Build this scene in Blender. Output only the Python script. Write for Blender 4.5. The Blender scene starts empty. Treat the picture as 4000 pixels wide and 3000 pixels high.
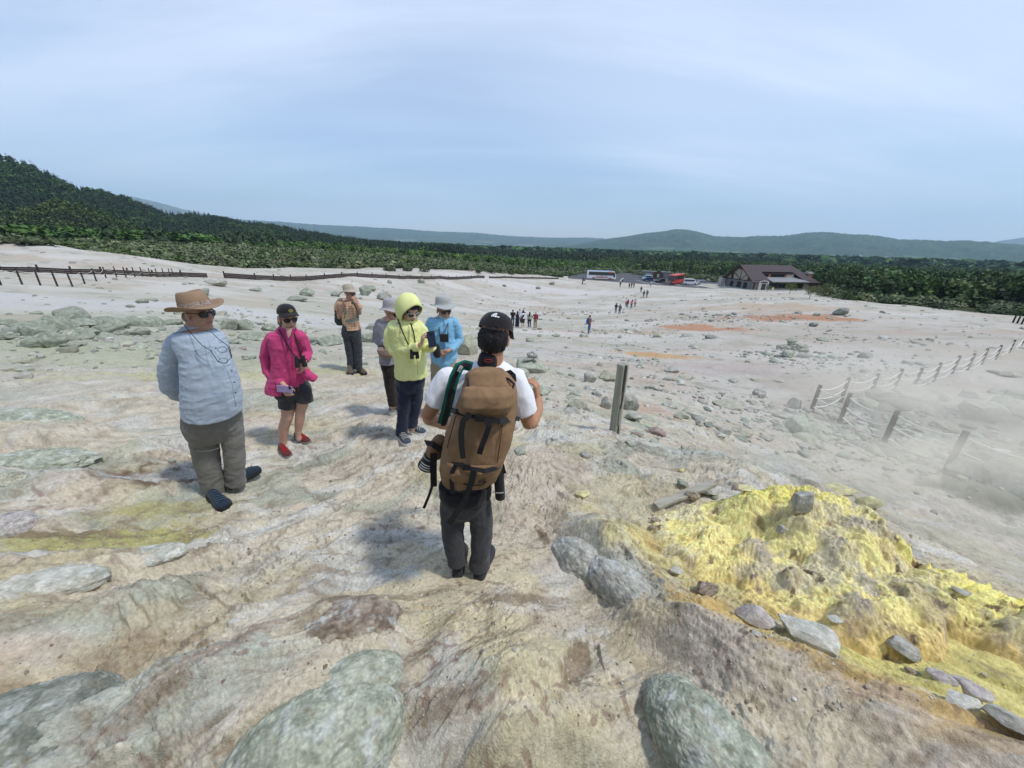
import bpy, bmesh, math, random, time
import numpy as np
from mathutils import Vector, Matrix
T0 = time.time()
R = math.radians
scene = bpy.context.scene
col = scene.collection
# ---------------------------------------------------------------- camera
CAMZ = 2.1
PITCH, ROLL, FPX = R(21.1), R(1.6), 1450.0        # photograph is 4000 x 3000
cp, sp_ = math.cos(PITCH), math.sin(PITCH)
F_ = np.array([0, cp, -sp_]); R0 = np.array([1.0, 0, 0]); U0 = np.array([0, sp_, cp])
CR = math.cos(ROLL) * R0 + math.sin(ROLL) * U0
CU = -math.sin(ROLL) * R0 + math.cos(ROLL) * U0
cam_d = bpy.data.cameras.new("camera"); cam = bpy.data.objects.new("camera", cam_d); col.objects.link(cam)
cam_d.sensor_width = 36.0; cam_d.lens = 36.0 * FPX / 4000.0
cam_d.clip_start = 0.05; cam_d.clip_end = 60000
cam.matrix_world = Matrix(((CR[0], CU[0], -F_[0], 0), (CR[1], CU[1], -F_[1], 0), (CR[2], CU[2], -F_[2], CAMZ), (0, 0, 0, 1)))
scene.camera = cam
# ---------------------------------------------------------------- light
SUN_EL, SUN_AZ = R(60), R(114)        # azimuth clockwise from +Y (view direction): right and slightly behind
sd = Vector((math.sin(SUN_AZ) * math.cos(SUN_EL), math.cos(SUN_AZ) * math.cos(SUN_EL), math.sin(SUN_EL)))
sl = bpy.data.lights.new("sun", 'SUN'); so = bpy.data.objects.new("sun", sl); col.objects.link(so)
sl.energy = 2.25; sl.angle = R(5.0); sl.color = (1.0, 0.965, 0.90)
so.rotation_euler = (-sd).to_track_quat('-Z', 'Y').to_euler()
W = bpy.data.worlds.new("World"); scene.world = W; W.use_nodes = True
nt = W.node_tree; nt.nodes.clear()
def N(t, kind, **kw):
    n = t.nodes.new(kind)
    for k, v in kw.items(): setattr(n, k, v)
    return n
sky = N(nt, 'ShaderNodeTexSky', sky_type='NISHITA', sun_disc=False, sun_elevation=SUN_EL, sun_rotation=SUN_AZ, altitude=100, air_density=1.15, dust_density=.4, ozone_density=2.0)
tc = N(nt, 'ShaderNodeTexCoord')
sep = N(nt, 'ShaderNodeSeparateXYZ'); nt.links.new(tc.outputs['Generated'], sep.inputs[0])
def M2(op, a, b=None, tree=nt, clamp=False):
    n = N(tree, 'ShaderNodeMath', operation=op, use_clamp=clamp)
    for i, v in enumerate((a, b)):
        if v is None: continue
        if isinstance(v, (int, float)): n.inputs[i].default_value = v
        else: tree.links.new(v, n.inputs[i])
    return n.outputs[0]
zc_ = M2('ADD', M2('MAXIMUM', sep.outputs['Z'], 0.0), 0.22)
cx = M2('DIVIDE', sep.outputs['X'], zc_); cy = M2('DIVIDE', sep.outputs['Y'], zc_)
comb = N(nt, 'ShaderNodeCombineXYZ'); nt.links.new(cx, comb.inputs[0]); nt.links.new(cy, comb.inputs[1])
def cloud(scale, sx, sy, rot, detail, rough, lo, hi, dist=0.0, off=(0, 0, 0)):
    mp = N(nt, 'ShaderNodeMapping'); mp.inputs['Rotation'].default_value = (0, 0, rot); mp.inputs['Scale'].default_value = (sx, sy, 1); mp.inputs['Location'].default_value = off
    nt.links.new(comb.outputs[0], mp.inputs[0])
    nz = N(nt, 'ShaderNodeTexNoise'); nz.inputs['Scale'].default_value = scale; nz.inputs['Detail'].default_value = detail; nz.inputs['Roughness'].default_value = rough; nz.inputs['Distortion'].default_value = dist
    nt.links.new(mp.outputs[0], nz.inputs['Vector'])
    mr = N(nt, 'ShaderNodeMapRange', interpolation_type='SMOOTHSTEP'); mr.inputs[1].default_value = lo; mr.inputs[2].default_value = hi
    nt.links.new(nz.outputs[0], mr.inputs[0]); return mr.outputs[0]
c1 = cloud(0.55, 0.42, 1.0, R(-14), 3, .45, .36, .64, .2, (3.3, 1.7, 0))
c2 = cloud(1.5, 0.26, 1.0, R(-12), 6, .55, .40, .68, .3, (0.6, 2.2, 0))
cl = M2('ADD', M2('ADD', M2('MULTIPLY', c1, .48), .12), M2('MULTIPLY', c2, .36), clamp=True)
lowband = N(nt, 'ShaderNodeMapRange', interpolation_type='SMOOTHSTEP'); lowband.inputs[1].default_value = 0.0; lowband.inputs[2].default_value = 0.16
nt.links.new(sep.outputs['Z'], lowband.inputs[0])
cl = M2('MAXIMUM', cl, M2('SUBTRACT', .30, M2('MULTIPLY', lowband.outputs[0], .30)))
tint = N(nt, 'ShaderNodeMix', data_type='RGBA', blend_type='MULTIPLY'); tint.inputs[0].default_value = 1.0
nt.links.new(sky.outputs[0], tint.inputs[6]); tint.inputs[7].default_value = (0.92, .94, 1.02, 1)
mixc = N(nt, 'ShaderNodeMix', data_type='RGBA'); nt.links.new(cl, mixc.inputs[0]); nt.links.new(tint.outputs[2], mixc.inputs[6]); mixc.inputs[7].default_value = (6.0, 6.75, 8.1, 1)
bg = N(nt, 'ShaderNodeBackground'); bg.inputs['Strength'].default_value = 0.12
nt.links.new(mixc.outputs[2], bg.inputs[0])
wo = N(nt, 'ShaderNodeOutputWorld'); nt.links.new(bg.outputs[0], wo.inputs[0])
scene.view_settings.view_transform = 'Standard'; scene.view_settings.look = 'None'
scene.view_settings.exposure = 0.34; scene.view_settings.gamma = 1.0
scene.render.engine = 'CYCLES'; scene.cycles.volume_bounces = 2
# ---------------------------------------------------------------- helpers
rng = np.random.default_rng(7); random.seed(7)
_perm = np.random.default_rng(3).permutation(256).astype(np.int32); _perm = np.concatenate([_perm, _perm, _perm])
_g2 = np.stack([np.cos(np.arange(256) * 2.399963), np.sin(np.arange(256) * 2.399963)], 1).astype(np.float32)
_g3 = np.random.default_rng(5).normal(size=(256, 3)).astype(np.float32); _g3 /= np.linalg.norm(_g3, axis=1)[:, None]
def noise2(x, y, s=0):
    x = np.asarray(x, np.float64) + s * 17.31; y = np.asarray(y, np.float64) - s * 9.77
    xi = np.floor(x); yi = np.floor(y); fx = (x - xi).astype(np.float32); fy = (y - yi).astype(np.float32)
    xi = xi.astype(np.int64) & 255; yi = yi.astype(np.int64) & 255
    u = fx * fx * fx * (fx * (fx * 6 - 15) + 10); v = fy * fy * fy * (fy * (fy * 6 - 15) + 10)
    def g(ix, iy, dx, dy):
        h = _perm[_perm[ix] + iy] & 255; return _g2[h, 0] * dx + _g2[h, 1] * dy
    x1 = (xi + 1) & 255; y1 = (yi + 1) & 255
    a = g(xi, yi, fx, fy); b = g(x1, yi, fx - 1, fy); c = g(xi, y1, fx, fy - 1); d = g(x1, y1, fx - 1, fy - 1)
    return ((a + (b - a) * u) * (1 - v) + (c + (d - c) * u) * v) * 1.5
def noise3(p, s=0):
    p = np.asarray(p, np.float64) + s * 13.7
    i = np.floor(p); f = (p - i).astype(np.float32); i = i.astype(np.int64) & 255; j = (i + 1) & 255
    w = f * f * f * (f * (f * 6 - 15) + 10)
    r = 0
    for a in (0, 1):
        ia = (i, j)[a][:, 0]; wa = w[:, 0] if a else 1 - w[:, 0]
        for b in (0, 1):
            ib = (i, j)[b][:, 1]; wb = w[:, 1] if b else 1 - w[:, 1]
            for c in (0, 1):
                ic = (i, j)[c][:, 2]; wc = w[:, 2] if c else 1 - w[:, 2]
                g = _g3[_perm[_perm[_perm[ia] + ib] + ic] & 255]
                r = r + (g[:, 0] * (f[:, 0] - a) + g[:, 1] * (f[:, 1] - b) + g[:, 2] * (f[:, 2] - c)) * wa * wb * wc
    return r * 1.5
def fbm(x, y, o=4, s=0, gain=.5, ridged=False):
    t = 0; a = 1; n = 0
    for k in range(o):
        v = noise2(x * 2.03 ** k, y * 2.03 ** k, s + k * 3)
        t = t + a * ((1 - 2 * np.abs(v)) if ridged else v); n += a; a *= gain
    return t / n
def fbm3(p, o=3, s=0, gain=.5, ridged=False):
    t = 0; a = 1; n = 0
    for k in range(o):
        v = noise3(p * 2.03 ** k, s + k * 3); t = t + a * ((1 - 2 * np.abs(v)) if ridged else v); n += a; a *= gain
    return t / n
def sst(a, b, x):
    t = np.clip((x - a) / (b - a), 0, 1); return t * t * (3 - 2 * t)
def cell(x, y, s=0):                                   # worley: F1, F2, id
    xi = np.floor(x).astype(np.int64); yi = np.floor(y).astype(np.int64)
    f1 = np.full(x.shape, 9.0); f2 = np.full(x.shape, 9.0); idd = np.zeros(x.shape, np.int32)
    for dx in (-1, 0, 1):
        for dy in (-1, 0, 1):
            cx_ = xi + dx; cy_ = yi + dy
            h = _perm[_perm[(cx_ + s * 7) & 255] + (cy_ & 255)]; h2 = _perm[(h & 255) + 41]
            d = np.hypot(cx_ + h % 256 / 256. - x, cy_ + h2 / 256. - y)
            m = d < f1; f2 = np.where(m, f1, np.minimum(f2, d)); idd = np.where(m, h, idd); f1 = np.where(m, d, f1)
    return f1, f2, idd / 255.

def tag(o, label=None, cat=None, group=None, kind=None):
    if label: o['label'] = label
    if cat: o['category'] = cat
    if group: o['group'] = group
    if kind: o['kind'] = kind
    return o
def empty(name, loc, rz=0):
    o = bpy.data.objects.new(name, None); col.objects.link(o); o.location = loc; o.rotation_euler = (0, 0, rz); o.empty_display_size = .1; return o
def link(name, me, mat=None, parent=None):
    o = bpy.data.objects.new(name, me); col.objects.link(o)
    if mat is not None: me.materials.append(mat)
    if parent is not None: o.parent = parent
    return o
def mesh_np(name, V, Fq, smooth=True, colr=None):
    """V (n,3); Fq (m,3|4) int array or list of such arrays"""
    me = bpy.data.meshes.new(name)
    if not isinstance(Fq, list): Fq = [Fq]
    Fq = [f for f in Fq if len(f)]
    V = np.asarray(V, np.float32)
    me.vertices.add(len(V)); me.vertices.foreach_set('co', V.ravel())
    nl = sum(f.size for f in Fq); me.loops.add(nl)
    me.loops.foreach_set('vertex_index', np.concatenate([f.ravel() for f in Fq]).astype(np.int32))
    starts = []; c = 0
    for f in Fq:
        starts.append(c + np.arange(len(f)) * f.shape[1]); c += f.size
    starts = np.concatenate(starts).astype(np.int32); me.polygons.add(len(starts))
    me.polygons.foreach_set('loop_start', starts)
    me.polygons.foreach_set('use_smooth', np.full(len(starts), smooth))
    me.update(calc_edges=True)
    if colr is not None:
        a = me.attributes.new('Col', 'FLOAT_COLOR', 'POINT')
        cc = np.ones((len(V), 4), np.float32); cc[:, :3] = colr
        a.data.foreach_set('color', cc.ravel())
    return me
def np_of(me):
    V = np.zeros(len(me.vertices) * 3, np.float32); me.vertices.foreach_get('co', V); return V.reshape(-1, 3)
class MB:
    """collects boxes, tubes, plates; builds ONE mesh object"""
    def __init__(s): s.V = []; s.F = []; s.n = 0
    def add(s, V, F):
        s.V += [tuple(v) for v in V]; s.F += [tuple(i + s.n for i in f) for f in F]; s.n += len(V); return s
    def box(s, c, d, rz=0, M=None, taper=1.0):
        x, y, z = d[0] / 2, d[1] / 2, d[2] / 2
        P = [(-x, -y, -z), (x, -y, -z), (x, y, -z), (-x, y, -z), (-x * taper, -y * taper, z), (x * taper, -y * taper, z), (x * taper, y * taper, z), (-x * taper, y * taper, z)]
        if M is None: M = Matrix.Rotation(rz, 3, 'Z')
        P = [M @ Vector(p) + Vector(c) for p in P]
        return s.add(P, [(0, 3, 2, 1), (4, 5, 6, 7), (0, 1, 5, 4), (1, 2, 6, 5), (2, 3, 7, 6), (3, 0, 4, 7)])
    def tube(s, pts, r, n=8, caps=True):
        pts = [Vector(p) for p in pts]; rr = r if hasattr(r, '__len__') else [r] * len(pts)
        V = []; F = []; up = None
        for i, p in enumerate(pts):
            t = (pts[min(i + 1, len(pts) - 1)] - pts[max(i - 1, 0)]).normalized()
            if up is None: up = t.orthogonal().normalized()
            up = (up - t * up.dot(t)); up = up.normalized() if up.length > 1e-6 else t.orthogonal().normalized()
            b = t.cross(up)
            for k in range(n):
                a = 2 * math.pi * k / n; V.append(p + (up * math.cos(a) + b * math.sin(a)) * rr[i])
        for i in range(len(pts) - 1):
            for k in range(n):
                F.append((i * n + k, i * n + (k + 1) % n, (i + 1) * n + (k + 1) % n, (i + 1) * n + k))
        if caps: F.append(tuple(range(n))[::-1]); F.append(tuple((len(pts) - 1) * n + k for k in range(n)))
        return s.add(V, F)
    def strip(s, pts, w, t, normal):
        """flat webbing strap along pts; width vector across = tangent x normal"""
        pts = [Vector(p) for p in pts]; V = []; F = []
        for i, p in enumerate(pts):
            n = Vector(normal[i] if isinstance(normal, list) else normal).normalized()
            tt = (pts[min(i + 1, len(pts) - 1)] - pts[max(i - 1, 0)]).normalized(); b = tt.cross(n).normalized() * (w / 2); n = n * (t / 2)
            V += [p - b - n, p + b - n, p + b + n, p - b + n]
        for i in range(len(pts) - 1):
            for k in range(4): F.append((i * 4 + k, i * 4 + (k + 1) % 4, i * 4 + 4 + (k + 1) % 4, i * 4 + 4 + k))
        F.append((3, 2, 1, 0)); m = (len(pts) - 1) * 4; F.append((m, m + 1, m + 2, m + 3))
        return s.add(V, F)
    def prism(s, poly, h, M=None):
        """poly [(x,y)] extruded 0..h in z, transformed by 4x4 M"""
        M = M or Matrix(); n = len(poly)
        V = [M @ Vector((x, y, 0)) for x, y in poly] + [M @ Vector((x, y, h)) for x, y in poly]
        F = [tuple(range(n))[::-1], tuple(range(n, 2 * n))] + [(i, (i + 1) % n, n + (i + 1) % n, n + i) for i in range(n)]
        return s.add(V, F)
    def build(s, name, mat, parent=None, smooth=False, bevel=0, M=None):
        me = bpy.data.meshes.new(name); me.from_pydata([tuple(v) for v in s.V], [], s.F); me.update()
        if M is not None: me.transform(M)
        if bevel:
            bm = bmesh.new(); bm.from_mesh(me)
            bmesh.ops.bevel(bm, geom=[e for e in bm.edges if len(e.link_faces) == 2 and e.calc_face_angle(0) > .6], offset=bevel, segments=2, affect='EDGES', profile=.7)
            bm.to_mesh(me); bm.free()
        bm = bmesh.new(); bm.from_mesh(me); bmesh.ops.recalc_face_normals(bm, faces=bm.faces); bm.to_mesh(me); bm.free()
        if smooth:
            me.polygons.foreach_set('use_smooth', [True] * len(me.polygons))
        return link(name, me, mat, parent)
MATS = {}
def mat(name, c=(.5, .5, .5), rough=.8, var=.15, scale=8, bump=0, bscale=60, attr=False, metal=0, coord='Object', spec=.3, sss=0, trans=0, c2=None, emit=None, stretch=None, sheen=0):
    if name in MATS: return MATS[name]
    m = bpy.data.materials.new(name); m.use_nodes = True; t = m.node_tree; b = t.nodes['Principled BSDF']; L = t.links.new
    b.inputs['Roughness'].default_value = rough; b.inputs['Metallic'].default_value = metal; b.inputs['Specular IOR Level'].default_value = spec
    if sheen: b.inputs['Sheen Weight'].default_value = sheen
    tcn = N(t, 'ShaderNodeTexCoord'); src = tcn.outputs[coord]
    if stretch:
        mp = N(t, 'ShaderNodeMapping'); mp.inputs['Scale'].default_value = stretch; L(src, mp.inputs[0]); src = mp.outputs[0]
    nz = N(t, 'ShaderNodeTexNoise'); nz.inputs['Scale'].default_value = scale; nz.inputs['Detail'].default_value = 6; nz.inputs['Roughness'].default_value = .6; L(src, nz.inputs['Vector'])
    mx = N(t, 'ShaderNodeMix', data_type='RGBA')
    mr = N(t, 'ShaderNodeMapRange'); mr.inputs[1].default_value = .3; mr.inputs[2].default_value = .7; L(nz.outputs[0], mr.inputs[0]); L(mr.outputs[0], mx.inputs[0])
    if attr:
        at = N(t, 'ShaderNodeAttribute'); at.attribute_name = 'Col'
        hs = N(t, 'ShaderNodeMix', data_type='RGBA', blend_type='MULTIPLY'); hs.inputs[0].default_value = 1; L(at.outputs[0], hs.inputs[6]); hs.inputs[7].default_value = (1 - var,) * 3 + (1,)
        hb = N(t, 'ShaderNodeMix', data_type='RGBA', blend_type='MULTIPLY'); hb.inputs[0].default_value = 1; L(at.outputs[0], hb.inputs[6]); hb.inputs[7].default_value = (1 + var,) * 3 + (1,)
        L(hs.outputs[2], mx.inputs[6]); L(hb.outputs[2], mx.inputs[7])
    else:
        cc = c2 if c2 else tuple(min(1, v * (1 + var)) for v in c)
        ca = c if c2 else tuple(v * (1 - var) for v in c)
        mx.inputs[6].default_value = (*ca, 1); mx.inputs[7].default_value = (*cc, 1)
    L(mx.outputs[2], b.inputs['Base Color'])
    if bump:
        n2 = N(t, 'ShaderNodeTexNoise'); n2.inputs['Scale'].default_value = bscale; n2.inputs['Detail'].default_value = 5; L(src, n2.inputs['Vector'])
        bp = N(t, 'ShaderNodeBump'); bp.inputs['Strength'].default_value = .8; bp.inputs['Distance'].default_value = bump; L(n2.outputs[0], bp.inputs['Height']); L(bp.outputs[0], b.inputs['Normal'])
    if sss: b.inputs['Subsurface Weight'].default_value = sss; b.inputs['Subsurface Radius'].default_value = (.01, .004, .002); b.inputs['Subsurface Scale'].default_value = .5
    if emit: b.inputs['Emission Color'].default_value = (*emit, 1); b.inputs['Emission Strength'].default_value = 1
    MATS[name] = m; return m
CAMP = np.array([0, 0, CAMZ])
def ray(px, py):
    return F_ + CR * ((px - 2000) / FPX) - CU * ((py - 1500) / FPX)
def P(px, py, D):
    """world point seen at photo pixel (px,py), D metres ahead (world y)"""
    d = ray(px, py); return Vector(CAMP + d * (D / d[1]))
# ---------------------------------------------------------------- ground shape
CTRL = [(0,0,.55),(-1.5,.2,.45),(1.5,.2,.4),(0,1,.22),(-1,1,.2),(1,1,.15),(0,2,0),(-1,2.7,0),(-3,2.5,.05),(-2,1.2,.15),(-6,3,.15),(1.2,2.5,0),(2,2,0),
 (3,1.2,.05),(2.6,3.3,-.1),(3.6,2.4,-.2),(1.74,3.7,-.12),(0,4,-.1),(-1.16,3.6,0),(-1.9,3.8,-.09),(-3.1,6.7,-.35),(1,4.2,-.12),(2.9,4.7,-.75),(4.6,4.2,-1.2),(5.4,2.6,-1.1),(5,6,-1.5),(8.2,6,-1.9),(8.9,10,-2.3),
 (4,8,-1.3),(0,8,-.75),(0,12,-1.6),(-5,12,-1.3),(-12,8,-.3),(-15.5,12.4,-.9),(-15,20,-1.9),(0,20,-3.2),(10,20,-3.6),(20,15,-3.0),(33,24,-3.9),(0,30,-5.0),(-41,32,-2),(-20,30,-3.0),
 (16.6,29.5,-5.0),(34,38,-5.6),(68,49,-6.2),(0,45,-7.1),(0,60,-8.9),(20,60,-8.4),(-41,62,-4.8),(-45,115,-5.5),(-66,100,-5.3),(-90,75,-2.5),(-60,45,-2.5),(-150,125,-2.3),(-110,40,-1.2),(0,100,-10.6),(-9,118,-8.4),(-25,90,-7),(30,165,-12),(60,150,-11.9),(30,110,-11.0),
 (84,122,-10.6),(95,87,-9),(60,75,-7.6),(120,80,-8.8),(0,300,-15),(-200,300,-6),(-60,300,-12),(200,300,-17),(250,150,-13),(0,1000,-30),(-1000,1000,-20),(1000,1000,-32),(0,5000,-68),(-5000,5000,-60),(5000,5000,-72),(0,12000,-90),(12000,4000,-90),(-12000,4000,-60),
 (0,-3,.9),(0,-20,4),(-20,0,.6),(20,0,-2),(0,-200,30),(-300,0,8),(300,0,-12),(0,-3000,60),(-3000,0,20),(3000,0,-30),(0,-12000,60)]
_C = np.array(CTRL, float)
def _feat(x, y):
    r = np.hypot(x, y); lr = np.log(r + .6); k = 1.5 * r / (r + .6)
    rr = np.maximum(r, 1e-6)
    return np.stack([k * x / rr, k * y / rr, lr], -1)
_CF = _feat(_C[:, 0], _C[:, 1])
def _phi(A, B): 
    d = A[:, None, :] - B[None, :, :]; return np.sqrt((d * d).sum(-1) + .05)
_n = len(_C); _A = np.zeros((_n + 4, _n + 4)); _A[:_n, :_n] = _phi(_CF, _CF) - 1e-3 * np.eye(_n); _A[:_n, _n] = 1; _A[:_n, _n + 1:] = _CF; _A[_n, :_n] = 1; _A[_n + 1:, :_n] = _CF.T
_W = np.linalg.solve(_A, np.concatenate([_C[:, 2], np.zeros(4)]))
def base_h(x, y):
    x = np.atleast_1d(np.asarray(x, float)); y = np.atleast_1d(np.asarray(y, float)); sh = x.shape; x = x.ravel(); y = y.ravel()
    out = np.empty(len(x))
    for i in range(0, len(x), 60000):
        f = _feat(x[i:i + 60000], y[i:i + 60000]); out[i:i + 60000] = _phi(f, _CF) @ _W[:_n] + _W[_n] + f @ _W[_n + 1:]
    return out.reshape(sh)
def G0(px, py, dz=0):
    """point of the smooth ground seen at a photo pixel"""
    d = ray(px, py); t = .3; 
    ts = np.geomspace(.3, 20000, 1500); p = CAMP[None] + d[None] * ts[:, None]
    g = p[:, 2] - dz - base_h(p[:, 0], p[:, 1]); i = np.argmax(g < 0)
    if g[i] >= 0: i = len(ts) - 1
    a = g[i - 1] / (g[i - 1] - g[i]) if i > 0 else 0
    return p[i - 1] + (p[i] - p[i - 1]) * a
# bedrock features: (px, py, half-length, half-width, angle, height, power)
BUMPS = []
def bump(px, py, a, b, ang, h, pw=2.0, z=0): 
    g = G0(px, py); BUMPS.append((g[0], g[1], a, b, R(ang), h, pw))
bump(2330, 2120, .36, .22, -50, .15, 3)      # grey outcrop left of the sulfur mound
bump(2480, 2280, .40, .14, -55, .11, 3)
bump(2540, 2430, .32, .12, -50, .08, 3)
bump(1380, 2430, .24, .15, 20, .13, 4)       # brown pitted ledge
bump(1180, 2600, .50, .22, 30, .06, 3)
bump(1500, 2640, .35, .25, 30, .07, 3)
bump(900, 2600, .40, .18, 45, .07, 3)
bump(500, 2900, .55, .22, 35, .12, 3)
bump(150, 2250, .55, .16, 25, .14, 4)        # pale ledge on the left edge
bump(250, 2420, .5, .20, 20, .07, 3)
bump(700, 2330, .8, .12, 45, .05, 3)
bump(1250, 2020, .25, .10, 25, .05, 3)
bump(120, 1740, .9, .35, 5, .22, 4)
bump(200, 1900, 1.0, .22, 12, .10, 4)
bump(3300, 2700, .85, .28, -28, .10, 3)      # long banded ledge below the sulfur
bump(3700, 2950, .60, .25, -28, .08, 3)
bump(2800, 2560, .35, .16, -35, .08, 3)
bump(2300, 2850, .16, .22, 40, .12, 3)
bump(2050, 2950, .2, .12, 10, .09, 3)
bump(2080, 2560, .16, .07, 20, .05, 3)
bump(2900, 2900, .25, .15, -30, .06, 3)
bump(2750, 1800, 1.1, .45, -12, .10, 3)
bump(2050, 2440, .30, .16, 10, -.06, 2)      # sandy hollow
bump(1500, 2790, .12, .10, 0, -.05, 2)
bump(1900, 2760, .18, .08, 15, -.07, 2)
bump(2250, 2620, .07, .22, -40, -.08, 2)
bump(1640, 2520, .10, .22, 10, -.05, 2)
bump(620, 1870, .55, .16, 8, -.07, 3)        # brown pit near the hat man's feet
bump(250, 2060, .7, .12, 15, -.06, 3)
bump(3500, 1830, 1.6, .6, -20, .12, 3)
bump(3530, 1600, 1.6, .5, 15, .28, 3); bump(3600, 1640, .8, .5, 0, .16, 2); bump(3440, 1620, .5, .4, 30, .14, 2)
bump(3880, 1640, 1.2, .5, 10, .32, 3); bump(3900, 1960, .85, .36, -20, .26, 3); bump(3790, 1480, 1.0, .5, 0, .3, 2)
SA, SB = R(34), R(-22)
def wst(x, y): return sst(-.7, 1.1, x - .12 * y + .5 * noise2(x * .9, y * .9, 9))
def rough_h(x, y, detail=True):
    r = np.hypot(x, y)
    h = np.zeros_like(x)
    nr = np.exp(-(r / 9.0) ** 2)                      # near bedrock
    md = sst(3, 8, r) * (1 - sst(60, 200, r))
    wx = x + .25 * noise2(x * 1.3, y * 1.3, 3); wy = y + .25 * noise2(x * 1.3, y * 1.3, 4)
    m = r < 40
    X, Y, NR, RR = wx[m], wy[m], nr[m], r[m]
    def block(S, Tt, X, Y, NR):
        hh = .05 * fbm(S / 1.2, Tt / .6, 3, 11) * (.35 + NR)
        v1 = .35 * noise2(S * 2.1, Tt * 3.7, 15); v2 = .35 * noise2(S * 2.1, Tt * 3.7, 16)
        bl = 1 - fbm(S / .50 + v1, Tt / .22 + v2, 6, 21, .60, True)          # billows: rounded lumps, sharp creases
        hh += .058 * (bl - .45) * (.30 + NR)
        f1, f2, cid = cell(S / .34 + v1 * .8, Tt / .15 + v2 * .8, 5)           # plates split by cracks
        hh += .014 * (cid - .5) * sst(.02, .35, f2 - f1) * NR * sst(-.15, .15, fbm(X / .8, Y / .6, 2, 33))
        pl = fbm(S / .9, Tt / .35, 5, 31, .6); q_ = pl * 4.5; fl = np.floor(q_); fr = q_ - fl
        hh += .030 * (fl + sst(.0, .16, fr)) * sst(-.1, .2, fbm(X / 1.1, Y / 1.1, 2, 35)) * (.35 + .65 * NR)
        return hh
    NR = NR * (.45 + .55 * sst(.9, 2.0, RR))
    wS = wst(X, Y); hh = np.zeros_like(X)
    for ang, wt in ((SA, 1 - wS), (SB, wS)):
        k = wt > 0; ca_, sa_ = math.cos(ang), math.sin(ang)
        hh[k] += wt[k] * block(X[k] * ca_ + Y[k] * sa_, -X[k] * sa_ + Y[k] * ca_, X[k], Y[k], NR[k])
    v1 = .12 * noise2(X * 5, Y * 5, 17); v2 = .12 * noise2(X * 5, Y * 5, 18)
    pit = sst(-.02, .22, fbm(X / .45, Y / .45, 3, 41)); f1, f2, _ = cell(X / .042 + v1, Y / .036 + v2, 3)
    hh -= .011 * pit * sst(.32, .0, f1) * NR
    hh += .016 * fbm(X / .10, Y / .08, 4, 61, .62) * NR
    hh += (.05 * fbm(X / 1.7, Y / 1.0, 4, 71, .55) + .02 * fbm(X / .35, Y / .35, 3, 72, .6)) * sst(4, 10, RR)
    h[m] += hh
    h += md * (.22 * fbm(x / 7, y / 6, 4, 81) + .10 * fbm(x / 1.8, y / 1.4, 3, 83, .6))
    h += sst(20, 60, r) * (1 - sst(170, 320, r)) * .5 * fbm(x / 22, y / 12, 3, 91) * sst(160, 90, y + .0 * x)
    sm = sst(130, 300, -x + y * .3)
    # trodden sand where the guide stands
    gs = np.exp(-(((x + .35) / .75) ** 2 + ((y - 1.95) / .42) ** 2) ** 2)
    h = h * (1 - .85 * gs)
    for (bx, by, a_, b_, an, hh_, pw) in BUMPS:
        m = (np.abs(x - bx) < 2.2 * a_) & (np.abs(y - by) < 2.2 * a_)
        dx, dy = x[m] - bx, y[m] - by; jx = .18 * noise2(x[m] * 4, y[m] * 4, 5); jy = .18 * noise2(x[m] * 4, y[m] * 4, 6)
        u = (dx * math.cos(an) + dy * math.sin(an)) / a_ + jx; v = (-dx * math.sin(an) + dy * math.cos(an)) / b_ + jy
        d = u * u + v * v; h[m] += hh_ * np.exp(-d ** (pw / 2))
    return h
# pads: level ground under the car park and the building
LOT = [(20, 160), (79, 126.5), (97, 150), (60, 208), (26, 207)]
BO = (78.9, 127.0); BYAW = R(12)
def pads(x, y, h):
    d = np.full(x.shape, 1e9); n = len(LOT)
    for i in range(n):
        (ax, ay), (bx, by) = LOT[i], LOT[(i + 1) % n]; L_ = math.hypot(bx - ax, by - ay)
        d = np.minimum(d, ((bx - ax) * (y - ay) - (by - ay) * (x - ax)) / L_)
    k = sst(-7, -.5, d); h = h * (1 - k) + (-11.8) * k
    h = h + 1.9 * np.exp(-((x + 88) / 11) ** 2 - ((y - 69) / 7) ** 2) + 1.5 * np.exp(-((x + 68) / 15) ** 2 - ((y - 66) / 8) ** 2) + .8 * np.exp(-((x + 40) / 16) ** 2 - ((y - 80) / 8) ** 2)
    u = (x - BO[0]) * math.cos(BYAW) + (y - BO[1]) * math.sin(BYAW); v = -(x - BO[0]) * math.sin(BYAW) + (y - BO[1]) * math.cos(BYAW)
    k = sst(7, 3, np.maximum(np.abs(u - 12.3) - 12.3, np.abs(v - 6) - 8))
    return h * (1 - k) + (-11.0) * k
def ground_h(x, y):
    x = np.atleast_1d(np.asarray(x, float)); y = np.atleast_1d(np.asarray(y, float))
    return pads(x, y, base_h(x, y) + rough_h(x, y))
def gz(x, y): return float(ground_h([x], [y])[0])
def GP(px, py):
    g = G0(px, py); return Vector((g[0], g[1], gz(g[0], g[1])))
def RG(px, py, n=5):
    """ground point incl. relief seen at a pixel (iterated)"""
    d = ray(px, py); g = G0(px, py); dz = 0
    for _ in range(n):
        dz = gz(g[0], g[1]) - float(base_h([g[0]], [g[1]])[0]); g = G0(px, py, dz)
    return Vector((g[0], g[1], gz(g[0], g[1])))
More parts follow.
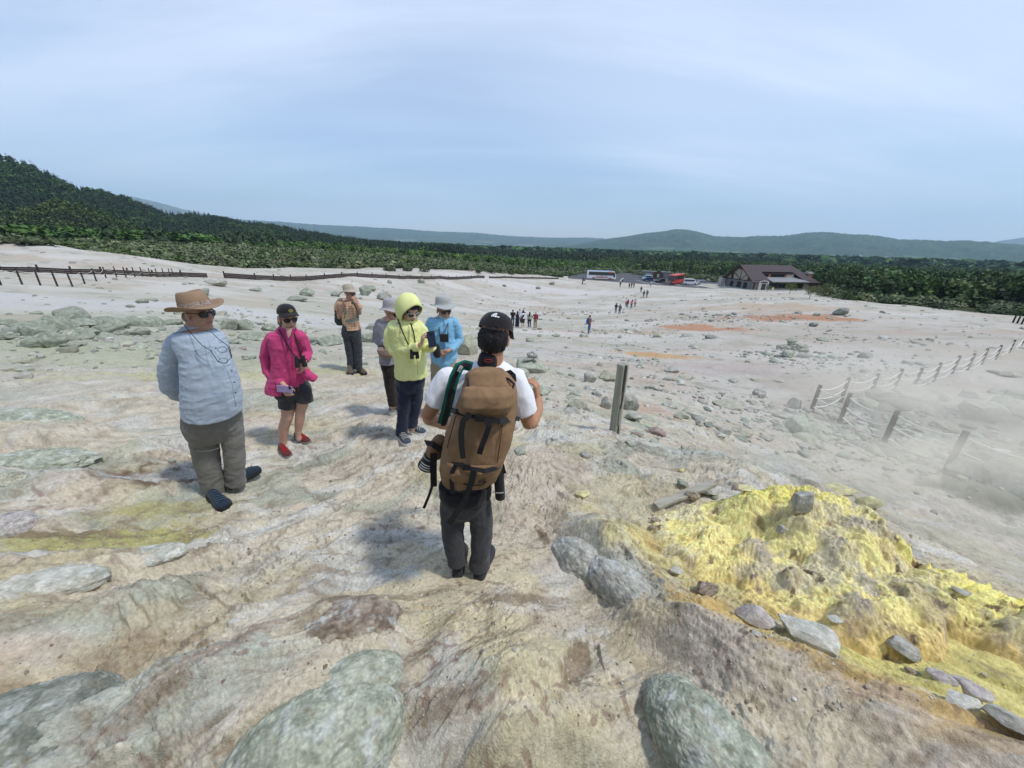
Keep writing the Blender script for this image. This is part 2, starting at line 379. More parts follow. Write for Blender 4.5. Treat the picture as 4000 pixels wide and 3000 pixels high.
# ---------------------------------------------------------------- ground mesh (polar, fine in view)
QUAL = 1.0
az = np.concatenate([np.linspace(-180, -72, 60)[:-1], np.linspace(-72, -58, 60)[:-1], np.linspace(-58, 58, int(1150 * QUAL)), np.linspace(58, 72, 60)[1:], np.linspace(72, 180, 60)[1:-1]])
az = np.radians(az)
rad = np.concatenate([np.geomspace(.08, .5, 25)[:-1], np.geomspace(.5, 14, int(880 * QUAL))[:-1], np.geomspace(14, 190, int(420 * QUAL))[:-1], np.geomspace(190, 16000, 150)])
AZ, RD = np.meshgrid(az, rad); GX = RD * np.sin(AZ); GY = RD * np.cos(AZ)
GH = ground_h(GX.ravel(), GY.ravel()).reshape(GX.shape)
nR, nA = GX.shape
ii = np.arange(nR - 1)[:, None] * nA; jj = np.arange(nA); j2 = (jj + 1) % nA
FQ = np.stack([ii + jj, ii + j2, ii + nA + j2, ii + nA + jj], -1).reshape(-1, 4)[:, ::-1]
# colours ---------------------------------------------------------
def lerp(a, b, t): return a + (np.asarray(b, np.float32) - a) * t[:, None]
def ground_colour(x, y):
    r = np.hypot(x, y); n = len(x)
    wx = x + .3 * noise2(x * 1.1, y * 1.1, 103); wy = y + .3 * noise2(x * 1.1, y * 1.1, 104)
    near = np.exp(-(r / 8.) ** 2); C = np.zeros((n, 3), np.float32); BL = np.zeros(n); wS = wst(wx, wy)
    def cblock(s, t, near):
        C = np.tile(np.array((.58, .54, .46), np.float32), (len(s), 1))             # pale tan crust
        k1 = fbm(s / 1.1, t / .42, 4, 111, .55); C = lerp(C, (.60, .60, .58), sst(.0, .17, k1) * .85)   # silica white-grey
        k2 = fbm(s / 1.5, t / .6, 4, 112, .55); C = lerp(C, (.36, .40, .34), sst(.08, .25, k2) * .65)    # grey green
        v1 = .35 * noise2(s * 2.1, t * 3.7, 15); v2 = .35 * noise2(s * 2.1, t * 3.7, 16)
        bl = 1 - fbm(s / .50 + v1, t / .22 + v2, 4, 21, .60, True)
        k3 = fbm(s / .7, t / .18, 5, 113, .6); C = lerp(C, (.37, .30, .22), sst(.15, .40, k3) * .5 * (.35 + near)) # brown bands
        return C, bl
    for ang, wt in ((SA, 1 - wS), (SB, wS)):
        k = (wt > 0) & (r < 40); ca_, sa_ = math.cos(ang), math.sin(ang)
        if not k.any(): continue
        c_, b_ = cblock(wx[k] * ca_ + wy[k] * sa_, -wx[k] * sa_ + wy[k] * ca_, near[k]); C[k] += c_ * wt[k][:, None]; BL[k] += b_ * wt[k]
    bl = BL
    k4 = fbm(wx / 1.6, wy / .8, 3, 114); C = lerp(C, (.53, .44, .36), sst(.05, .35, k4) * .45)       # pinkish buff
    k5 = fbm(wx / 1.3, wy / .7, 3, 115); C = lerp(C, (.54, .51, .31), sst(.12, .35, k5) * .5 * near)   # faint sulfur
    # mid and far: white grey mauve with streaks
    far = sst(4.5, 12, r)
    W_ = np.tile(np.array((.55, .525, .49), np.float32), (n, 1))
    f1 = fbm(x / 6, y / 4.5, 4, 121, .55); W_ = lerp(W_, (.46, .45, .38), sst(.0, .3, f1) * .9)
    f2 = fbm(x / 9, y / 5, 4, 122, .55); W_ = lerp(W_, (.52, .44, .375), sst(.05, .3, f2) * .7)
    f3 = fbm(x / 3, y / 1.6, 5, 123, .6); W_ = lerp(W_, (.33, .34, .30), sst(.12, .34, f3) * .7)
    f5 = fbm(x / 1.1, y / .5, 4, 126, .6); W_ = lerp(W_, (.34, .31, .27), sst(.1, .35, f5) * .55 * sst(40, 12, r))
    f4 = fbm(x / 16, y / 8, 3, 124, .5); W_ = lerp(W_, (.64, .62, .60), sst(.02, .3, f4) * .8 * sst(12, 30, r))
    lft = sst(-2, -14, x - y * .1) ; W_ = lerp(W_, (.43, .46, .37), lft * .35 * sst(60, 20, r))
    rt = sst(8, 30, x) * sst(70, 25, r - 10); W_ = lerp(W_, (.44, .37, .32), rt * .45)
    C = C * (1 - far)[:, None] + W_ * far[:, None]
    for (gx, gy, a_, b_, an, c_, st, sd_) in PATCH:
        m = (np.abs(x - gx) < 2.4 * a_) & (np.abs(y - gy) < 2.4 * a_)
        if not m.any(): continue
        X, Y = x[m], y[m]; dx, dy = X - gx, Y - gy
        u = (dx * math.cos(an) + dy * math.sin(an)) / a_; v = (-dx * math.sin(an) + dy * math.cos(an)) / b_
        nz = fbm(X / (a_ * .45), Y / (b_ * .6), 4, 131 + sd_, .6)
        d = np.sqrt(u * u + v * v) + nz * .9
        C[m] = lerp(C[m], c_, sst(1.05, .55, d) * st)
    # forest floor and far plain
    ff = forest_mask(x, y); C = lerp(C, (.045, .06, .025), ff)
    pl = sst(700, 1400, y); fields = fbm(x / 700, y / 500, 3, 141)
    C = lerp(C, (.05, .085, .035), pl); f1_, f2_, fid = cell(x / 620 + .2 * noise2(x / 300, y / 300, 7), y / 900, 9)
    C = lerp(C, (.22, .24, .13), pl * (fid > .72) * sst(2400, 3200, y)); C = lerp(C, (.38, .33, .25), pl * (fid > .90) * sst(2600, 3200, y))
    # asphalt is its own sheet
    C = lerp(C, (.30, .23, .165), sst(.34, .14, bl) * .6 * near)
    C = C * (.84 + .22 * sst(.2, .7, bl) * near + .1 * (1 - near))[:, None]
    gr = noise2(x * 37, y * 37, 151) * .5 + noise2(x * 83, y * 83, 152) * .5
    C = C * (1 + .26 * gr * np.exp(-r / 9) + .14 * noise2(x * 6, y * 9, 155) * np.exp(-r / 25))[:, None]
    dk = sst(.22, .5, noise2(x * 17, y * 23, 153)) * sst(.0, .25, fbm(x / .8, y / .5, 2, 154)) * np.exp(-r / 12)
    C = lerp(C, (.27, .19, .16), dk * .75)
    return np.clip(C * np.array((.885, .86, .80), np.float32), .01, .9)
def veg_edge(azd):
    """distance (m) at which the dwarf pine belt begins, by azimuth in degrees"""
    return np.interp(azd, [-90, -58, -50, -44, -38, -30, -20, -12, -5, 0, 6, 10, 14, 33, 37.5, 39, 41, 46, 52, 60, 90], [95, 112, 116, 108, 100, 106, 114, 120, 134, 148, 162, 190, 200, 178, 172, 134, 112, 112, 104, 100, 95])
def forest_mask(x, y):
    r = np.hypot(x, y); a = np.degrees(np.arctan2(x, y)); e = veg_edge(a)
    rr = r + 9 * fbm(x / 16, y / 9, 3, 161)
    m = sst(-2, 3, rr - e) * (np.abs(a) < 110)
    return m
PATCH = []
def patch(px, py, a, b, ang, c, st=.8, sd=0):
    g = G0(px, py); PATCH.append((g[0], g[1], a, b, R(ang), c, st, sd))
YEL = (.72, .64, .20); ORA = (.56, .40, .17); TAN = (.50, .42, .27); BRN = (.20, .14, .09); WHT = (.60, .61, .60); GRN = (.33, .39, .35); OLV = (.42, .41, .18); RST = (.50, .27, .17); MAU = (.47, .41, .42); DGR = (.19, .20, .19)
patch(1750, 2250, .95, .38, 8, (.60, .53, .39), .9, 1); patch(1950, 2480, .7, .25, -15, (.60, .54, .37), .8, 2)
patch(2500, 2500, .35, .2, -40, TAN, .6, 3)
patch(1420, 2500, .17, .12, 20, BRN, .85, 4); patch(1330, 2420, .12, .07, 20, BRN, .7, 5)
patch(570, 1870, .62, .24, 8, (.17, .12, .075), .95, 6); patch(300, 2075, .7, .10, 14, (.22, .17, .09), .8, 7); patch(640, 2100, .5, .10, 22, OLV, .5, 44)
patch(330, 2130, .75, .2, 25, OLV, .85, 8); patch(650, 1990, .6, .14, 18, OLV, .6, 9); patch(150, 2200, .5, .10, 25, WHT, .9, 10)
patch(150, 1880, .9, .2, 10, WHT, .9, 11); patch(750, 1850, .9, .12, 22, WHT, .6, 12); patch(800, 2130, .5, .10, 35, WHT, .8, 13); patch(1230, 2010, .3, .12, 30, WHT, .8, 14)
patch(1330, 2270, .5, .12, 12, WHT, .8, 15); patch(1400, 2780, .6, .35, 30, (.54, .50, .42), .7, 16); patch(500, 2850, .6, .22, 35, (.42, .46, .44), .7, 17); patch(900, 2750, .5, .10, 40, (.40, .44, .40), .5, 18)
patch(1700, 2800, .3, .3, 20, (.50, .50, .49), .7, 19); patch(2330, 2130, .36, .22, -50, (.47, .475, .44), .85, 20); patch(2520, 2340, .5, .14, -50, (.46, .475, .43), .8, 21)
patch(700, 2480, .8, .22, 50, (.54, .49, .37), .8, 22); patch(450, 2600, .5, .14, 35, (.40, .31, .22), .5, 23); patch(870, 2640, .45, .07, 48, (.30, .20, .15), .5, 24)
patch(3100, 2300, 1.25, .75, -25, (.68, .61, .28), .8, 25); patch(2750, 2150, .5, .35, -25, (.58, .45, .21), .85, 26); patch(3500, 2800, .9, .16, -27, ORA, .9, 27); patch(3900, 2650, 1.0, .5, -27, (.68, .62, .26), .95, 28); patch(2750, 2380, .35, .18, -30, ORA, .75, 29)
patch(3150, 2750, .9, .2, -27, (.52, .46, .41), .6, 30); patch(3200, 2900, .7, .2, -30, (.56, .50, .38), .6, 31); patch(2750, 2620, .35, .14, -30, (.46, .43, .40), .5, 32)
patch(2150, 1720, .45, .2, -10, WHT, .8, 33); patch(2900, 1830, 1.2, .35, -12, (.44, .48, .44), .7, 34); patch(2500, 1900, .8, .25, -5, (.53, .48, .33), .7, 35); patch(3600, 2080, .9, .6, -20, (.53, .51, .42), .7, 36)
patch(2730, 1280, 5.5, 3.6, -28, RST, .9, 37); patch(2560, 1385, 2.6, 1.1, -6, (.58, .36, .18), .85, 38); patch(3100, 1242, 8, 4.5, -8, (.47, .23, .13), .85, 39); patch(2500, 1300, 4, 1.0, 0, (.52, .36, .26), .55, 40)
patch(3000, 1200, 14, 8, -10, (.52, .40, .29), .6, 41); patch(2520, 1215, 4, 1.2, 0, (.50, .30, .2), .6, 42); patch(2480, 1590, .9, .5, 0, (.52, .36, .30), .6, 43)
patch(250, 1320, 9, 2.2, 5, (.40, .42, .36), .7, 45); patch(900, 1480, 3, .5, 15, (.50, .50, .27), .6, 46); patch(500, 1400, 6, 1.0, 5, (.44, .47, .33), .6, 47)
patch(2900, 1440, 5, 2, 10, (.50, .44, .44), .6, 48); patch(3350, 1500, 7, 3, 20, (.40, .35, .31), .7, 49); patch(3700, 1680, 5, 3, 20, (.27, .27, .24), .7, 50)
patch(1700, 1270, 9, 1.2, 3, (.47, .44, .31), .6, 51); patch(300, 1180, 22, 3, 5, (.60, .60, .62), .8, 52); patch(2100, 1130, 35, 8, 0, (.63, .61, .62), .8, 53); patch(2300, 1400, 6, .9, -5, (.55, .54, .56), .6, 54)
patch(830, 1034, 16, 2.2, -6, (.16, .12, .09), .8, 60); patch(230, 1010, 9, 2, 0, (.62, .61, .62), .7, 61)
patch(3700, 2100, .9, .5, -20, (.52, .49, .40), .6, 62); patch(3900, 2350, .8, .5, -20, (.54, .49, .33), .6, 63)
for q_ in ((1560, 953, 420, 90), (2110, 972, 500, 70), (3650, 1016, 500, 90), (3300, 1006, 250, 60)): patch(q_[0], q_[1] + 3, q_[2], q_[3], 0, (.42, .38, .27), .9, 80)
DB = (.20, .205, .17)
patch(3530, 1590, 2.6, 1.3, 15, DB, .85, 64); patch(3880, 1640, 1.9, .9, 10, DB, .85, 65); patch(3900, 1960, 1.3, .6, -20, DB, .85, 66); patch(3600, 1780, 2.0, .8, 0, (.33, .31, .28), .7, 67)
patch(1560, 2650, .20, .06, 60, (.30, .23, .16), .5, 68); patch(1750, 2760, .25, .07, 10, (.32, .25, .18), .5, 69); patch(2250, 2580, .08, .2, -30, (.25, .19, .13), .8, 70); patch(1650, 2330, .3, .04, 20, BRN, .5, 71); patch(2050, 2330, .35, .05, 12, BRN, .6, 72); patch(2120, 2100, .04, .2, 15, BRN, .7, 73)
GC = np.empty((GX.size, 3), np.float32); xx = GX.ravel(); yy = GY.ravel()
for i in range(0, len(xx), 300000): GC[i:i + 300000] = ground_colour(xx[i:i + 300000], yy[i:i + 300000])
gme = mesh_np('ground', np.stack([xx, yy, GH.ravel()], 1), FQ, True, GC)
gm = mat('ground_crust', attr=True, rough=.93, var=.22, scale=60, bump=.008, bscale=110, spec=.12)
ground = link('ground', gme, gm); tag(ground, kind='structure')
print('ground', time.time() - T0)
# ---------------------------------------------------------------- far hills, as real ranges at their own distances
fm = mat('hill_forest', attr=True, rough=.95, var=.25, scale=.02, spec=.05)
def ridge(name, out, Rm, wid, back, seed, c1, c2, base=-60, rows=60, da=.06, spur=.35, bumpy=3.0, patchc=None, azx=None):
    o = np.array(out, float); A_, E_ = [], []
    for px, py in o:
        d = ray(px, py); A_.append(math.degrees(math.atan2(d[0], d[1]))); E_.append(d[2] / math.hypot(d[0], d[1]))
    a = np.arange(A_[0], A_[-1], da); el = np.interp(a, A_, E_); H = CAMZ + Rm * el
    H = H + (bumpy * 1.2 * fbm(a * 3.1, a * 0 + seed, 4, seed, .6))
    fade = sst(0, 1.2, a - A_[0]) * sst(0, 1.2, A_[-1] - a) if azx is None else 1
    v = np.linspace(0, 1, rows); rr = Rm + np.where(v < .7, (v / .7 - 1) * wid, (v - .7) / .3 * back)
    AA, RR_ = np.meshgrid(np.radians(a), rr); X = RR_ * np.sin(AA); Y = RR_ * np.cos(AA)
    prof = np.where(v < .7, (v / .7) ** 1.15, 1 - ((v - .7) / .3) ** 1.6)[:, None]; prof = prof * 0 + np.clip(prof, 0, 1)
    Hh = (H * fade + base * (1 - fade))[None]
    sp = fbm(X / (wid * .30), Y / (wid * .55), 5, seed + 1, .52, True) - .45
    Z = base + (Hh - base) * prof * (1 + spur * sp * (1 - prof) * 1.8) + bumpy * fbm(X / (wid * .012), Y / (wid * .012), 3, seed + 2, .6) * np.minimum(1, prof * 6) * (prof < .999)
    Z[-1] = base - 30; Z[0] = base - 8
    n1 = fbm(X / (wid * .05), Y / (wid * .05), 5, seed + 4, .65); t = sst(-.2, .25, n1).ravel()
    C = np.array(c1, np.float32)[None] * (1 - t[:, None]) + np.array(c2, np.float32)[None] * t[:, None]
    g = noise2(X.ravel() / (wid * .006), Y.ravel() / (wid * .006), seed); C = C * (1 + .5 * g)[:, None]
    if patchc is not None:
        k = (sst(.18, .3, fbm(X / (wid * .25), Y / (wid * .12), 2, seed + 6)) * sst(.35, .1, prof + 0 * X)).ravel(); C = lerp(C, patchc, k * .7)
    n, m = X.shape; i = np.arange(n - 1)[:, None] * m; j = np.arange(m - 1)
    Fq = np.stack([i + j, i + j + 1, i + m + j + 1, i + m + j], -1).reshape(-1, 4)
    me = mesh_np(name, np.stack([X.ravel(), Y.ravel(), Z.ravel()], 1), Fq, True, np.clip(C, .005, .8)); ob = link(name, me, fm); tag(ob, kind='structure')
    return ob
ridge('hills', [(330, 775), (440, 760), (520, 768), (620, 790), (720, 818), (800, 835), (900, 853), (1000, 872), (1200, 900)], 11500, 1800, 1500, 201, (.05, .07, .03), (.16, .16, .09), base=-60, bumpy=10, spur=.2)
ridge('hills', [(500, 850), (700, 852), (900, 853), (960, 858), (1100, 866), (1250, 878), (1400, 884), (1560, 893), (1700, 904), (1850, 908), (2000, 922), (2150, 928), (2300, 928), (2400, 934), (2560, 945), (2800, 960)], 9000, 2600, 2000, 211, (.025, .045, .018), (.06, .09, .035), base=-68, bumpy=12, patchc=(.20, .20, .12))
ridge('hills', [(2150, 975), (2250, 955), (2350, 936), (2450, 922), (2520, 910), (2590, 903), (2640, 894), (2690, 897), (2730, 905), (2790, 922), (2900, 926), (2960, 921), (3060, 921), (3150, 908), (3200, 905), (3260, 908), (3330, 915), (3400, 917), (3460, 925), (3520, 934), (3640, 938), (3700, 941), (3760, 938), (3860, 944), (3920, 950), (4000, 954), (4150, 965), (4400, 1000)], 5600, 1900, 1500, 221, (.022, .045, .018), (.055, .09, .035), base=-72, bumpy=9, spur=.6, patchc=(.18, .22, .11))
ridge('hills', [(3800, 975), (3860, 950), (3920, 938), (4000, 927), (4100, 925), (4300, 955)], 11800, 2000, 1500, 231, (.05, .07, .05), (.08, .1, .06), base=-80, bumpy=8, spur=.2)
LH = [(-700, 480), (-500, 500), (-300, 540), (-100, 590), (0, 622), (60, 634), (120, 655), (200, 700), (290, 740), (350, 752), (420, 765), (480, 782), (560, 812), (640, 843), (700, 852), (760, 846), (850, 858), (960, 880), (1080, 892), (1180, 912), (1300, 932), (1450, 952), (1620, 966), (1800, 975)]
lh = ridge('hill', LH, 820, 420, 500, 241, (.025, .045, .015), (.04, .07, .02), base=-14, rows=90, da=.1, bumpy=1.2, spur=.35, azx=1)
lh2 = ridge('hill', [(-600, 700), (-300, 790), (-100, 840), (0, 852), (100, 845), (180, 822), (250, 805), (330, 828), (420, 860), (500, 890), (580, 920), (680, 955)], 380, 150, 160, 251, (.03, .05, .018), (.045, .07, .02), base=-6, rows=60, da=.15, bumpy=.8, spur=.4, azx=1)
print('hills', time.time() - T0)
# ---------------------------------------------------------------- foliage templates (clouds of leaf clumps)
def crown_cloud(n, rx, rz, size, seed, cz=0, lumps=6, flat=.0):
    """n small leaf-clump quads filling an uneven crown: returns V (4n,3), shade (4n)"""
    g = np.random.default_rng(seed); L = []
    for k in range(lumps):
        a = g.uniform(0, 6.28); q = g.uniform(.2, .62 if lumps < 9 else .85); L.append((math.cos(a) * rx * q, math.sin(a) * rx * q, cz + g.uniform(-.45, .5) * rz, g.uniform(.38, .6) * (1 if lumps < 9 else .62)))
    L.append((0, 0, cz + rz * .45, .5)); L.append((0, 0, cz, .62)); L = np.array(L)
    k = g.integers(0, len(L), n); u = g.normal(size=(n, 3)); u /= np.linalg.norm(u, axis=1)[:, None]; u[:, 2] = np.where(u[:, 2] < -.35, -u[:, 2], u[:, 2])
    q = g.uniform(.75, 1.05, n)[:, None]
    c = L[k, :3] + u * q * (L[k, 3][:, None] * np.array([rx, rx, rz]))
    nn = u + g.normal(size=(n, 3)) * .55; nn /= np.linalg.norm(nn, axis=1)[:, None]
    t = np.cross(nn, g.normal(size=(n, 3))); t /= np.linalg.norm(t, axis=1)[:, None]; b = np.cross(nn, t)
    s = size * g.uniform(.6, 1.3, n)[:, None]
    V = np.stack([c - t * s - b * s * .7, c + t * s - b * s * .5, c + t * s * .7 + b * s, c - t * s * .8 + b * s * .6], 1).reshape(-1, 3)
    sh = np.repeat(g.uniform(.72, 1.28, n), 4)
    return V, np.arange(4 * n).reshape(-1, 4), sh
def conifer_cloud(n, r, h, size, seed):
    g = np.random.default_rng(seed); z = h * (1 - np.sqrt(g.uniform(0, 1, n))) * .95 + h * .05; a = g.uniform(0, 6.28, n)
    rr = r * (1 - z / h) * g.uniform(.55, 1.1, n) + .04 * r
    c = np.stack([np.cos(a) * rr, np.sin(a) * rr, z], 1); nn = np.stack([np.cos(a), np.sin(a), g.uniform(.2, 1.1, n)], 1); nn /= np.linalg.norm(nn, axis=1)[:, None]
    t = np.cross(nn, [0, 0, 1.0]); t /= np.linalg.norm(t, axis=1)[:, None]; b = np.cross(nn, t)
    s = size * g.uniform(.6, 1.3, n)[:, None] * (1.15 - z / h)[:, None]
    V = np.stack([c - t * s - b * s, c + t * s - b * s, c + t * s * .6 + b * s, c - t * s * .6 + b * s], 1).reshape(-1, 3)
    return V, np.arange(4 * n).reshape(-1, 4), np.repeat(g.uniform(.75, 1.25, n), 4)
def scatter(name, pos, sc, colr, temps, material, label, cat, kind='stuff', sz=None):
    Vs, Fs, Cs = [], [], []; off = 0; g = np.random.default_rng(len(pos)); pick = g.integers(0, len(temps), len(pos)); rot = g.uniform(0, 6.28, len(pos))
    if sz is None: sz = sc
    for k, (V, F, sh) in enumerate(temps):
        m = pick == k; P_, S_, R_, C_, Z_ = pos[m], sc[m], rot[m], colr[m], sz[m]; nn = len(P_); nv = len(V)
        if nn == 0: continue
        x = V[None, :, 0] * np.cos(R_)[:, None] - V[None, :, 1] * np.sin(R_)[:, None]; y = V[None, :, 0] * np.sin(R_)[:, None] + V[None, :, 1] * np.cos(R_)[:, None]
        W_ = np.stack([x * S_[:, None], y * S_[:, None], V[None, :, 2] * Z_[:, None]], -1) + P_[:, None, :]
        Vs.append(W_.reshape(-1, 3)); Fs.append((F[None] + (np.arange(nn) * nv)[:, None, None]).reshape(-1, F.shape[1]) + off)
        Cs.append((C_[:, None, :] * sh[None, :, None]).reshape(-1, 3)); off += nn * nv
    me = mesh_np(name, np.concatenate(Vs), np.concatenate(Fs), False, np.clip(np.concatenate(Cs) * (LG_ if material is lf else 1), .004, .6))
    o = link(name, me, material); tag(o, label, cat, kind=kind); return o
lf = mat('leaves', attr=True, rough=.75, var=.2, scale=.8, spec=.15)
LG_ = 1.6   # foliage albedo level
def polar_pos(n, a0, a1, r0, r1, seed, pw=1.0):
    g = np.random.default_rng(seed); a = np.radians(g.uniform(a0, a1, n)); r = r0 + (r1 - r0) * g.uniform(0, 1, n) ** pw
    return r * np.sin(a), r * np.cos(a), r, np.degrees(a), g
def pal(g, n, cols, w=None, j=.18):
    c = np.array(cols)[g.choice(len(cols), n, p=w)]; return c * (1 + g.normal(0, j, n))[:, None]
# dwarf pine belt
B0 = [crown_cloud(115, 1.0, .55, .11, 300 + k, cz=.25, lumps=5) for k in range(6)]
x, y, r, a, g = polar_pos(26000, -66, 66, 90, 330, 31, 1.6)
e = veg_edge(a); ok = (forest_mask(x, y) > .35) & (r < e + 190); x, y, r, a = x[ok], y[ok], r[ok], a[ok]
k = fbm(x / 18, y / 14, 3, 301); ok = (k > -.28); x, y, r, a = x[ok], y[ok], r[ok], a[ok]; n = len(x)
s = g.uniform(1.0, 2.4, n) * (1 + r / 400); cb = pal(g, n, [(.060, .080, .038), (.085, .098, .055), (.050, .075, .025), (.11, .115, .06)], [.35, .3, .2, .15]) * 1.0
scatter('dwarf_pine_scrub', np.stack([x, y, ground_h(x, y) - .1], 1), s, cb, B0, lf, 'low grey green dwarf pine scrub covering the flat beyond the white ground', 'scrub', sz=s * g.uniform(.5, .95, n))
# young birches and mixed saplings behind the scrub
B1 = [crown_cloud(60, 1.0, 1.5, .28, 320 + k, cz=1.6, lumps=5) for k in range(5)]
x, y, r, a, g = polar_pos(5200, -34, 34, 210, 480, 32, .9); e = veg_edge(a); ok = (r > e + 60) & (fbm(x / 40, y / 30, 3, 302) > -.12); x, y, r, a = x[ok], y[ok], r[ok], a[ok]; n = len(x)
s = g.uniform(.8, 1.7, n); cb = pal(g, n, [(.075, .13, .03), (.055, .10, .025), (.09, .12, .05), (.03, .05, .02)], [.35, .3, .15, .2])
scatter('birch_thicket', np.stack([x, y, ground_h(x, y) - .2], 1), s, cb, B1, lf, 'bright green young birch thicket between the scrub and the dark conifers', 'thicket')
# dark conifer plantation
C0 = [conifer_cloud(46, 1.0, 4.2, .42, 340 + k) for k in range(5)]
x, y, r, a, g = polar_pos(9500, -24, 34, 360, 900, 33, .8)
lo = np.interp(a, [-24, -5, 5, 14, 24, 34], [560, 480, 400, 400, 420, 560]); ok = (r > lo + 60 * fbm(x / 90, y / 60, 2, 303)); x, y, r = x[ok], y[ok], r[ok]; n = len(x)
s = g.uniform(2.2, 3.5, n); cb = pal(g, n, [(.022, .034, .018), (.03, .04, .022), (.018, .03, .014)], None, .2)
scatter('conifer_forest', np.stack([x, y, base_h(x, y) - .4], 1), s, cb, C0, lf, 'long dark belt of conifer forest across the plain', 'forest')
# distant canopy on the plain
x, y, r, a, g = polar_pos(9000, -40, 62, 850, 2600, 34, 1.2); k = fbm(x / 260, y / 160, 3, 304); ok = k > -.12; x, y, r = x[ok], y[ok], r[ok]; n = len(x)
B2 = [crown_cloud(22, 1.0, .8, .5, 360 + k, cz=.7, lumps=4) for k in range(4)]
s = g.uniform(7, 16, n); cb = pal(g, n, [(.035, .07, .022), (.022, .04, .018), (.05, .09, .03)], None, .15)
scatter('plain_woodland', np.stack([x, y, base_h(x, y) - 1], 1), s, cb, B2, lf, 'green woodland stretching over the plain below the hills', 'woodland', sz=s * .8)
# broadleaf wood on the right
B3 = [crown_cloud(240, 1.0, .95, .10, 380 + k, cz=1.15, lumps=20) for k in range(7)]
x, y, r, a, g = polar_pos(7200, 12, 66, 125, 760, 35, 1.25)
lo = np.interp(a, [12, 20, 27, 33, 38, 40, 43, 46, 52, 66], [330, 270, 235, 196, 186, 150, 134, 126, 124, 128]); ok = r > lo + 14 * fbm(x / 25, y / 20, 2, 305); x, y, r, a = x[ok], y[ok], r[ok], a[ok]; n = len(x)
s = g.uniform(2.0, 3.6, n) * (1 + r / 1200); far_ = sst(200, 420, r)[:, None]
cb = pal(g, n, [(.038, .066, .022), (.056, .092, .025), (.030, .050, .020), (.075, .098, .036), (.042, .056, .028)], [.3, .25, .2, .1, .15], .16)
scatter('broadleaf_wood', np.stack([x, y, ground_h(x, y) - s * .35], 1), s, cb, B3, lf, 'dense fresh green broadleaf wood behind and right of the visitor centre', 'wood', sz=s * g.uniform(.8, 1.25, n))
# trees on the left hill
def hill_scatter(ob, n, seed, smin, smax, r_lo, keepf=None):
    V = np_of(ob.data); g = np.random.default_rng(seed); rr = np.hypot(V[:, 0], V[:, 1]); idx = np.where((V[:, 2] > -18) & (rr < r_lo))[0]
    w = 1.0 / np.maximum(rr[idx], 50); idx = g.choice(idx, n, p=w / w.sum()); Pp = V[idx] + g.normal(0, 2.0, (n, 3)) * np.array([1, 1, 0]); return Pp, g
for ob, n, sm, sx, rl, nm, lb in ((lh, 13000, 2.6, 5.2, 850, 'hillside_forest', 'dark green mixed forest covering the tall left hillside'), (lh2, 3200, 1.6, 3.0, 400, 'knoll_forest', 'olive green trees on the low knoll before the left hill')):
    Pp, g = hill_scatter(ob, n, 50, sm, sx, rl); n = len(Pp)
    kf = fbm(Pp[:, 0] / 60, Pp[:, 1] / 60, 3, 306) + g.normal(0, .12, n) + .0016 * (Pp[:, 2] * -1 + 10)
    con = kf > -.03; s = g.uniform(sm, sx, n)
    cbl = pal(g, n, [(.022, .042, .016), (.030, .056, .018), (.018, .034, .014), (.040, .070, .020)], None, .16)
    if ob is lh2: cbl = pal(g, n, [(.042, .066, .02), (.056, .072, .026), (.032, .052, .018)], None, .16)
    B4 = [crown_cloud(70, 1.0, .9, .18, 400 + k, cz=.8, lumps=12) for k in range(5)]
    scatter(nm, Pp[~con], s[~con], cbl[~con], B4, lf, lb, 'forest')
    cc = pal(g, n, [(.013, .022, .013), (.018, .028, .015)], None, .15)
    scatter(nm.replace('forest', 'conifers'), Pp[con], s[con] * .55, cc[con], C0, lf, lb.replace('mixed forest', 'conifers').replace('olive green trees', 'dark conifers').replace('covering', 'scattered over'), 'forest')
# trees filling the foot of the hill
x, y, r, a, g = polar_pos(5200, -66, -14, 170, 480, 36, 1.0); e = veg_edge(a); lo = np.interp(a, [-66, -50, -40, -25, -14], [190, 190, 215, 270, 330]); ok = (r > lo); x, y, r, a = x[ok], y[ok], r[ok], a[ok]; n = len(x)
zz = ground_h(x, y); kf = fbm(x / 45, y / 45, 3, 307); con = (kf > .0) & (a > -46); s = g.uniform(1.5, 3.2, n)
cb = pal(g, n, [(.040, .078, .02), (.055, .10, .024), (.030, .055, .02)], None, .15)
scatter('foothill_thicket', np.stack([x, y, zz - .5], 1)[~con], s[~con], cb[~con], B1, lf, 'bright green thicket along the foot of the left hill', 'thicket', sz=s[~con] * .6)
cc = pal(g, n, [(.020, .032, .016), (.028, .042, .02)], None, .15); scatter('foothill_conifers', np.stack([x, y, zz - .3], 1)[con], s[con] * .8, cc[con], C0, lf, 'dark conifers at the foot of the left hill', 'forest')
print('veg', time.time() - T0)
# single dwarf pine bushes standing on the white ground
bark = mat('bark', (.13, .10, .075), .9, .3, 6, .01, 20)
def bush(px, py, w, h, label, c=(.085, .105, .05), seed=0, dead=False):
    g0 = GP(px, py); t = empty('dwarf_pine_bush', g0); tag(t, label, 'bush', 'dwarf pine bushes on the white ground')
    V, F, sh = crown_cloud(420, w / 2 * .95, h * .5, .085 * max(w, 1.6) / 1.6, 500 + seed, cz=h * .38, lumps=7); V[:, 2] = np.maximum(V[:, 2], -.05)
    link('foliage', mesh_np('foliage', V, F, False, np.clip(np.array(c)[None] * sh[:, None], 0, 1)), lf, t)
    b = MB(); gg = random.Random(seed)
    for k in range(5):
        an = gg.uniform(0, 6.28); b.tube([(0, 0, -.1), (math.cos(an) * w * .18, math.sin(an) * w * .18, h * .25), (math.cos(an) * w * .36, math.sin(an) * w * .36, h * .55)], [.06, .04, .015], 5)
    b.build('stem', bark, t); return t
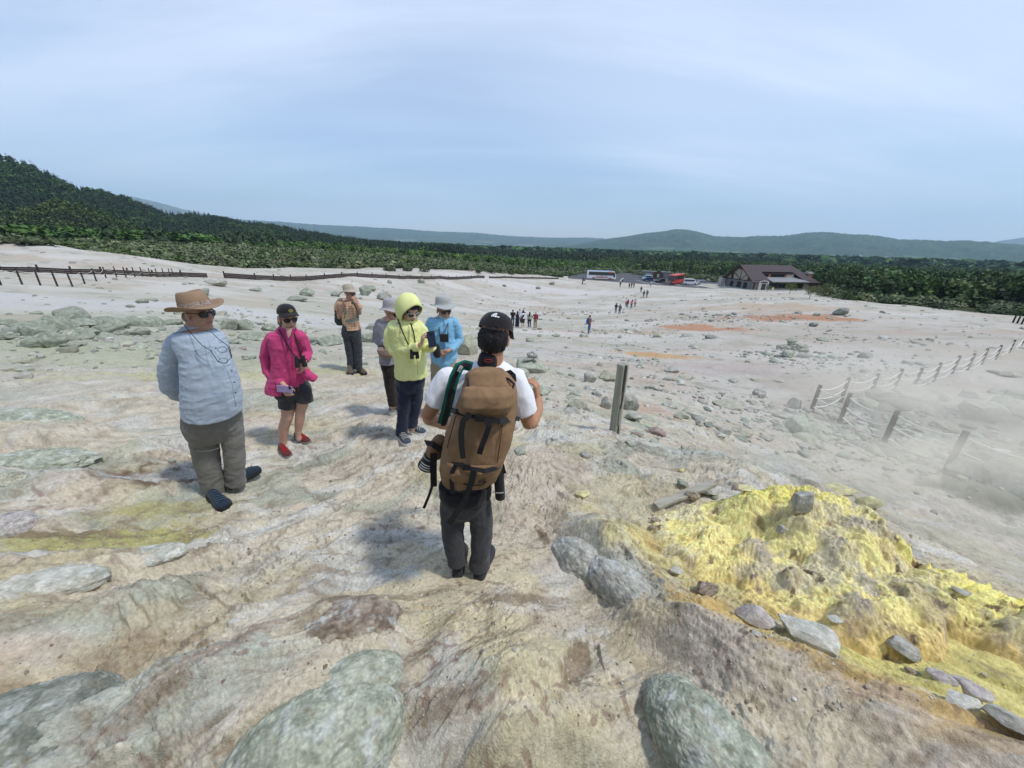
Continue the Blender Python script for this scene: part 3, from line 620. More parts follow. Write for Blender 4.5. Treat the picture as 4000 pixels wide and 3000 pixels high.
BUSH = [(1197, 1038, 6.0, 3.0, 'large dome shaped dwarf pine bush, leftmost of the two by the brown bank'), (1268, 1040, 5.0, 2.2, 'large dwarf pine bush directly right of the biggest dome shaped bush'), (935, 1020, 6.5, 3.0, 'grey green bush left of the brown bank, in front of the belt'), (1005, 1018, 4.5, 2.2, 'smaller grey green bush touching the left bank bush'),
 (1198 + 1, 1046, 0, 0, ''), (1527, 1056, 4.2, 1.3, 'flat dwarf pine bush on white ground, first of the small row behind the boardwalk'), (1593, 1057, 3.2, 1.1, 'tiny flat bush second in the row behind the boardwalk'), (1655, 1060, 4.2, 1.6, 'round bush third in the row behind the boardwalk'),
 (1870, 1068, 3.0, 1.4, 'small bush above the right end of the long boardwalk'), (1920, 1068, 4.2, 1.9, 'pointed bush just right of the boardwalk end'), (1997, 1072, 3.0, 1.0, 'low bush on white ground left of the small white sign'), (2125, 1077, 2.6, 1.0, 'small bush between the boardwalk end and the striped coach'), (2190, 1080, 3.6, 1.4, 'bush near the small white sign, nearest the striped coach'),
 (30, 995, 6.5, 1.3, 'low bush at the far left edge by the white mound'), (180, 1003, 6.5, 1.6, 'low spreading bush between the two white mounds on the left'), (190, 985, 4, 1.0, 'small bush on the crest of the left white mound'), (1230 - 38, 1085, 0, 0, '')]
BUSH += [(1195 + 5, 1042, 0, 0, '')]
for k, (px, py, w, h, lb) in enumerate(BUSH):
    if w: bush(px, py, w, h, lb, (.10, .115, .06) if k % 2 else (.08, .10, .05), k)
bush(1192 + 0, 1043, .01, .01, 'x') if False else None
# individual trees by the visitor centre
def tree(px, py, h, label, c, seed, crownw=.38, n=900, birch=False, r=None, low=.28):
    if r: d = ray(px, py); q = math.hypot(d[0], d[1]); x_, y_ = d[0] / q * r, d[1] / q * r; g0 = Vector((x_, y_, gz(x_, y_)))
    else: g0 = GP(px, py)
    t = empty('broadleaf_tree', g0); tag(t, label, 'tree', 'trees round the visitor centre')
    gg = random.Random(seed); b = MB(); b.tube([(0, 0, -.3), (gg.uniform(-.1, .1), 0, h * .3), (gg.uniform(-.2, .2), gg.uniform(-.2, .2), h * .75)], [h * .022, h * .015, h * .004], 7)
    for k in range(7):
        an = gg.uniform(0, 6.28); z0 = h * gg.uniform(.22, .5); b.tube([(0, 0, z0), (math.cos(an) * h * .12, math.sin(an) * h * .12, z0 + h * .12), (math.cos(an) * h * .26, math.sin(an) * h * .26, z0 + h * .24)], [h * .009, h * .006, h * .002], 5)
    b.build('trunk', mat('birch_bark', (.42, .40, .36), .9, .4, 5) if birch else bark, t)
    V, F, sh = crown_cloud(n, h * crownw, h * (1 - low) * .5, h * .022, 600 + seed, cz=h * (low + (1 - low) * .46), lumps=22)
    link('crown', mesh_np('crown', V, F, False, np.clip(np.array(c)[None] * sh[:, None], 0, 1)), lf, t); return t
YG = (.12, .16, .05); MG = (.065, .11, .03); DG = (.045, .07, .026); OG = (.13, .14, .065)
tree(3085, 1146, 3.6, 'yellow green bushy tree directly before the terrace of the visitor centre', YG, 1, .42, low=.05)
tree(3160, 1168, 3.3, 'olive green spreading bush tree right of the yellow green terrace tree', OG, 2, .6, low=.05)
tree(2998, 1138, 2.3, 'small round yellow green tree in front of the entrance windows', YG, 3, .4, 500, low=.05)
tree(3215, 1160, 3.8, 'grey green tree at the right corner of the visitor centre', OG, 4, .5, low=.05)
tree(3300, 1175, 3.0, 'low dark bush tree at the edge of the pale ground right of the visitor centre', DG, 5, .6, low=.02)
tree(3400, 1180, 2.6, 'very low dark green bush tree, second right of the visitor centre', DG, 6, .7, low=.0)
tree(2790, 1050, 7, 'slim pale birch standing left of the visitor centre gable', MG, 7, .22, birch=True, r=190, low=.2)
tree(2720, 1050, 7.5, 'rounded light green birch behind the silver car', YG, 8, .3, birch=True, r=205, low=.2)
tree(2640, 1050, 9, 'tall round green tree rising right of the red coach', MG, 9, .34, r=215, low=.2)
tree(3290, 1050, 9, 'tall mid green tree behind the chimney of the visitor centre', MG, 10, .36, r=150, low=.2)
tree(3360, 1060, 8.5, 'dark green tree second right of the chimney', DG, 11, .4, r=146, low=.15)
tree(3440, 1070, 7, 'light yellow green tree right of the dark tree by the chimney', YG, 12, .42, r=142, low=.1)
tree(2880, 1040, 9.5, 'dark conical tree directly behind the roof ridge of the visitor centre', DG, 13, .25, r=190, low=.1)
# farm sheds and a silo far out on the plain
whw = mat('white_farm_wall', (.66, .66, .64), .8, .05); rfb = mat('pale_farm_roof', (.30, .42, .55), .6, .1)
for (px, py, L_, W2, H2, lb, silo) in ((3352, 1018, 14, 14, 22, 'tall pale silo tower of the far farm on the plain', True), (3322, 1016, 60, 22, 12, 'long white farm shed left of the far silo', False), (3300, 1017, 40, 20, 8, 'low blue roofed farm shed, leftmost at the far farm', False), (3455, 1014, 70, 22, 9, 'long pale shed right of the far silo', False)):
    d = ray(px, py); q = math.hypot(d[0], d[1]); x_, y_ = d[0] / q * 2900, d[1] / q * 2900; zb = CAMZ + 2900 * d[2] / q; t = empty('farm_silo' if silo else 'farm_shed', (x_, y_, zb), R(-30)); tag(t, lb, 'silo' if silo else 'shed')
    MB().box((0, 0, H2 / 2 - 12), (L_, W2, H2 + 24)).build('wall', whw, t); MB().prism([(-W2 / 2 - 1, 0), (W2 / 2 + 1, 0), (0, 5)], L_ + 2, Matrix.Translation((-L_ / 2 - 1, 0, H2)) @ Matrix.Rotation(R(90), 4, 'Z') @ Matrix.Rotation(R(90), 4, 'X')).build('roof', rfb, t)
# haze: one closed box of even, thin air
hb = MB().box((0, 0, 560), (30000, 30000, 1340)); hz_m = bpy.data.materials.new('haze'); hz_m.use_nodes = True; t = hz_m.node_tree; t.nodes.clear()
pv = N(t, 'ShaderNodeVolumePrincipled'); pv.inputs['Color'].default_value = (.60, .80, 1.0, 1); pv.inputs['Density'].default_value = 9e-5; pv.inputs['Anisotropy'].default_value = .2
oo = N(t, 'ShaderNodeOutputMaterial'); t.links.new(pv.outputs[0], oo.inputs['Volume'])
hz = hb.build('haze', hz_m); tag(hz, 'thin blue air haze over the whole plain and hills', 'haze', kind='stuff')
# ---------------------------------------------------------------- car park and visitor centre
asph = mat('asphalt', (.085, .087, .092), .95, .2, 1.5); linep = mat('road_paint', (.62, .62, .60), .8)
ks = np.linspace(0, 1, 13)
b = MB(); b.prism([(22, 158.7), (78.6, 127.6), (95.5, 150), (59.5, 206.5), (27, 205.5)], .02, Matrix.Translation((0, 0, -11.79))); lot = b.build('car_park', asph); tag(lot, kind='structure')
b = MB()
for k in range(40):
    t0 = k / 40; t1 = (k + .93) / 40
    p0 = (22 + 56.6 * t0, 158.5 - 31.1 * t0); p1 = (22 + 56.6 * t1, 158.5 - 31.1 * t1); c_ = ((p0[0] + p1[0]) / 2, (p0[1] + p1[1]) / 2, -11.72)
    b.box(c_, (math.dist(p0, p1), .18, .24), math.atan2(-31.1, 56.6))
kb = b.build('kerb', mat('kerb_concrete', (.30, .28, .25), .9, .3, 3)); tag(kb, kind='structure')
b = MB()
for (a0, a1, c0, c1) in [((41.5, 152), (46, 165), 0, 0), ((51.2, 146), (50.3, 160), 0, 0), ((54.7, 144.2), (54, 158), 0, 0), ((61, 141), (61.5, 154), 0, 0), ((66.5, 138), (68, 152), 0, 0), ((72, 135), (75, 148), 0, 0)]:
    b.box(((a0[0] + a1[0]) / 2, (a0[1] + a1[1]) / 2, -11.766), (math.dist(a0, a1), .28, .006), math.atan2(a1[1] - a0[1], a1[0] - a0[0]))
pl_ = b.build('parking_lines', linep); tag(pl_, kind='structure')
timber = mat('dark_timber', (.055, .032, .024), .8, .3, 3); cream = mat('cream_plaster', (.38, .35, .28), .9, .08, 2); stonew = mat('grey_stone_wall', (.17, .18, .18), .9, .35, 2.5, .03, 4)
roofm = mat('roof_shingle', (.075, .058, .06), .85, .2, 3, .02, 5, stretch=(1, 1, 6)); glassd = mat('dark_glass', (.015, .018, .02), .12, .1, 2, spec=.6); tin = mat('pale_metal_roof', (.24, .24, .24), .5, .15, 1.2, stretch=(3, .2, 1)); brick = mat('brown_brick', (.22, .115, .07), .9, .3, 5)
palest = mat('pale_stone', (.42, .40, .37), .9, .2, 4); concr = mat('concrete', (.38, .36, .33), .9, .15, 2)
vc = empty('visitor_centre', (BO[0], BO[1], -11.0), BYAW); tag(vc, 'long brown roofed visitor centre with half timbered gable beside the car park', 'building')
L_, D_, EH, RH = 24.6, 12.6, 3.1, 7.6
def poly(mb, pts, th, nrm=None):
    """thick polygon: pts 3-D coplanar"""
    P_ = [Vector(p) for p in pts]; n = (P_[1] - P_[0]).cross(P_[2] - P_[0]).normalized() * th
    k = len(P_); mb.add(P_ + [p - n for p in P_], [tuple(range(k)), tuple(range(2 * k - 1, k - 1, -1))] + [(i, k + i, k + (i + 1) % k, (i + 1) % k) for i in range(k)]); return mb
b = MB(); b.box((L_ / 2, D_ / 2, EH * .5 - .2), (L_, D_, EH + .4 - .02)); b.add([(0, 0, EH), (0, D_, EH), (0, D_ / 2, RH - .3), (.3, 0, EH), (.3, D_, EH), (.3, D_ / 2, RH - .3)], [(0, 2, 1), (3, 4, 5), (0, 1, 4, 3), (1, 2, 5, 4), (2, 0, 3, 5)]); b.build('wall', cream, vc)
b = MB(); b.box((-.06, D_ / 2, 1.2), (.12, D_ + .1, 2.75)); b.build('stone_wall', stonew, vc)
b = MB()                                          # main roof with the front cut away for the clerestory
e = .9; sl_ = (RH - EH) / (D_ / 2); ez = EH - e * sl_; rx1 = L_ - 5.2
def rz_(y): return RH - abs(D_ / 2 - y) * sl_
poly(b, [(-1.2, -e, ez), (6.2, -e, ez), (5.0, 2.6, rz_(2.6)), (5.0, D_ / 2, RH), (-1.2, D_ / 2, RH)], .22)
poly(b, [(5.0, 3.4, rz_(3.4)), (17.6, 3.4, rz_(3.4)), (rx1, D_ / 2, RH), (5.0, D_ / 2, RH)], .22)
poly(b, [(20.2, -e, ez), (L_ + 1, -e, ez), (rx1, D_ / 2, RH), (17.6, 3.4, rz_(3.4))], .22)
poly(b, [(-1.2, D_ + e, ez), (-1.2, D_ / 2, RH), (rx1, D_ / 2, RH), (L_ + 1, D_ + e, ez)], .22)
poly(b, [(L_ + 1, -e, ez), (L_ + 1, D_ + e, ez), (rx1, D_ / 2, RH)], .22)
b.build('roof', roofm, vc)
b = MB()                                           # barge boards, brackets, beams
for s_ in (-1, 1):
    y0, y1 = (D_ / 2, -e) if s_ < 0 else (D_ / 2, D_ + e); b.tube([(-1.3, y0, RH - .12), (-1.3, y1, ez - .12)], .17, 4)
b.box((-.03, D_ / 2, 2.65), (.35, D_ + .3, .28)); b.box((-.05, 2.6, 3.7), (.16, .9, 1.9)); b.box((-.05, D_ - 2.6, 3.7), (.16, .9, 1.9))
b.tube([(-.08, D_ / 2, 2.8), (-.08, D_ / 2, 6.6)], .09, 4); b.tube([(-.08, D_ / 2, 2.8), (-.08, 3.1, 4.9)], .10, 4); b.tube([(-.08, D_ / 2, 2.8), (-.08, D_ - 3.1, 4.9)], .10, 4); b.box((-.08, D_ / 2, 6.4), (.16, 1.9, .8))
b.box((L_ / 2, -.08, 2.95), (L_ + .3, .3, .22))
for x_ in (.1, 9.0, 15.9, 22.6): b.box((x_, -.12, 1.35), (.42 if x_ < 20 else .7, .36, 2.95))
b.box((11.4, 2.85, 5.0), (12.6, .3, .28)); b.build('timber_frame', timber, vc)
for (y0, w_, h_) in ((3.4, 1.6, 2.0), (6.2, 1.8, 2.1), (9.6, 1.5, 1.9)):
    d_ = MB().box((-.14, y0, h_ / 2), (.06, w_, h_)).build('door', glassd, vc); MB().box((-.19, y0, h_ / 2), (.04, .07, h_)).build('frame', timber, d_)
for (x0, x1) in ((4.9, 8.7), (9.3, 15.6), (16.2, 19.8)):
    w_ = MB().box(((x0 + x1) / 2, -.03, 1.3), (x1 - x0, .06, 1.7)).build('window', glassd, vc)
    f_ = MB(); n_ = int((x1 - x0) / 1.3)
    f_.box(((x0 + x1) / 2, -.08, .48), (x1 - x0, .06, .08))
    for k in range(1, n_): f_.box((x0 + (x1 - x0) * k / n_, -.08, 1.3), (.06, .05, 1.7))
    f_.build('frame', timber, w_)
for (x0, x1) in ((5.3, 7.6), (8.6, 14.2)):
    w_ = MB().box(((x0 + x1) / 2, 2.9, 4.35), (x1 - x0, .12, 1.0)).build('window', glassd, vc)
    f_ = MB().box(((x0 + x1) / 2, 2.82, 3.88), (x1 - x0, .07, .07)); [f_.box((x0 + (x1 - x0) * k / 4, 2.82, 4.35), (.09, .06, 1.0)) for k in range(5)]; f_.build('frame', timber, w_)
MB().box((8.1, 2.88, 4.35), (.95, .14, 1.1)).box((14.7, 2.88, 4.35), (.9, .14, 1.1)).build('brick_pier', brick, vc)
MB().box((16.6, 2.95, 4.3), (2.9, .14, 1.0)).build('panel', cream, vc)
b = MB(); poly(b, [(5.6, -1.7, 2.75), (20.4, -1.7, 2.75), (18.6, 2.8, 3.85), (5.9, 2.8, 3.85)], .12); b.build('veranda_roof', tin, vc)
b = MB(); b.box((3.0, -.45, 1.2), (3.0, .6, 2.5)); b.build('porch', palest, vc)
b = MB()
for k in range(9):
    a_ = math.pi * k / 8; b.box((3.0 - 1.7 * math.cos(a_), -.8, 2.2 + .75 * math.sin(a_)), (.42, .25, .34), 0)
for z_ in (.3, .8, 1.3, 1.8):
    b.box((1.3, -.8, z_), (.45, .25, .3)); b.box((4.7, -.8, z_), (.45, .25, .3))
b.build('stone_arch', mat('white_stones', (.5, .48, .46), .9), vc); MB().box((3.2, -.79, 1.0), (1.5, .06, 1.9)).build('door', glassd, vc)
MB().box((12, -.25, .22), (14, .3, .42)).build('plinth', palest, vc)
c_ = MB().box((23.6, 2.6, 4.2), (1.9, 1.6, 1.9)).build('chimney', brick, vc); MB().box((23.6, 2.6, 5.3), (2.1, 1.8, .34)).box((23.6, 2.6, 5.6), (1.6, 1.3, .3)).build('cap', concr, c_)
MB().box((L_ - .3, -.1, 1.4), (1.1, .9, 2.95)).build('corner_pier', brick, vc)
MB().box((-1.3, D_ + .6, 1.0), (1.6, 1.5, 3.2)).build('side_hut', palest, vc)
tr = MB().box((12, -3.6, -.06), (30, 4.0, .22)).build('terrace', concr); tr.matrix_world = vc.matrix_world; tr.location = (BO[0], BO[1], -11.0); tr.rotation_euler = (0, 0, BYAW); tag(tr, kind='structure')
def LOC(x, y, z=0): c, s = math.cos(BYAW), math.sin(BYAW); return (BO[0] + x * c - y * s, BO[1] + x * s + y * c, -11.0 + z)
sb = empty('folding_sign', LOC(4.6, -3.2, .05), BYAW); tag(sb, 'small pale yellow folding sign on the terrace before the porch', 'sign'); MB().box((0, 0, .55), (.7, .05, 1.0)).build('panel', mat('pale_yellow_board', (.6, .6, .3), .7), sb); MB().tube([(-.3, -.05, 0), (-.3, .12, .5)], .03, 5).tube([(.3, -.05, 0), (.3, .12, .5)], .03, 5).build('leg', timber, sb)
# kiosk and porch hut behind the cars
kx, ky = 62.5, 171
kk = empty('kiosk', (kx, ky, -11.77), R(-18)); tag(kk, 'low grey concrete kiosk with brown gabled porch across the car park', 'kiosk')
MB().box((0, 0, 1.35), (11, 3.4, 2.7)).build('wall', mat('kiosk_grey', (.24, .24, .23), .9, .2), kk); MB().box((0, 0, 2.82), (11.6, 4, .2)).build('roof', stonew, kk); MB().box((-3.4, -1.72, 1.5), (2.2, .06, 1.3)).build('window', palest, kk)
b = MB(); b.prism([(-2, 0), (2, 0), (2, 2.2), (0, 3.6), (-2, 2.2)], 1.2, Matrix.Translation((.6, -1.6, 0)) @ Matrix.Rotation(R(90), 4, 'X')); b.build('porch', mat('brown_wood', (.09, .05, .03), .85, .3), kk); MB().box((.6, -2.85, 1.3), (1.0, .06, 1.4)).build('poster', palest, kk)
pole = MB().tube([(66.5, 168, -11.8), (66.5, 168, -5.2)], .07, 6).build('flag_pole', palest); tag(pole, 'thin pale pole rising behind the red coach', 'pole')
for k, q in enumerate([(41.5, 199), (43.2, 199.6), (45, 200), (48, 200.6)]):
    bo = MB().tube([(0, 0, 0), (0, 0, .1), (0, 0, 1.0), (0, 0, 1.08)], [.13, .10, .10, .04], 8).build('bollard', linep); bo.location = (q[0], q[1], -11.78); tag(bo, 'short white bollard, %s from the left in the row beyond the car park' % ('first', 'second', 'third', 'fourth')[k], 'bollard', 'white bollards at the far edge of the car park')
# ---------------------------------------------------------------- vehicles
tyre = mat('tyre', (.02, .02, .02), .85); rimm = mat('rim', (.35, .35, .36), .4, metal=.6); gls = mat('vehicle_glass', (.02, .03, .035), .08, .05, spec=.7); lampm = mat('lamp_lens', (.6, .6, .58), .2); redl = mat('tail_lens', (.4, .02, .02), .3); blackp = mat('black_plastic', (.02, .02, .022), .6)
def prof_body(name, prof, w, m, parent, tum=.0, bev=.06):
    """side profile (x,z) extruded across y with rounded edges; upper part leans in by tum"""
    b = MB(); zmax = max(z for _, z in prof); zmid = .5 * zmax; n = len(prof); V = []
    for s_ in (-1, 1):
        for x, z in prof: V.append((x, s_ * (w / 2 - tum * max(0, (z - zmid) / (zmax - zmid))), z))
    F = [tuple(range(n))[::-1], tuple(range(n, 2 * n))] + [(i, (i + 1) % n, n + (i + 1) % n, n + i) for i in range(n)]
    b.add(V, F); return b.build(name, m, parent, bevel=bev)
def wheels(parent, xs, w, r):
    for x in xs:
        for s_ in (-1, 1):
            y = s_ * (w / 2 - .12)
            t = MB().tube([(x, y - .12, r), (x, y + .12, r)], r, 18).build('wheel', tyre, parent); MB().tube([(x, y + s_ * .1, r), (x, y + s_ * .14, r)], r * .6, 14).build('rim', rimm, t)
def coach(name, pos, yaw, label, body, roofc, L=11.6, W=2.5, H=3.45, livery=None, band=None):
    v = empty(name, pos, yaw); tag(v, label, 'coach')
    prof_body('body', [(-L / 2, .35), (L / 2 - .1, .35), (L / 2, .9), (L / 2 - .12, 1.7), (L / 2 - .75, H - .15), (L / 2 - 1.2, H), (-L / 2 + .25, H), (-L / 2, H - .5)], W, body, v, .05, .08)
    prof_body('roof', [(-L / 2 + .3, H - .12), (L / 2 - 1.0, H - .12), (L / 2 - 1.6, H + .08), (-L / 2 + .6, H + .08)], W - .12, roofc, v, .1, .04)
    for s_ in (-1, 1):
        w_ = MB().prism([(-L / 2 + .5, 1.75), (L / 2 - 1.2, 1.75), (L / 2 - 1.2, 1.25), (L / 2 - .35, 1.25), (L / 2 - .8, H - .38), (-L / 2 + .7, H - .38)], .03, Matrix.Translation((0, s_ * (W / 2 + .005) + .015, 0)) @ Matrix.Rotation(R(90), 4, 'X')).build('side_window', gls, v)
        f_ = MB(); [f_.box((x, s_ * (W / 2 + .02), 2.4), (.07, .03, 1.35)) for x in np.arange(-L / 2 + 1.8, L / 2 - 1.5, 1.5)]; f_.build('pillar', blackp, w_)
        if livery: livery(v, s_, L, W)
        MB().box((L / 2 - .25, s_ * (W / 2 + .22), 2.6), (.16, .3, .45)).tube([(L / 2 - .5, s_ * W / 2, 3.0), (L / 2 - .2, s_ * (W / 2 + .22), 2.95)], .04, 5).build('mirror', blackp, v)
        MB().box((L / 2 - .03, s_ * (W / 2 - .45), .85), (.08, .45, .22)).build('headlight', lampm, v); MB().box((-L / 2 - .01, s_ * (W / 2 - .3), 1.0), (.05, .25, .5)).build('tail_light', redl, v)
    b = MB(); b.add([(L / 2 - .02, -W / 2 + .12, 1.35), (L / 2 - .02, W / 2 - .12, 1.35), (L / 2 - .7, W / 2 - .18, H - .3), (L / 2 - .7, -W / 2 + .18, H - .3), (L / 2 + .03, -W / 2 + .12, 1.35), (L / 2 + .03, W / 2 - .12, 1.35), (L / 2 - .62, W / 2 - .18, H - .3), (L / 2 - .62, -W / 2 + .18, H - .3)], [(0, 3, 2, 1), (4, 5, 6, 7), (0, 1, 5, 4), (1, 2, 6, 5), (2, 3, 7, 6), (3, 0, 4, 7)]); b.build('windscreen', gls, v)
    MB().box((L / 2 + .0, 0, .5), (.06, .52, .18)).build('number_plate', lampm, v); wheels(v, (L / 2 - 2.4, -L / 2 + 2.7), W, .5); return v
def liv1(v, s_, L, W):
    y = s_ * (W / 2 + .012); og = mat('orange_livery', (.60, .16, .07), .4); bl = mat('blue_livery', (.06, .14, .42), .4); gr = mat('green_livery', (.12, .35, .12), .4)
    Mx = Matrix.Translation((0, y + .01, 0)) @ Matrix.Rotation(R(90), 4, 'X')
    MB().prism([(-2.4, 1.45), (-1.9, 1.2), (2.2, 1.05), (L / 2 - .6, .45), (L / 2 - 1.3, .42), (1.8, .75), (-2.2, .72)], .012, Mx).prism([(2.6, 3.3), (L / 2 - 1.2, 3.25), (L / 2 - .9, 2.95), (3.0, 2.75)], .02, Mx).prism([(-1.9, 1.6), (-1.3, 1.62), (-1.5, 1.3)], .012, Mx).build('stripe', og, v)
    MB().box((.2, y, 1.42), (.5, .03, .34)).box((.9, y, 1.45), (.4, .03, .3)).box((1.9, y, 1.4), (.6, .03, .3)).build('lettering', bl, v); MB().box((-.5, y, 1.42), (.45, .03, .3)).build('emblem', gr, v)
coach('striped_coach', (35.2, 157.6, -11.77), R(-7), 'white coach with orange stripe and blue roof at the left end of the car park', mat('white_paint', (.72, .72, .74), .3, .03), mat('blue_roof_paint', (.08, .22, .45), .3, .05), livery=liv1)
def liv2(v, s_, L, W):
    y = s_ * (W / 2 + .012); MB().box((-1.0, y, 1.15), (3.2, .03, .12)).box((-1.4, y, 1.0), (2.2, .03, .08)).build('lettering', mat('faded_gold', (.5, .25, .15), .5), v)
hdg = R(-90) - R(24.5) + R(-17) ;
coach('red_coach', (62.3, 149.0, -11.77), math.atan2(-math.cos(R(40)), -math.sin(R(40))), 'red coach parked nose towards the white ground in the middle of the car park', mat('red_paint', (.50, .035, .03), .3, .05), mat('red_roof_paint', (.58, .06, .05), .35, .05), livery=liv2)
def car(name, pos, yaw, label, cat, pc, L=4.3, W=1.75, H=1.5, kind='car'):
    v = empty(name, pos, yaw); tag(v, label, cat); h = L / 2
    if kind == 'van': pr = [(-h, .3), (h, .3), (h, .85), (h - .35, 1.1), (h - 1.15, H - .12), (h - 1.6, H), (-h + .1, H), (-h, H - .3)]; wi = [(-h + .25, H * .56), (h - .75, H * .56), (h - 1.3, H * .88), (-h + .25, H * .88)]
    elif kind == 'box': pr = [(-h, .3), (h, .3), (h, .9), (h - .7, 1.05), (h - 1.3, H), (-h + .15, H), (-h, H * .6)]; wi = [(-h + .25, H * .6), (h - .85, H * .6), (h - 1.4, H * .92), (-h + .3, H * .92)]
    else: pr = [(-h, .3), (h, .3), (h, .75), (h - .9, .95), (h - 1.7, H), (-h + .9, H), (-h + .1, H * .65)]; wi = [(-h + .35, H * .63), (h - 1.05, H * .63), (h - 1.75, H * .93), (-h + .95, H * .93)]
    prof_body('body', pr, W, pc, v, .12, .05)
    for s_ in (-1, 1):
        MB().prism(wi, .03, Matrix.Translation((0, s_ * (W / 2 - .045) + .015, 0)) @ Matrix.Rotation(R(90), 4, 'X')).build('side_window', gls, v)
        MB().box((h - .02, s_ * (W / 2 - .25), .75), (.08, .3, .16)).build('headlight', lampm, v); MB().box((-h + .01, s_ * (W / 2 - .2), .9), (.07, .16, .3)).build('tail_light', redl, v)
        MB().box((h - 1.2, s_ * (W / 2 + .1), H * .62), (.12, .16, .14)).build('mirror', pc, v)
    x1, z1 = pr[4 if kind != 'car' else 4][0], H - .1; x0, z0 = pr[3][0], pr[3][1]
    b = MB(); b.add([(x0 - .08, -W / 2 + .15, z0 + .06), (x0 - .08, W / 2 - .15, z0 + .06), (x1 - .0, W / 2 - .22, z1), (x1, -W / 2 + .22, z1), (x0 + .0, -W / 2 + .15, z0 + .08), (x0, W / 2 - .15, z0 + .08), (x1 + .06, W / 2 - .22, z1 + .03), (x1 + .06, -W / 2 + .22, z1 + .03)], [(0, 3, 2, 1), (4, 5, 6, 7), (0, 1, 5, 4), (1, 2, 6, 5), (2, 3, 7, 6), (3, 0, 4, 7)]); b.build('windscreen', gls, v)
    wheels(v, (h - .85, -h + .8), W, .33); return v
car('white_van', (66.9, 146.8, -11.77), R(-14), 'white high roofed van right of the red coach', 'van', mat('white_paint', (.72, .72, .74), .3), 4.9, 1.8, 2.15, 'van')
car('parked_car', (71.8, 146.6, -11.77), R(-14), 'silver estate car just beyond the nose of the white van', 'car', mat('silver_paint', (.42, .42, .42), .3, metal=.3), 4.5, 1.75, 1.55)
car('parked_car', (73.6, 150.5, -11.77), R(-14), 'dark grey car half hidden behind the silver estate car', 'car', mat('dark_grey_paint', (.06, .06, .07), .3), 4.6, 1.8, 1.6)
car('parked_car', (53.6, 155.5, -11.77), R(176), 'dark blue compact car, the nearer of the pair left of the red coach', 'car', mat('dark_blue_paint', (.02, .05, .11), .25), 3.8, 1.68, 1.6, 'box')
car('parked_van', (55.3, 161.5, -11.77), R(172), 'pale blue boxy van behind the dark blue compact car', 'van', mat('pale_blue_paint', (.42, .62, .68), .3), 4.0, 1.7, 1.95, 'box')
car('parked_car', (57.3, 151.8, -11.77), R(-150), 'black car squeezed against the left side of the red coach', 'car', mat('black_paint', (.015, .015, .017), .25), 4.2, 1.7, 1.55)
ib = empty('notice_board', (56.3, 141.6, gz(56.3, 141.6)), R(-20)); tag(ib, 'brown framed notice board in front of the red coach', 'sign'); MB().box((0, 0, 1.2), (2.0, .08, .9)).build('panel', mat('faded_board', (.25, .2, .17), .8, .3), ib)
for s_ in (-1, 1): MB().box((s_ * 1.0, 0, .8), (.12, .12, 1.7)).build('post', timber, ib)
# ---------------------------------------------------------------- fences
dw = mat('weathered_dark_wood', (.045, .032, .028), .85, .4, 9, .004, 40, stretch=(1, 1, .15)); ropem = mat('rope', (.74, .71, .62), .9, .2, 60)
def poly_px(pts): return [GP(*p) for p in pts]
def plank_wall(name, pts, h, label, step=2.6, nplank=3):
    g = [Vector(p) for p in pts]; t = empty(name, g[0]); tag(t, label, 'fence'); o = g[0]; b = MB(); first = None
    for a_, c_ in zip(g[:-1], g[1:]):
        n_ = max(1, round((c_ - a_).length / step))
        for k in range(n_):
            p = a_.lerp(c_, k / n_); q = a_.lerp(c_, (k + 1) / n_); p.z = gz(p.x, p.y); q.z = gz(q.x, q.y); d_ = (q - p).normalized(); nn = Vector((d_.y, -d_.x, 0)).normalized()
            for j in range(nplank):
                z = h * (j + .5) / nplank; b.strip([p - o + Vector((0, 0, z)), q - o + Vector((0, 0, z))], h / nplank * .92, .05, nn)
            pm = MB().box((0, 0, (h + .25) / 2), (.13, .13, h + .3)) if first is None else None
            if first is None: first = pm.build('post', dw, t); first.location = p - o - nn * .09
            else: c = first.copy(); col.objects.link(c); c.parent = t; c.location = p - o - nn * .09
    b.build('plank', dw, t); return t
plank_wall('plank_fence', poly_px([(-60, 1050), (0, 1055), (150, 1062), (400, 1072), (600, 1079), (812, 1086)]), .62, 'low dark plank barrier running from the left edge across the white ground')
plank_wall('plank_fence', poly_px([(878, 1086), (1000, 1093), (1200, 1095), (1400, 1096), (1650, 1092), (1893, 1086)]), .75, 'long low dark plank barrier in the middle distance behind the rocks', 3.4)
plank_wall('plank_fence', poly_px([(1912, 1086), (2050, 1088), (2182, 1090)]), .55, 'short thin far plank barrier ending near the striped coach', 4)
def rope_fence(pts, h, r, nrope, sag, label, n=8, breaks=(), pr=.011, tops=None):
    g = [Vector(p) for p in pts]; t = empty('rope_fence', g[0]); tag(t, label, 'fence'); o = g[0]; rnd = random.Random(len(g)); P0 = []
    for k, p in enumerate(g):
        lean = Vector((rnd.uniform(-.03, .03), rnd.uniform(-.03, .03), 1)) * h; q = MB().tube([(0, 0, -.25), tuple(lean * .5), tuple(lean)], [r, r * .98, r * .93], n).build('post', dw, t, smooth=False); q.location = p - o; P0.append((p - o, lean))
    for k in range(len(g) - 1):
        if k in breaks: continue
        for j in range(nrope):
            f = [.88, .55, .22][j] if nrope == 3 else [.85, .45][j]
            a_ = P0[k][0] + P0[k][1] * f; c_ = P0[k + 1][0] + P0[k + 1][1] * f; m_ = []
            for u in range(11): w_ = u / 10; q = a_.lerp(c_, w_); q.z -= sag * (a_ - c_).length * 4 * w_ * (1 - w_) * .25; m_.append(q)
            MB().tube(m_, pr, 6).build('rope', ropem, t, smooth=True)
    return t
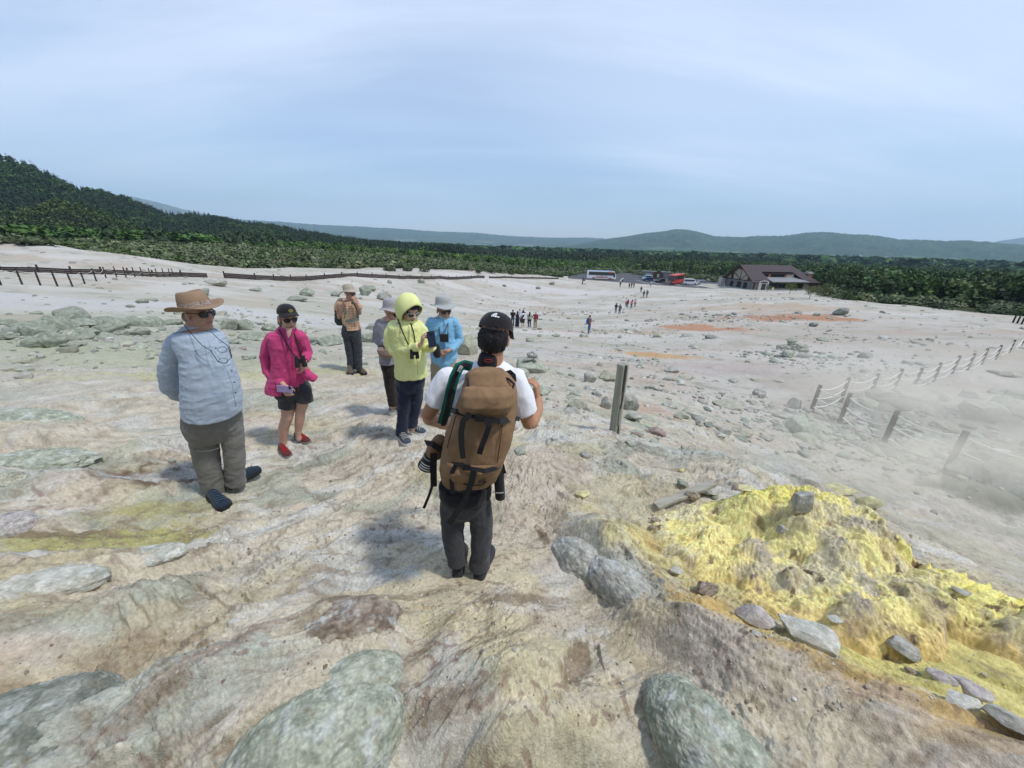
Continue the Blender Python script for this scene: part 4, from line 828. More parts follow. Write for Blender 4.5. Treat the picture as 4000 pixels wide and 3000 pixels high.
LP = [(12, 855), (140, 845), (250, 845), (355, 848), (445, 843), (525, 838), (600, 830), (660, 815), (725, 808), (785, 812), (838, 806), (883, 800), (932, 797), (973, 797), (1015, 795), (1052, 792), (1070, 789)]
rope_fence([GP(x * .633, 580 + y * .633) for x, y in LP], 1.1, .055, 2, .25, 'dark post and rope fence curving across the white ground at far left', pr=.012)
far_run = [(3172, 1594), (3282, 1573), (3395, 1553), (3492, 1520), (3570, 1511), (3646, 1488), (3714, 1467), (3775, 1450), (3831, 1427), (3888, 1402), (3941, 1376), (3988, 1350), (4035, 1330)]
near_run = [(4500, 2130), (4060, 1985), (3687, 1853), (3448, 1740), (3280, 1648)]
rope_fence([GP(*p) for p in near_run + far_run], .86, .055, 3, .30, 'black post and white rope fence turning a corner beside the steaming ground', n=10, pr=.018)
rope_fence([GP(*p) for p in [(3955, 1262), (3972, 1264), (3990, 1266), (4008, 1268), (4030, 1272)]], .9, .09, 2, .2, 'small distant group of fence posts at the right edge', pr=.012)
# small signs
sp0 = GP(2275, 1110); s1 = empty('sign_post', sp0); tag(s1, 'dark wooden sign post standing alone left of the striped coach', 'sign'); MB().box((0, 0, 1.1), (.26, .26, 2.3)).build('post', dw, s1); MB().box((.35, 0, 1.3), (.9, .1, .45)).build('board', dw, s1); MB().box((.5, 0, .06), (1.6, .5, .12)).build('base', dw, s1)
sp0 = GP(2218, 1076); s1 = empty('small_sign', sp0); tag(s1, 'small white square sign among the low bushes before the coach', 'sign'); MB().box((0, 0, 1.15), (1.0, .05, .8)).build('panel', linep, s1)
for s_ in (-1, 1): MB().box((s_ * .35, .04, .4), (.07, .07, .8)).build('post', dw, s1)
# big weathered post
wb = GP(2398, 1704); wt = P(2435, 1421, wb.y + .01); ax = wt - wb
oldw = mat('grey_weathered_post', (.25, .25, .20), .9, .3, 5, .004, 30, stretch=(3, 3, .35), c2=(.36, .35, .29))
dark_streak = mat('dark_wood_streak', (.06, .062, .055), .9, .4, 9)
t = empty('wooden_post', wb); tag(t, 'thick grey weathered wooden post with a split top standing on the rock', 'post')
V = []; F = []; nn = 40; rows = 60; rr0 = .063; g_ = np.random.default_rng(8)
for i in range(rows + 1):
    f = i / rows; f_ = -.08 + 1.08 * f
    for k in range(nn):
        a_ = 2 * math.pi * k / nn; groove = 0
        for (ga, gw, gd) in ((-1.35, .10, .022), (-2.2, .07, .010), (-.7, .06, .012), (.9, .1, .012)): groove += gd * math.exp(-((math.atan2(math.sin(a_ - ga - .12 * math.sin(f * 5)), math.cos(a_ - ga - .12 * math.sin(f * 5)))) / gw) ** 2) * (.4 + .6 * f)
        rr = rr0 * (1.06 - .05 * f) + .0025 * float(noise2(np.array([a_ * 3.]), np.array([f * 4.]), 7)[0]) - groove
        if i == rows: rr *= .93
        V.append((math.cos(a_) * rr + ax.x * f_, math.sin(a_) * rr + ax.y * f_, ax.z * f_))
    if i: 
        for k in range(nn): F.append(((i - 1) * nn + k, (i - 1) * nn + (k + 1) % nn, i * nn + (k + 1) % nn, i * nn + k))
F.append(tuple(rows * nn + k for k in range(nn)))
me = bpy.data.meshes.new('shaft'); me.from_pydata(V, [], F); me.update(); s_ = link('shaft', me, oldw, t); me.polygons.foreach_set('use_smooth', [True] * (len(F) - 1) + [False])
me.materials.append(dark_streak)
for p in me.polygons:
    c = p.center; f = c.z / max(ax.z, .1); a_ = math.atan2(c.y - ax.y * f, c.x - ax.x * f)
    v = float(noise2(np.array([a_ * 2.2 + 3]), np.array([f * 1.8]), 12)[0]); w = math.exp(-((a_ + 1.2 + .15 * math.sin(f * 6)) / .30) ** 2)
    if w * 1.1 + v * .9 > .62 + (.25 if f < .25 else 0): p.material_index = 1
MB().tube([(.002, -.066, .56 * ax.z / .9), (.004, -.078, .56 * ax.z / .9)], .009, 8).build('knot', mat('rust', (.22, .09, .04), .8), t).location = ax * .0
# plank lying on the mound
# (placed with the sulfur mound)
print('struct', time.time() - T0)
# ---------------------------------------------------------------- sulfur mound
def mound_add(x, y):
    def g(cx, cy, a, b, an, h, pw):
        dx, dy = x - cx, y - cy; u = (dx * math.cos(an) + dy * math.sin(an)) / a; v = (-dx * math.sin(an) + dy * math.cos(an)) / b
        return h * np.exp(-(u * u + v * v) ** (pw / 2))
    h = g(2.28, 2.12, .46, .38, R(-25), .40, 2.6); h = np.maximum(h, g(1.98, 2.30, .40, .25, 0, .33, 2.4)); h = np.maximum(h, g(2.75, 1.62, .55, .26, R(-35), .20, 2.4)); h = np.maximum(h, g(2.05, 1.72, .42, .30, R(-20), .20, 2.2)); h = np.maximum(h, g(1.55, 2.2, .40, .35, 0, .12, 2.2)); h = np.maximum(h, g(3.2, 1.2, .6, .25, R(-30), .12, 2.4)); h = np.maximum(h, g(1.72, 1.62, .3, .16, R(-20), .07, 2.2))
    return h
def mound_h(x, y):
    e = mound_add(x, y); wx = x + .06 * noise2(x * 6, y * 6, 201); wy = y + .06 * noise2(x * 6, y * 6, 202)
    a = sst(.03, .18, e)
    h = e + a * (.038 * (1 - fbm(wx / .24, wy / .20, 4, 203, .5, True) - .45) + .045 * fbm(wx / .30, wy / .26, 3, 209) + .020 * fbm(wx / .05, wy / .05, 4, 204, .68))
    # outcrop lumps
    for (cx_, cy_, a_, b_, hh_) in ((1.72, 2.02, .10, .08, .07), (1.60, 1.86, .08, .06, .05), (1.80, 1.78, .06, .05, .05), (2.02, 2.12, .13, .10, .08), (2.15, 1.86, .10, .13, .07), (2.0, 1.50, .16, .08, .07), (2.42, 1.58, .10, .15, .06), (2.28, 1.40, .1, .06, .03), (1.45, 2.14, .08, .06, .04), (1.78, 1.60, .07, .05, .05), (2.75, 1.38, .14, .08, .06), (2.62, 1.22, .12, .05, .05)):
        d = ((wx - cx_) / a_) ** 2 + ((wy - cy_) / b_) ** 2; h = h + hh_ * np.exp(-d ** 1.8)
    # crystal crust at the vents along the back rim
    rim = np.exp(-(((wx - 2.15) / .42) ** 2 + ((wy - 2.36) / .10) ** 2)) + .8 * np.exp(-(((wx - 2.62) / .12) ** 2 + ((wy - 1.98) / .16) ** 2))
    h = h + rim * (.02 + .028 * np.abs(noise2(x * 22, y * 22, 205)) + .018 * np.abs(noise2(x * 50, y * 50, 206)))
    return h
mx = np.linspace(.9, 4.3, 860); my = np.linspace(.45, 3.05, 740); MX, MY = np.meshgrid(mx, my); X, Y = MX.ravel(), MY.ravel()
e_ = mound_add(X, Y) * sst(4.25, 3.7, X) * sst(.5, .8, Y) * sst(.92, 1.1, X); edge = sst(.012, .05, e_ + .015 * noise2(X * 7, Y * 7, 207)); GB = base_h(X, Y) + rough_h(X, Y)
Z = GB + mound_h(X, Y) * sst(0, .06, e_) - .10 * (1 - edge) + .004
C = np.tile(np.array((.88, .77, .33), np.float32), (len(X), 1))
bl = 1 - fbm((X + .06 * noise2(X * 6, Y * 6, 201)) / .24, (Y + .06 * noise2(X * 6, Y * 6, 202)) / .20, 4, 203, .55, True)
n1 = fbm(X / .35, Y / .3, 5, 211, .6); C = lerp(C, (.66, .60, .42), sst(-.04, .22, n1) * .8); C = lerp(C, (.48, .43, .35), sst(.16, .38, fbm(X / .3, Y / .25, 5, 212, .6)) * .85)
rim = sst(.30, .9, np.exp(-(((X - 2.12) / .62) ** 2 + ((Y - 2.42) / .26) ** 2)) + np.exp(-(((X - 2.75) / .30) ** 2 + ((Y - 1.85) / .42) ** 2)) + .8 * np.exp(-(((X - 3.15) / .4) ** 2 + ((Y - 1.35) / .30) ** 2)) + .25 * noise2(X * 7, Y * 7, 213))
C = lerp(C, (.92, .80, .22), rim * (.35 + .4 * sst(-.2, .2, noise2(X * 16, Y * 16, 214))))
low = sst(.14, .03, e_ + .04 * noise2(X * 9, Y * 9, 215)); C = lerp(C, (.66, .47, .18), low * .8 * sst(.3, -.5, (Y - 1.9)))
dk = sst(.20, .34, fbm(X / .09, Y / .08, 4, 216, .6)) * sst(-.1, .2, fbm(X / .5, Y / .4, 2, 217)); C = lerp(C, (.16, .10, .075), dk * .85)
for (cx_, cy_, a_, b_, c_, st) in ((1.72, 2.02, .12, .09, (.34, .30, .27), .8), (1.60, 1.86, .10, .07, (.33, .29, .27), .8), (1.80, 1.78, .07, .06, (.26, .21, .18), .85), (2.02, 2.12, .15, .12, (.46, .42, .33), .8), (2.15, 1.86, .12, .15, (.44, .41, .34), .8), (2.0, 1.50, .18, .10, (.30, .24, .20), .8), (2.42, 1.58, .12, .17, (.33, .29, .23), .85), (1.83, 2.16, .05, .05, (.10, .06, .05), .9), (2.30, 1.62, .05, .05, (.12, .08, .06), .9), (2.17, 1.42, .08, .05, (.13, .09, .08), .8), (2.75, 1.38, .16, .10, (.40, .37, .30), .8), (2.45, 1.86, .09, .06, (.36, .26, .20), .7)):
    d = np.sqrt(((X - cx_) / a_) ** 2 + ((Y - cy_) / b_) ** 2) + .5 * noise2(X * 14, Y * 14, 218); C = lerp(C, c_, sst(1.1, .6, d) * st * .62)
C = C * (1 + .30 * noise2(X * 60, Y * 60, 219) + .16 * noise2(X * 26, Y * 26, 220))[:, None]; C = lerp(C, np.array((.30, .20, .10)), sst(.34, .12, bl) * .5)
n, m = MX.shape; i = np.arange(n - 1)[:, None] * m; j = np.arange(m - 1); Fq = np.stack([i + j, i + j + 1, i + m + j + 1, i + m + j], -1).reshape(-1, 4)
keep = (edge.reshape(n, m) > .001); kq = keep.ravel()[Fq].any(1); Fq = Fq[kq]; us = np.unique(Fq); mp_ = np.zeros(len(X), np.int64); mp_[us] = np.arange(len(us)); Fq = mp_[Fq]
mo = link('sulfur_mound', mesh_np('sulfur_mound', np.stack([X, Y, Z], 1)[us], Fq, True, np.clip(C[us] * .95, .01, .85)), mat('sulfur_crust', attr=True, rough=.95, var=.16, scale=80, bump=.006, bscale=140, spec=.1))
tag(mo, 'bright yellow crusted sulfur mound steaming at the right of the rock platform', 'sulfur mound')
def gm_z(x, y):
    X = np.array([x], float); Y = np.array([y], float); g = gz(x, y); e = mound_add(X, Y)
    return float(np.maximum(g, g + mound_h(X, Y) * sst(0, .06, e))[0]) if e[0] > .015 else g
def surf_px(px, py):
    """first surface point (ground or mound) along the ray of a photo pixel"""
    d = ray(px, py); ts = np.concatenate([np.arange(.6, 8, .01), np.geomspace(8, 400, 800)]); Pq = CAMP[None] + d[None] * ts[:, None]; x, y = Pq[:, 0], Pq[:, 1]
    g = ground_h(x, y); e = mound_add(x, y); nr = np.hypot(x, y) < 5; g = g + np.where(nr, mound_h(x, y) * sst(0, .06, e) * (e > .015), 0)
    k = int(np.argmax(Pq[:, 2] < g)); return Vector((x[k], y[k], g[k])), ts[k]
# ---------------------------------------------------------------- rocks
def icos(sub):
    bm = bmesh.new(); bmesh.ops.create_icosphere(bm, subdivisions=sub, radius=1); V = np.array([v.co[:] for v in bm.verts]); F = np.array([[v.index for v in f.verts] for f in bm.faces]); bm.free(); return V, F
ICO = {k: icos(k) for k in (2, 3, 4, 5, 6)}
def rock_np(sub, seed, facets=9, cut=.72, rough=.10, fine=.05, rnd=0.):
    if not rnd: facets = int(facets * 1.9); cut -= .14
    V, F = ICO[sub]; g = np.random.default_rng(seed); v = V.copy()
    for k in range(facets):
        n = g.normal(size=3); n /= np.linalg.norm(n); d = cut + g.uniform(0, .25) + rnd * .3; s = v @ n - d; v = v - np.maximum(s, 0)[:, None] * n[None] * .97
    v = v * (1 + rough * fbm3(v * 1.4 + seed, 3, seed % 50))[:, None]
    if fine: v = v * (1 + fine * fbm3(v * 4.5 + seed * 3, 4, seed % 31, .6, True))[:, None]
    v -= (v.max(0) + v.min(0)) / 2; v /= (v.max(0) - v.min(0)) / 2; return v, F
rockm = mat('rock', attr=True, rough=.9, var=.22, scale=18, bump=.006, bscale=70, spec=.2)
TON = dict(green=((.27, .295, .23), (.41, .43, .345)), moss=((.20, .225, .175), (.31, .33, .265)), grey=((.29, .285, .25), (.44, .43, .375)), dark=((.17, .185, .155), (.28, .295, .25)), pale=((.42, .42, .36), (.52, .51, .46)), red=((.26, .19, .165), (.36, .29, .26)), yel=((.46, .43, .24), (.60, .56, .30)), brown=((.17, .13, .10), (.34, .29, .235)), pink=((.34, .30, .29), (.46, .43, .40)), ygr=((.30, .30, .225), (.42, .41, .32)))
def rock_col(v, tone, seed):
    a, b = (np.array(c, np.float32) for c in TON[tone]); t = sst(-.25, .25, fbm3(v * 1.8 + seed, 4, 7, .6)); C = a[None] * (1 - t[:, None]) + b[None] * t[:, None]
    C = lerp(C, np.array(b) * 1.28, sst(.1, .35, fbm3(v * 3.1 + seed, 4, 9, .6)) * .6); C = lerp(C, (.30, .24, .16), sst(.15, .4, fbm3(v * 2.3 - seed, 3, 12)) * .4); return C * (1 + .25 * noise3(v * 14, 3))[:, None]
nrock = [0]
def rock(px, py, wpx, hpx, label, tone='grey', group=None, yaw=None, sub=None, dep=.8, sink=.22, facets=9, cut=.72, name='rock', tilt=0, rnd=0., cat='rock', mound=False, dz=0, rough=.1):
    """rock whose visible outline spans wpx x hpx photo pixels, its foot centred at (px,py)"""
    sub = sub or (3 if wpx < 62 else 4); nrock[0] += 1; sd_ = nrock[0]
    if mound: g, t = surf_px(px, py - hpx * .3)
    else: g = GP(px, py - hpx * .12)
    g = g + Vector((0, 0, dz)); zc_ = (np.array(g) - CAMP) @ F_; w = wpx * zc_ / FPX; h = hpx * zc_ / FPX
    dpr = math.atan2(CAMZ - g.z, math.hypot(g.x, g.y)); D = w * dep; hh = max(.25 * h, (h - D * math.sin(dpr) * .8) / max(.35, math.cos(dpr))) * (1 + sink) if dpr < .6 else h * .55
    v, F = rock_np(sub, 1000 + sd_, facets, cut, rough, .05, rnd)
    if tilt: c, s = math.cos(R(tilt)), math.sin(R(tilt)); v = np.stack([v[:, 0] * c + v[:, 2] * s, v[:, 1], -v[:, 0] * s + v[:, 2] * c], 1); v /= (v.max(0) - v.min(0)) / 2
    hh *= 1.22; C = rock_col(v * max(1, w / .35), tone, sd_); v = v * np.array([w / 2, D / 2, hh / 2])
    if w > .3: v = v * (1 + (.03 * fbm3(v / .07 + sd_, 3, 5, .6, True))[:, None] * min(1, .35 / w))
    if yaw is None: yaw = -math.degrees(math.atan2(g.x, g.y)) * .9
    o = link(name, mesh_np(name, v, F, sub > 3, C), rockm); o.location = g + Vector((0, D * .25 if not mound else 0, hh * (.5 - sink))); o.rotation_euler = (0, 0, R(yaw)); tag(o, label, cat, group); return o
BG = 'boulders of the green grey heap left of the hat man'
LB = [(260, 1264, 95, 45), (237, 1302, 75, 40), (190, 1270, 52, 28), (300, 1238, 36, 20), (63, 1320, 92, 28), (90, 1292, 78, 22), (145, 1330, 95, 36), (304, 1295, 84, 30), (380, 1273, 72, 26), (405, 1308, 84, 30), (443, 1289, 76, 30), (513, 1280, 58, 30), (538, 1314, 58, 24), (570, 1283, 72, 32), (607, 1272, 54, 30), (665, 1270, 56, 22), (196, 1374, 88, 46), (127, 1374, 78, 28), (316, 1349, 66, 34), (272, 1374, 55, 16), (30, 1275, 50, 24), (150, 1296, 60, 22), (350, 1325, 50, 18), (470, 1322, 40, 16), (230, 1245, 40, 18), (20, 1345, 60, 20)]
LBL = ['largest pale green boulder on top of the heap', 'rounded boulder low in front of the largest heap boulder', 'squat dark boulder left of the largest heap boulder', 'small dark stone at the back right of the largest heap boulder', 'long flat slab at the left edge of the heap', 'low green slab behind the flat edge slab', 'wide green boulder below the squat dark one', 'dark angular boulder right of the rounded front boulder', 'flat topped boulder in the middle of the heap', 'broad front slab in the middle of the heap', 'dark wedge shaped boulder right of the middle of the heap', 'squarish boulder near the right half of the heap', 'small blocky boulder at the lower right of the heap', 'large rounded boulder in the right half of the heap', 'pale topped boulder near the right end of the heap', 'lowest flat stone at the right end of the heap, beside the hat man', 'pointed grey boulder nearest the camera below the heap', 'low boulder left of the pointed nearest one', 'lone blocky boulder right of the pointed nearest one', 'thin flat stone between the pointed and the blocky boulders']
for k, (px, py, w, h) in enumerate(LB): rock(px, py, w * 1.12, h * 1.3, LBL[k] if k < len(LBL) else 'small stone wedged in the left boulder heap, %s' % ['at its far left edge', 'low in its centre left', 'low in its centre right', 'low in its right half', 'at its top beside the largest boulder', 'lowest at its left edge'][min(5, k - len(LBL))], 'moss', BG, cut=.68, sink=.25)
M_ = [  # px, py, w, h, label, tone
 (981, 1336, 112, 42, 'broad flat boulder behind and between the hat man and the pink shirt woman', 'green'), (943, 1297, 72, 40, 'upright green boulder just right of the hat man shoulder', 'green'), (895, 1300, 60, 40, 'dark green boulder touching the hat man shoulder line', 'green'), (1045, 1300, 55, 30, 'low boulder left of the pink shirt woman shoulder', 'green'), (905, 1345, 60, 20, 'flat slab low behind the hat man chest', 'green'),
 (1202, 1336, 55, 24, 'small boulder right of the pink shirt woman', 'green'), (1280, 1346, 98, 44, 'grey green boulder between the pink shirt woman and the plaid man', 'green'), (1196, 1164, 56, 30, 'dark lump on the white slope above the pink shirt woman', 'green'), (1152, 1177, 76, 20, 'flat grey stone left of the dark lump on the slope', 'green'), (1310, 1161, 38, 20, 'round stone left of the plaid man hat', 'green'),
 (835, 1123, 74, 26, 'low grey rock pile on the slope above the hat man', 'grey'), (785, 1153, 48, 24, 'pale flat stone just above the crown of the hat', 'green'), (550, 1189, 42, 20, 'oval greenish stone on the white path at left', 'green'), (589, 1179, 38, 11, 'thin flat stone beside the oval greenish one', 'green'), (994, 1144, 46, 12, 'thin dark slab on the slope between the two front people', 'green'),
 (1427, 1166, 46, 36, 'dark blocky boulder right of the plaid man head', 'green'), (1499, 1181, 56, 32, 'pile topped boulder behind the grey shirt woman hat', 'grey'), (1446, 1133, 40, 20, 'trapezoid grey boulder on the slope above the plaid man', 'green'), (1440, 1335, 56, 38, 'greenish boulder right of the plaid man thigh', 'green'), (1460, 1290, 70, 30, 'flat dark boulder left of the grey shirt woman shoulder', 'green'), (1268, 1800 - 460, 70, 30, 'low rock left of the plaid man knee', 'green'),
 (1822, 1394, 88, 78, 'large grey boulder between the blue shirt man and the guide cap', 'ygr'), (1846, 1330, 50, 22, 'stone resting behind the big boulder by the guide cap', 'grey'), (1800, 1440, 70, 26, 'low flat boulder under the big boulder by the guide cap', 'ygr'),
 (2078, 1472, 126, 68, 'large grey green boulder carrying a small cairn', 'green'), (2035, 1487, 66, 46, 'rounded boulder against the left foot of the cairn boulder', 'green'), (2078, 1519, 96, 40, 'slanting slab in front of the cairn boulder', 'green'), (2118, 1545, 74, 40, 'pointed slab running down right from the cairn boulder', 'green'),
 (2306, 1502, 50, 42, 'angular dark grey boulder up left of the thick wooden post', 'grey'), (2375, 1487, 66, 46, 'jagged sloping boulder just left of the top of the thick wooden post', 'ygr'), (2330, 1478, 80, 24, 'flat crusted ledge left of the jagged sloping boulder', 'ygr'), (2343, 1436, 26, 18, 'small round stone on the crusted ledge above the post', 'grey'), (2308, 1529, 48, 20, 'thin dark slabs stacked left of the post', 'grey'), (2259, 1604, 78, 50, 'broken green grey boulder right of the guide elbow', 'ygr'), (2296, 1619, 32, 24, 'small blocky stone at the right of the broken boulder', 'grey'), (2245, 1560, 66, 24, 'flat slabs behind the broken boulder by the guide', 'ygr'),
 (2368, 1600, 46, 52, 'square boulder standing directly behind the left side of the thick post', 'grey'), (2462, 1616, 68, 78, 'big dark boulder directly behind the right side of the thick post', 'grey'), (2482, 1653, 70, 38, 'flat angular stone in front of the big dark boulder by the post', 'grey'), (2443, 1714, 52, 16, 'flat grey slab at the right foot of the thick post', 'grey'), (2525, 1600, 24, 16, 'pale pebble right of the big dark boulder', 'pale'),
 (2622, 1599, 58, 30, 'oblong grey boulder alone on the pinkish slope', 'grey'), (2669, 1643, 62, 30, 'tapering greenish stone below the oblong boulder', 'ygr'), (2569, 1707, 72, 42, 'reddish brown layered boulder on the platform edge', 'red'), (2728, 1684, 28, 28, 'small upright pale stone right of the reddish boulder', 'grey'), (2768, 1678, 42, 20, 'dark flat stone right of the small upright one', 'dark'), (2696, 1703, 28, 14, 'small dark pebble right of the reddish boulder', 'grey'), (2761, 1703, 30, 14, 'pale flat pebble below the dark flat stone', 'pale'), (2812, 1710, 60, 26, 'flat light grey boulder on the platform edge', 'grey'), (2900, 1704, 90, 40, 'wide layered green boulder at the platform edge', 'ygr'), (2925, 1680, 42, 22, 'dark stone on top of the wide layered boulder', 'grey'), (2895, 1720, 66, 22, 'dark slab under the wide layered boulder', 'dark'),
 (2502, 1450, 32, 20, 'small grey rock right of the post top', 'grey'), (2967, 1556, 46, 36, 'grey green upright stone in the middle of the pinkish slope', 'grey'), (2870, 1489, 36, 18, 'small pile of stones up on the pinkish slope', 'grey'), (2952, 1487, 36, 14, 'low brown stone on the pinkish slope', 'ygr'), (2850, 1600, 104, 40, 'low crusted olive outcrop on the pinkish slope', 'ygr'), (3049, 1494, 42, 14, 'long low mossy stone above the black corner fence post', 'ygr'), (2990, 1610, 40, 18, 'low grey stone right of the crusted olive outcrop', 'grey'), (2600, 1535, 30, 18, 'small blocky stone in the middle of the gravel patch', 'grey'), (2560, 1525, 44, 22, 'flat stone at the left of the gravel patch', 'grey'), (2580, 1500, 40, 14, 'row of flat stones above the gravel patch', 'grey'), (2680, 1480, 50, 18, 'low olive stone above the pinkish slope', 'ygr'),
 (3112, 1716, 78, 86, 'tall slanting dark green boulder in front of the black corner fence post', 'green'), (3110, 1588, 46, 44, 'pointed boulder left of the black corner fence post', 'grey'), (3070, 1640, 72, 32, 'flat boulder below the pointed one near the corner post', 'grey'), (3095, 1725, 90, 28, 'low slab at the foot of the tall slanting boulder', 'ygr'), (3160, 1600, 36, 22, 'stone at the foot of the black corner fence post', 'grey'), (3205, 1605, 30, 18, 'stone right of the foot of the black corner fence post', 'grey'), (3200, 1680, 44, 30, 'blocky stone between the corner post and the tall slanting boulder', 'grey'), (3265, 1640, 50, 26, 'flat stone left of the second near fence post', 'ygr'),
 (3219, 1337, 44, 20, 'oval dark boulder right of the stone pile', 'green'), (3078, 1404, 42, 30, 'pale green boulder below the stone pile', 'green'), (3389, 1402, 38, 24, 'grey boulder alone between the stone pile and the rope fence', 'grey'), (3361, 1398, 18, 14, 'small reddish stone left of the lone grey boulder', 'red'), (3287, 1239, 50, 28, 'largest dark boulder far out on the pale flat', 'dark'), (3183, 1271, 30, 16, 'dark boulder below the rust red patch', 'dark'), (3192, 1235, 26, 10, 'small dark rock left of the largest far boulder', 'dark'), (3452, 1222, 20, 10, 'small dark rock right of the largest far boulder', 'dark'),
 (2569, 1327, 36, 20, 'smooth oval boulder below the long rust red streak', 'ygr'), (2777, 1331, 40, 18, 'dark angular rock at the lower end of the rust red streak', 'dark'), (2690, 1318, 44, 14, 'pale heap of slabs left of the dark angular rock', 'grey'), (2272, 1323, 20, 14, 'round stone below the backpack walker', 'green'), (2290, 1323, 20, 12, 'second round stone below the backpack walker', 'green'), (2070, 1340, 34, 20, 'domed stone below the group of sightseers', 'green'), (2175, 1325, 30, 14, 'low stone between the sightseers and the backpack walker', 'green'), (2106, 1321, 20, 12, 'small dark stone right of the domed stone', 'green'), (2420, 1328, 16, 12, 'round grey stone right of the backpack walker shadow', 'grey'), (2157, 1115, 22, 12, 'dark rock on the white ground below the bushes', 'dark'), (2102, 1133, 20, 10, 'second dark rock on the white ground below the bushes', 'dark'), (1970, 1120, 16, 8, 'small brown rock on the white slope', 'brown'),
 (2215, 1362, 18, 8, 'small slate stone on the slope before the guide', 'grey'), (2116, 1366, 22, 10, 'flat slate stone left on the slope before the guide', 'grey'), (1645, 1110, 30, 16, 'dark stones in a line below the long plank barrier', 'green'), (1522, 1115, 18, 12, 'single dark stone below the long plank barrier', 'green'), (1990, 1275 + 20, 30, 16, 'stone at the left foot of the sightseers', 'green'), (2108, 1288, 20, 9, 'brown stone at the right foot of the sightseers', 'brown')]
for r_ in M_: rock(*(r_[:5] + (('moss' if r_[5] == 'green' and r_[0] < 1900 else r_[5]),)), sink=.2)
# cairn
for k, (px, py, w, h, lb) in enumerate([(2060, 1411, 36, 14, 'widest bottom stone of the little cairn'), (2092, 1408, 26, 14, 'right bottom stone of the little cairn'), (2072, 1398, 30, 22, 'blocky middle stone of the little cairn'), (2090, 1394, 22, 16, 'right middle stone of the little cairn'), (2092, 1385, 14, 7, 'thin upper stone of the little cairn'), (2080, 1379, 12, 7, 'topmost stone of the little cairn')]):
    D = GP(2078, 1466).y + .12; p = P(px, py - h / 2, D); zc_ = (np.array(p) - CAMP) @ F_; v, F = rock_np(3, 3000 + k, 8, .7); C = rock_col(v, 'grey', k); s_ = FPX / zc_
    o = link('cairn_stone', mesh_np('cairn_stone', v * np.array([w / 2, w * .4, h * .6]) / s_, F, True, C), rockm); o.location = p; tag(o, lb, 'stone', 'stones of the little cairn')
# stone pile in the middle right
gp = np.random.default_rng(5); PL_ = []
for k in range(15):
    u = gp.uniform(-1, 1); px = 3100 + u * 52; top = 1330 + 28 * abs(u) ** 1.3 if u < .1 else 1345 + 12 * abs(u); py = gp.uniform(top + 12, 1374)
    lb = 'peak stone of the stone pile' if k == 0 else None
    if k == 0: px, py = 3088, 1334
    g = GP(px, 1370); PL_.append(px); lift = (1372 - py) * ((np.array(g) - CAMP) @ F_) / FPX; o_ = rock(px, 1372, 34, 20, lb, ('green', 'grey', 'ygr')[k % 3], 'stones of the pile on the pale flat', sub=3, dz=lift * .8); PLO = globals().setdefault('PLO', []); PLO.append((px, o_, lb))
for j, q in enumerate(sorted([q for q in PLO if q[2] is None], key=lambda q: q[0])): tag(q[1], 'stone of the pile on the pale flat, %s counting from its left end' % ['first', 'second', 'third', 'fourth', 'fifth', 'sixth', 'seventh', 'eighth', 'ninth', 'tenth', 'eleventh', 'twelfth', 'thirteenth', 'fourteenth', 'fifteenth'][j])
# dark rubble mound and boulders in the steam
SG = 'dark boulders below the platform in the steam'; SGL = []; PIL = []; ORD2 = ['first', 'second', 'third', 'fourth', 'fifth', 'sixth', 'seventh', 'eighth', 'ninth', 'tenth', 'eleventh', 'twelfth', 'thirteenth', 'fourteenth', 'fifteenth', 'sixteenth']
for k, (px, py, w, h) in enumerate([(3500, 1625, 110, 50), (3440, 1600, 90, 50), (3540, 1600, 120, 60), (3600, 1630, 100, 44), (3620, 1580, 80, 40), (3470, 1560, 70, 34), (3560, 1560, 90, 34), (3390, 1588, 60, 22), (3400, 1610, 70, 24), (3670, 1560, 90, 36), (3850, 1670, 130, 70), (3940, 1660, 110, 60), (3800, 1640, 80, 34), (3700, 1690, 90, 34), (3820, 1560, 80, 30), (3650, 1700, 60, 26), (3560, 1700, 70, 26), (3600, 1790, 90, 40), (3520, 1760, 60, 24), (3380, 1720, 50, 20), (3340, 1690, 46, 20), (3900, 1830, 150, 60), (3980, 1870, 150, 70), (3850, 1940, 190, 90), (3960, 1990, 180, 100), (3800, 1890, 110, 40), (3960, 1475, 60, 20), (3900, 1460, 50, 14), (3920, 1540, 60, 24), (3990, 1560, 70, 30), (3480, 1790, 50, 20), (3300, 1700, 40, 18), (3250, 1730, 50, 22), (3350, 1770, 44, 18)]):
    row_ = (py > 1620) + (py > 1750); SGL.append((row_, px, rock(px, py, w, h * 1.15, None, 'ygr' if k % 3 else 'dark', SG, sink=.25, cut=.64)))
for row_ in (0, 1, 2):
    for j, q in enumerate(sorted([q for q in SGL if q[0] == row_], key=lambda q: q[1])): tag(q[2], 'dark boulder in the steam, %s from the left in the %s row below the platform' % (ORD2[min(j, 15)], ('back', 'middle', 'front')[row_]), 'rock')
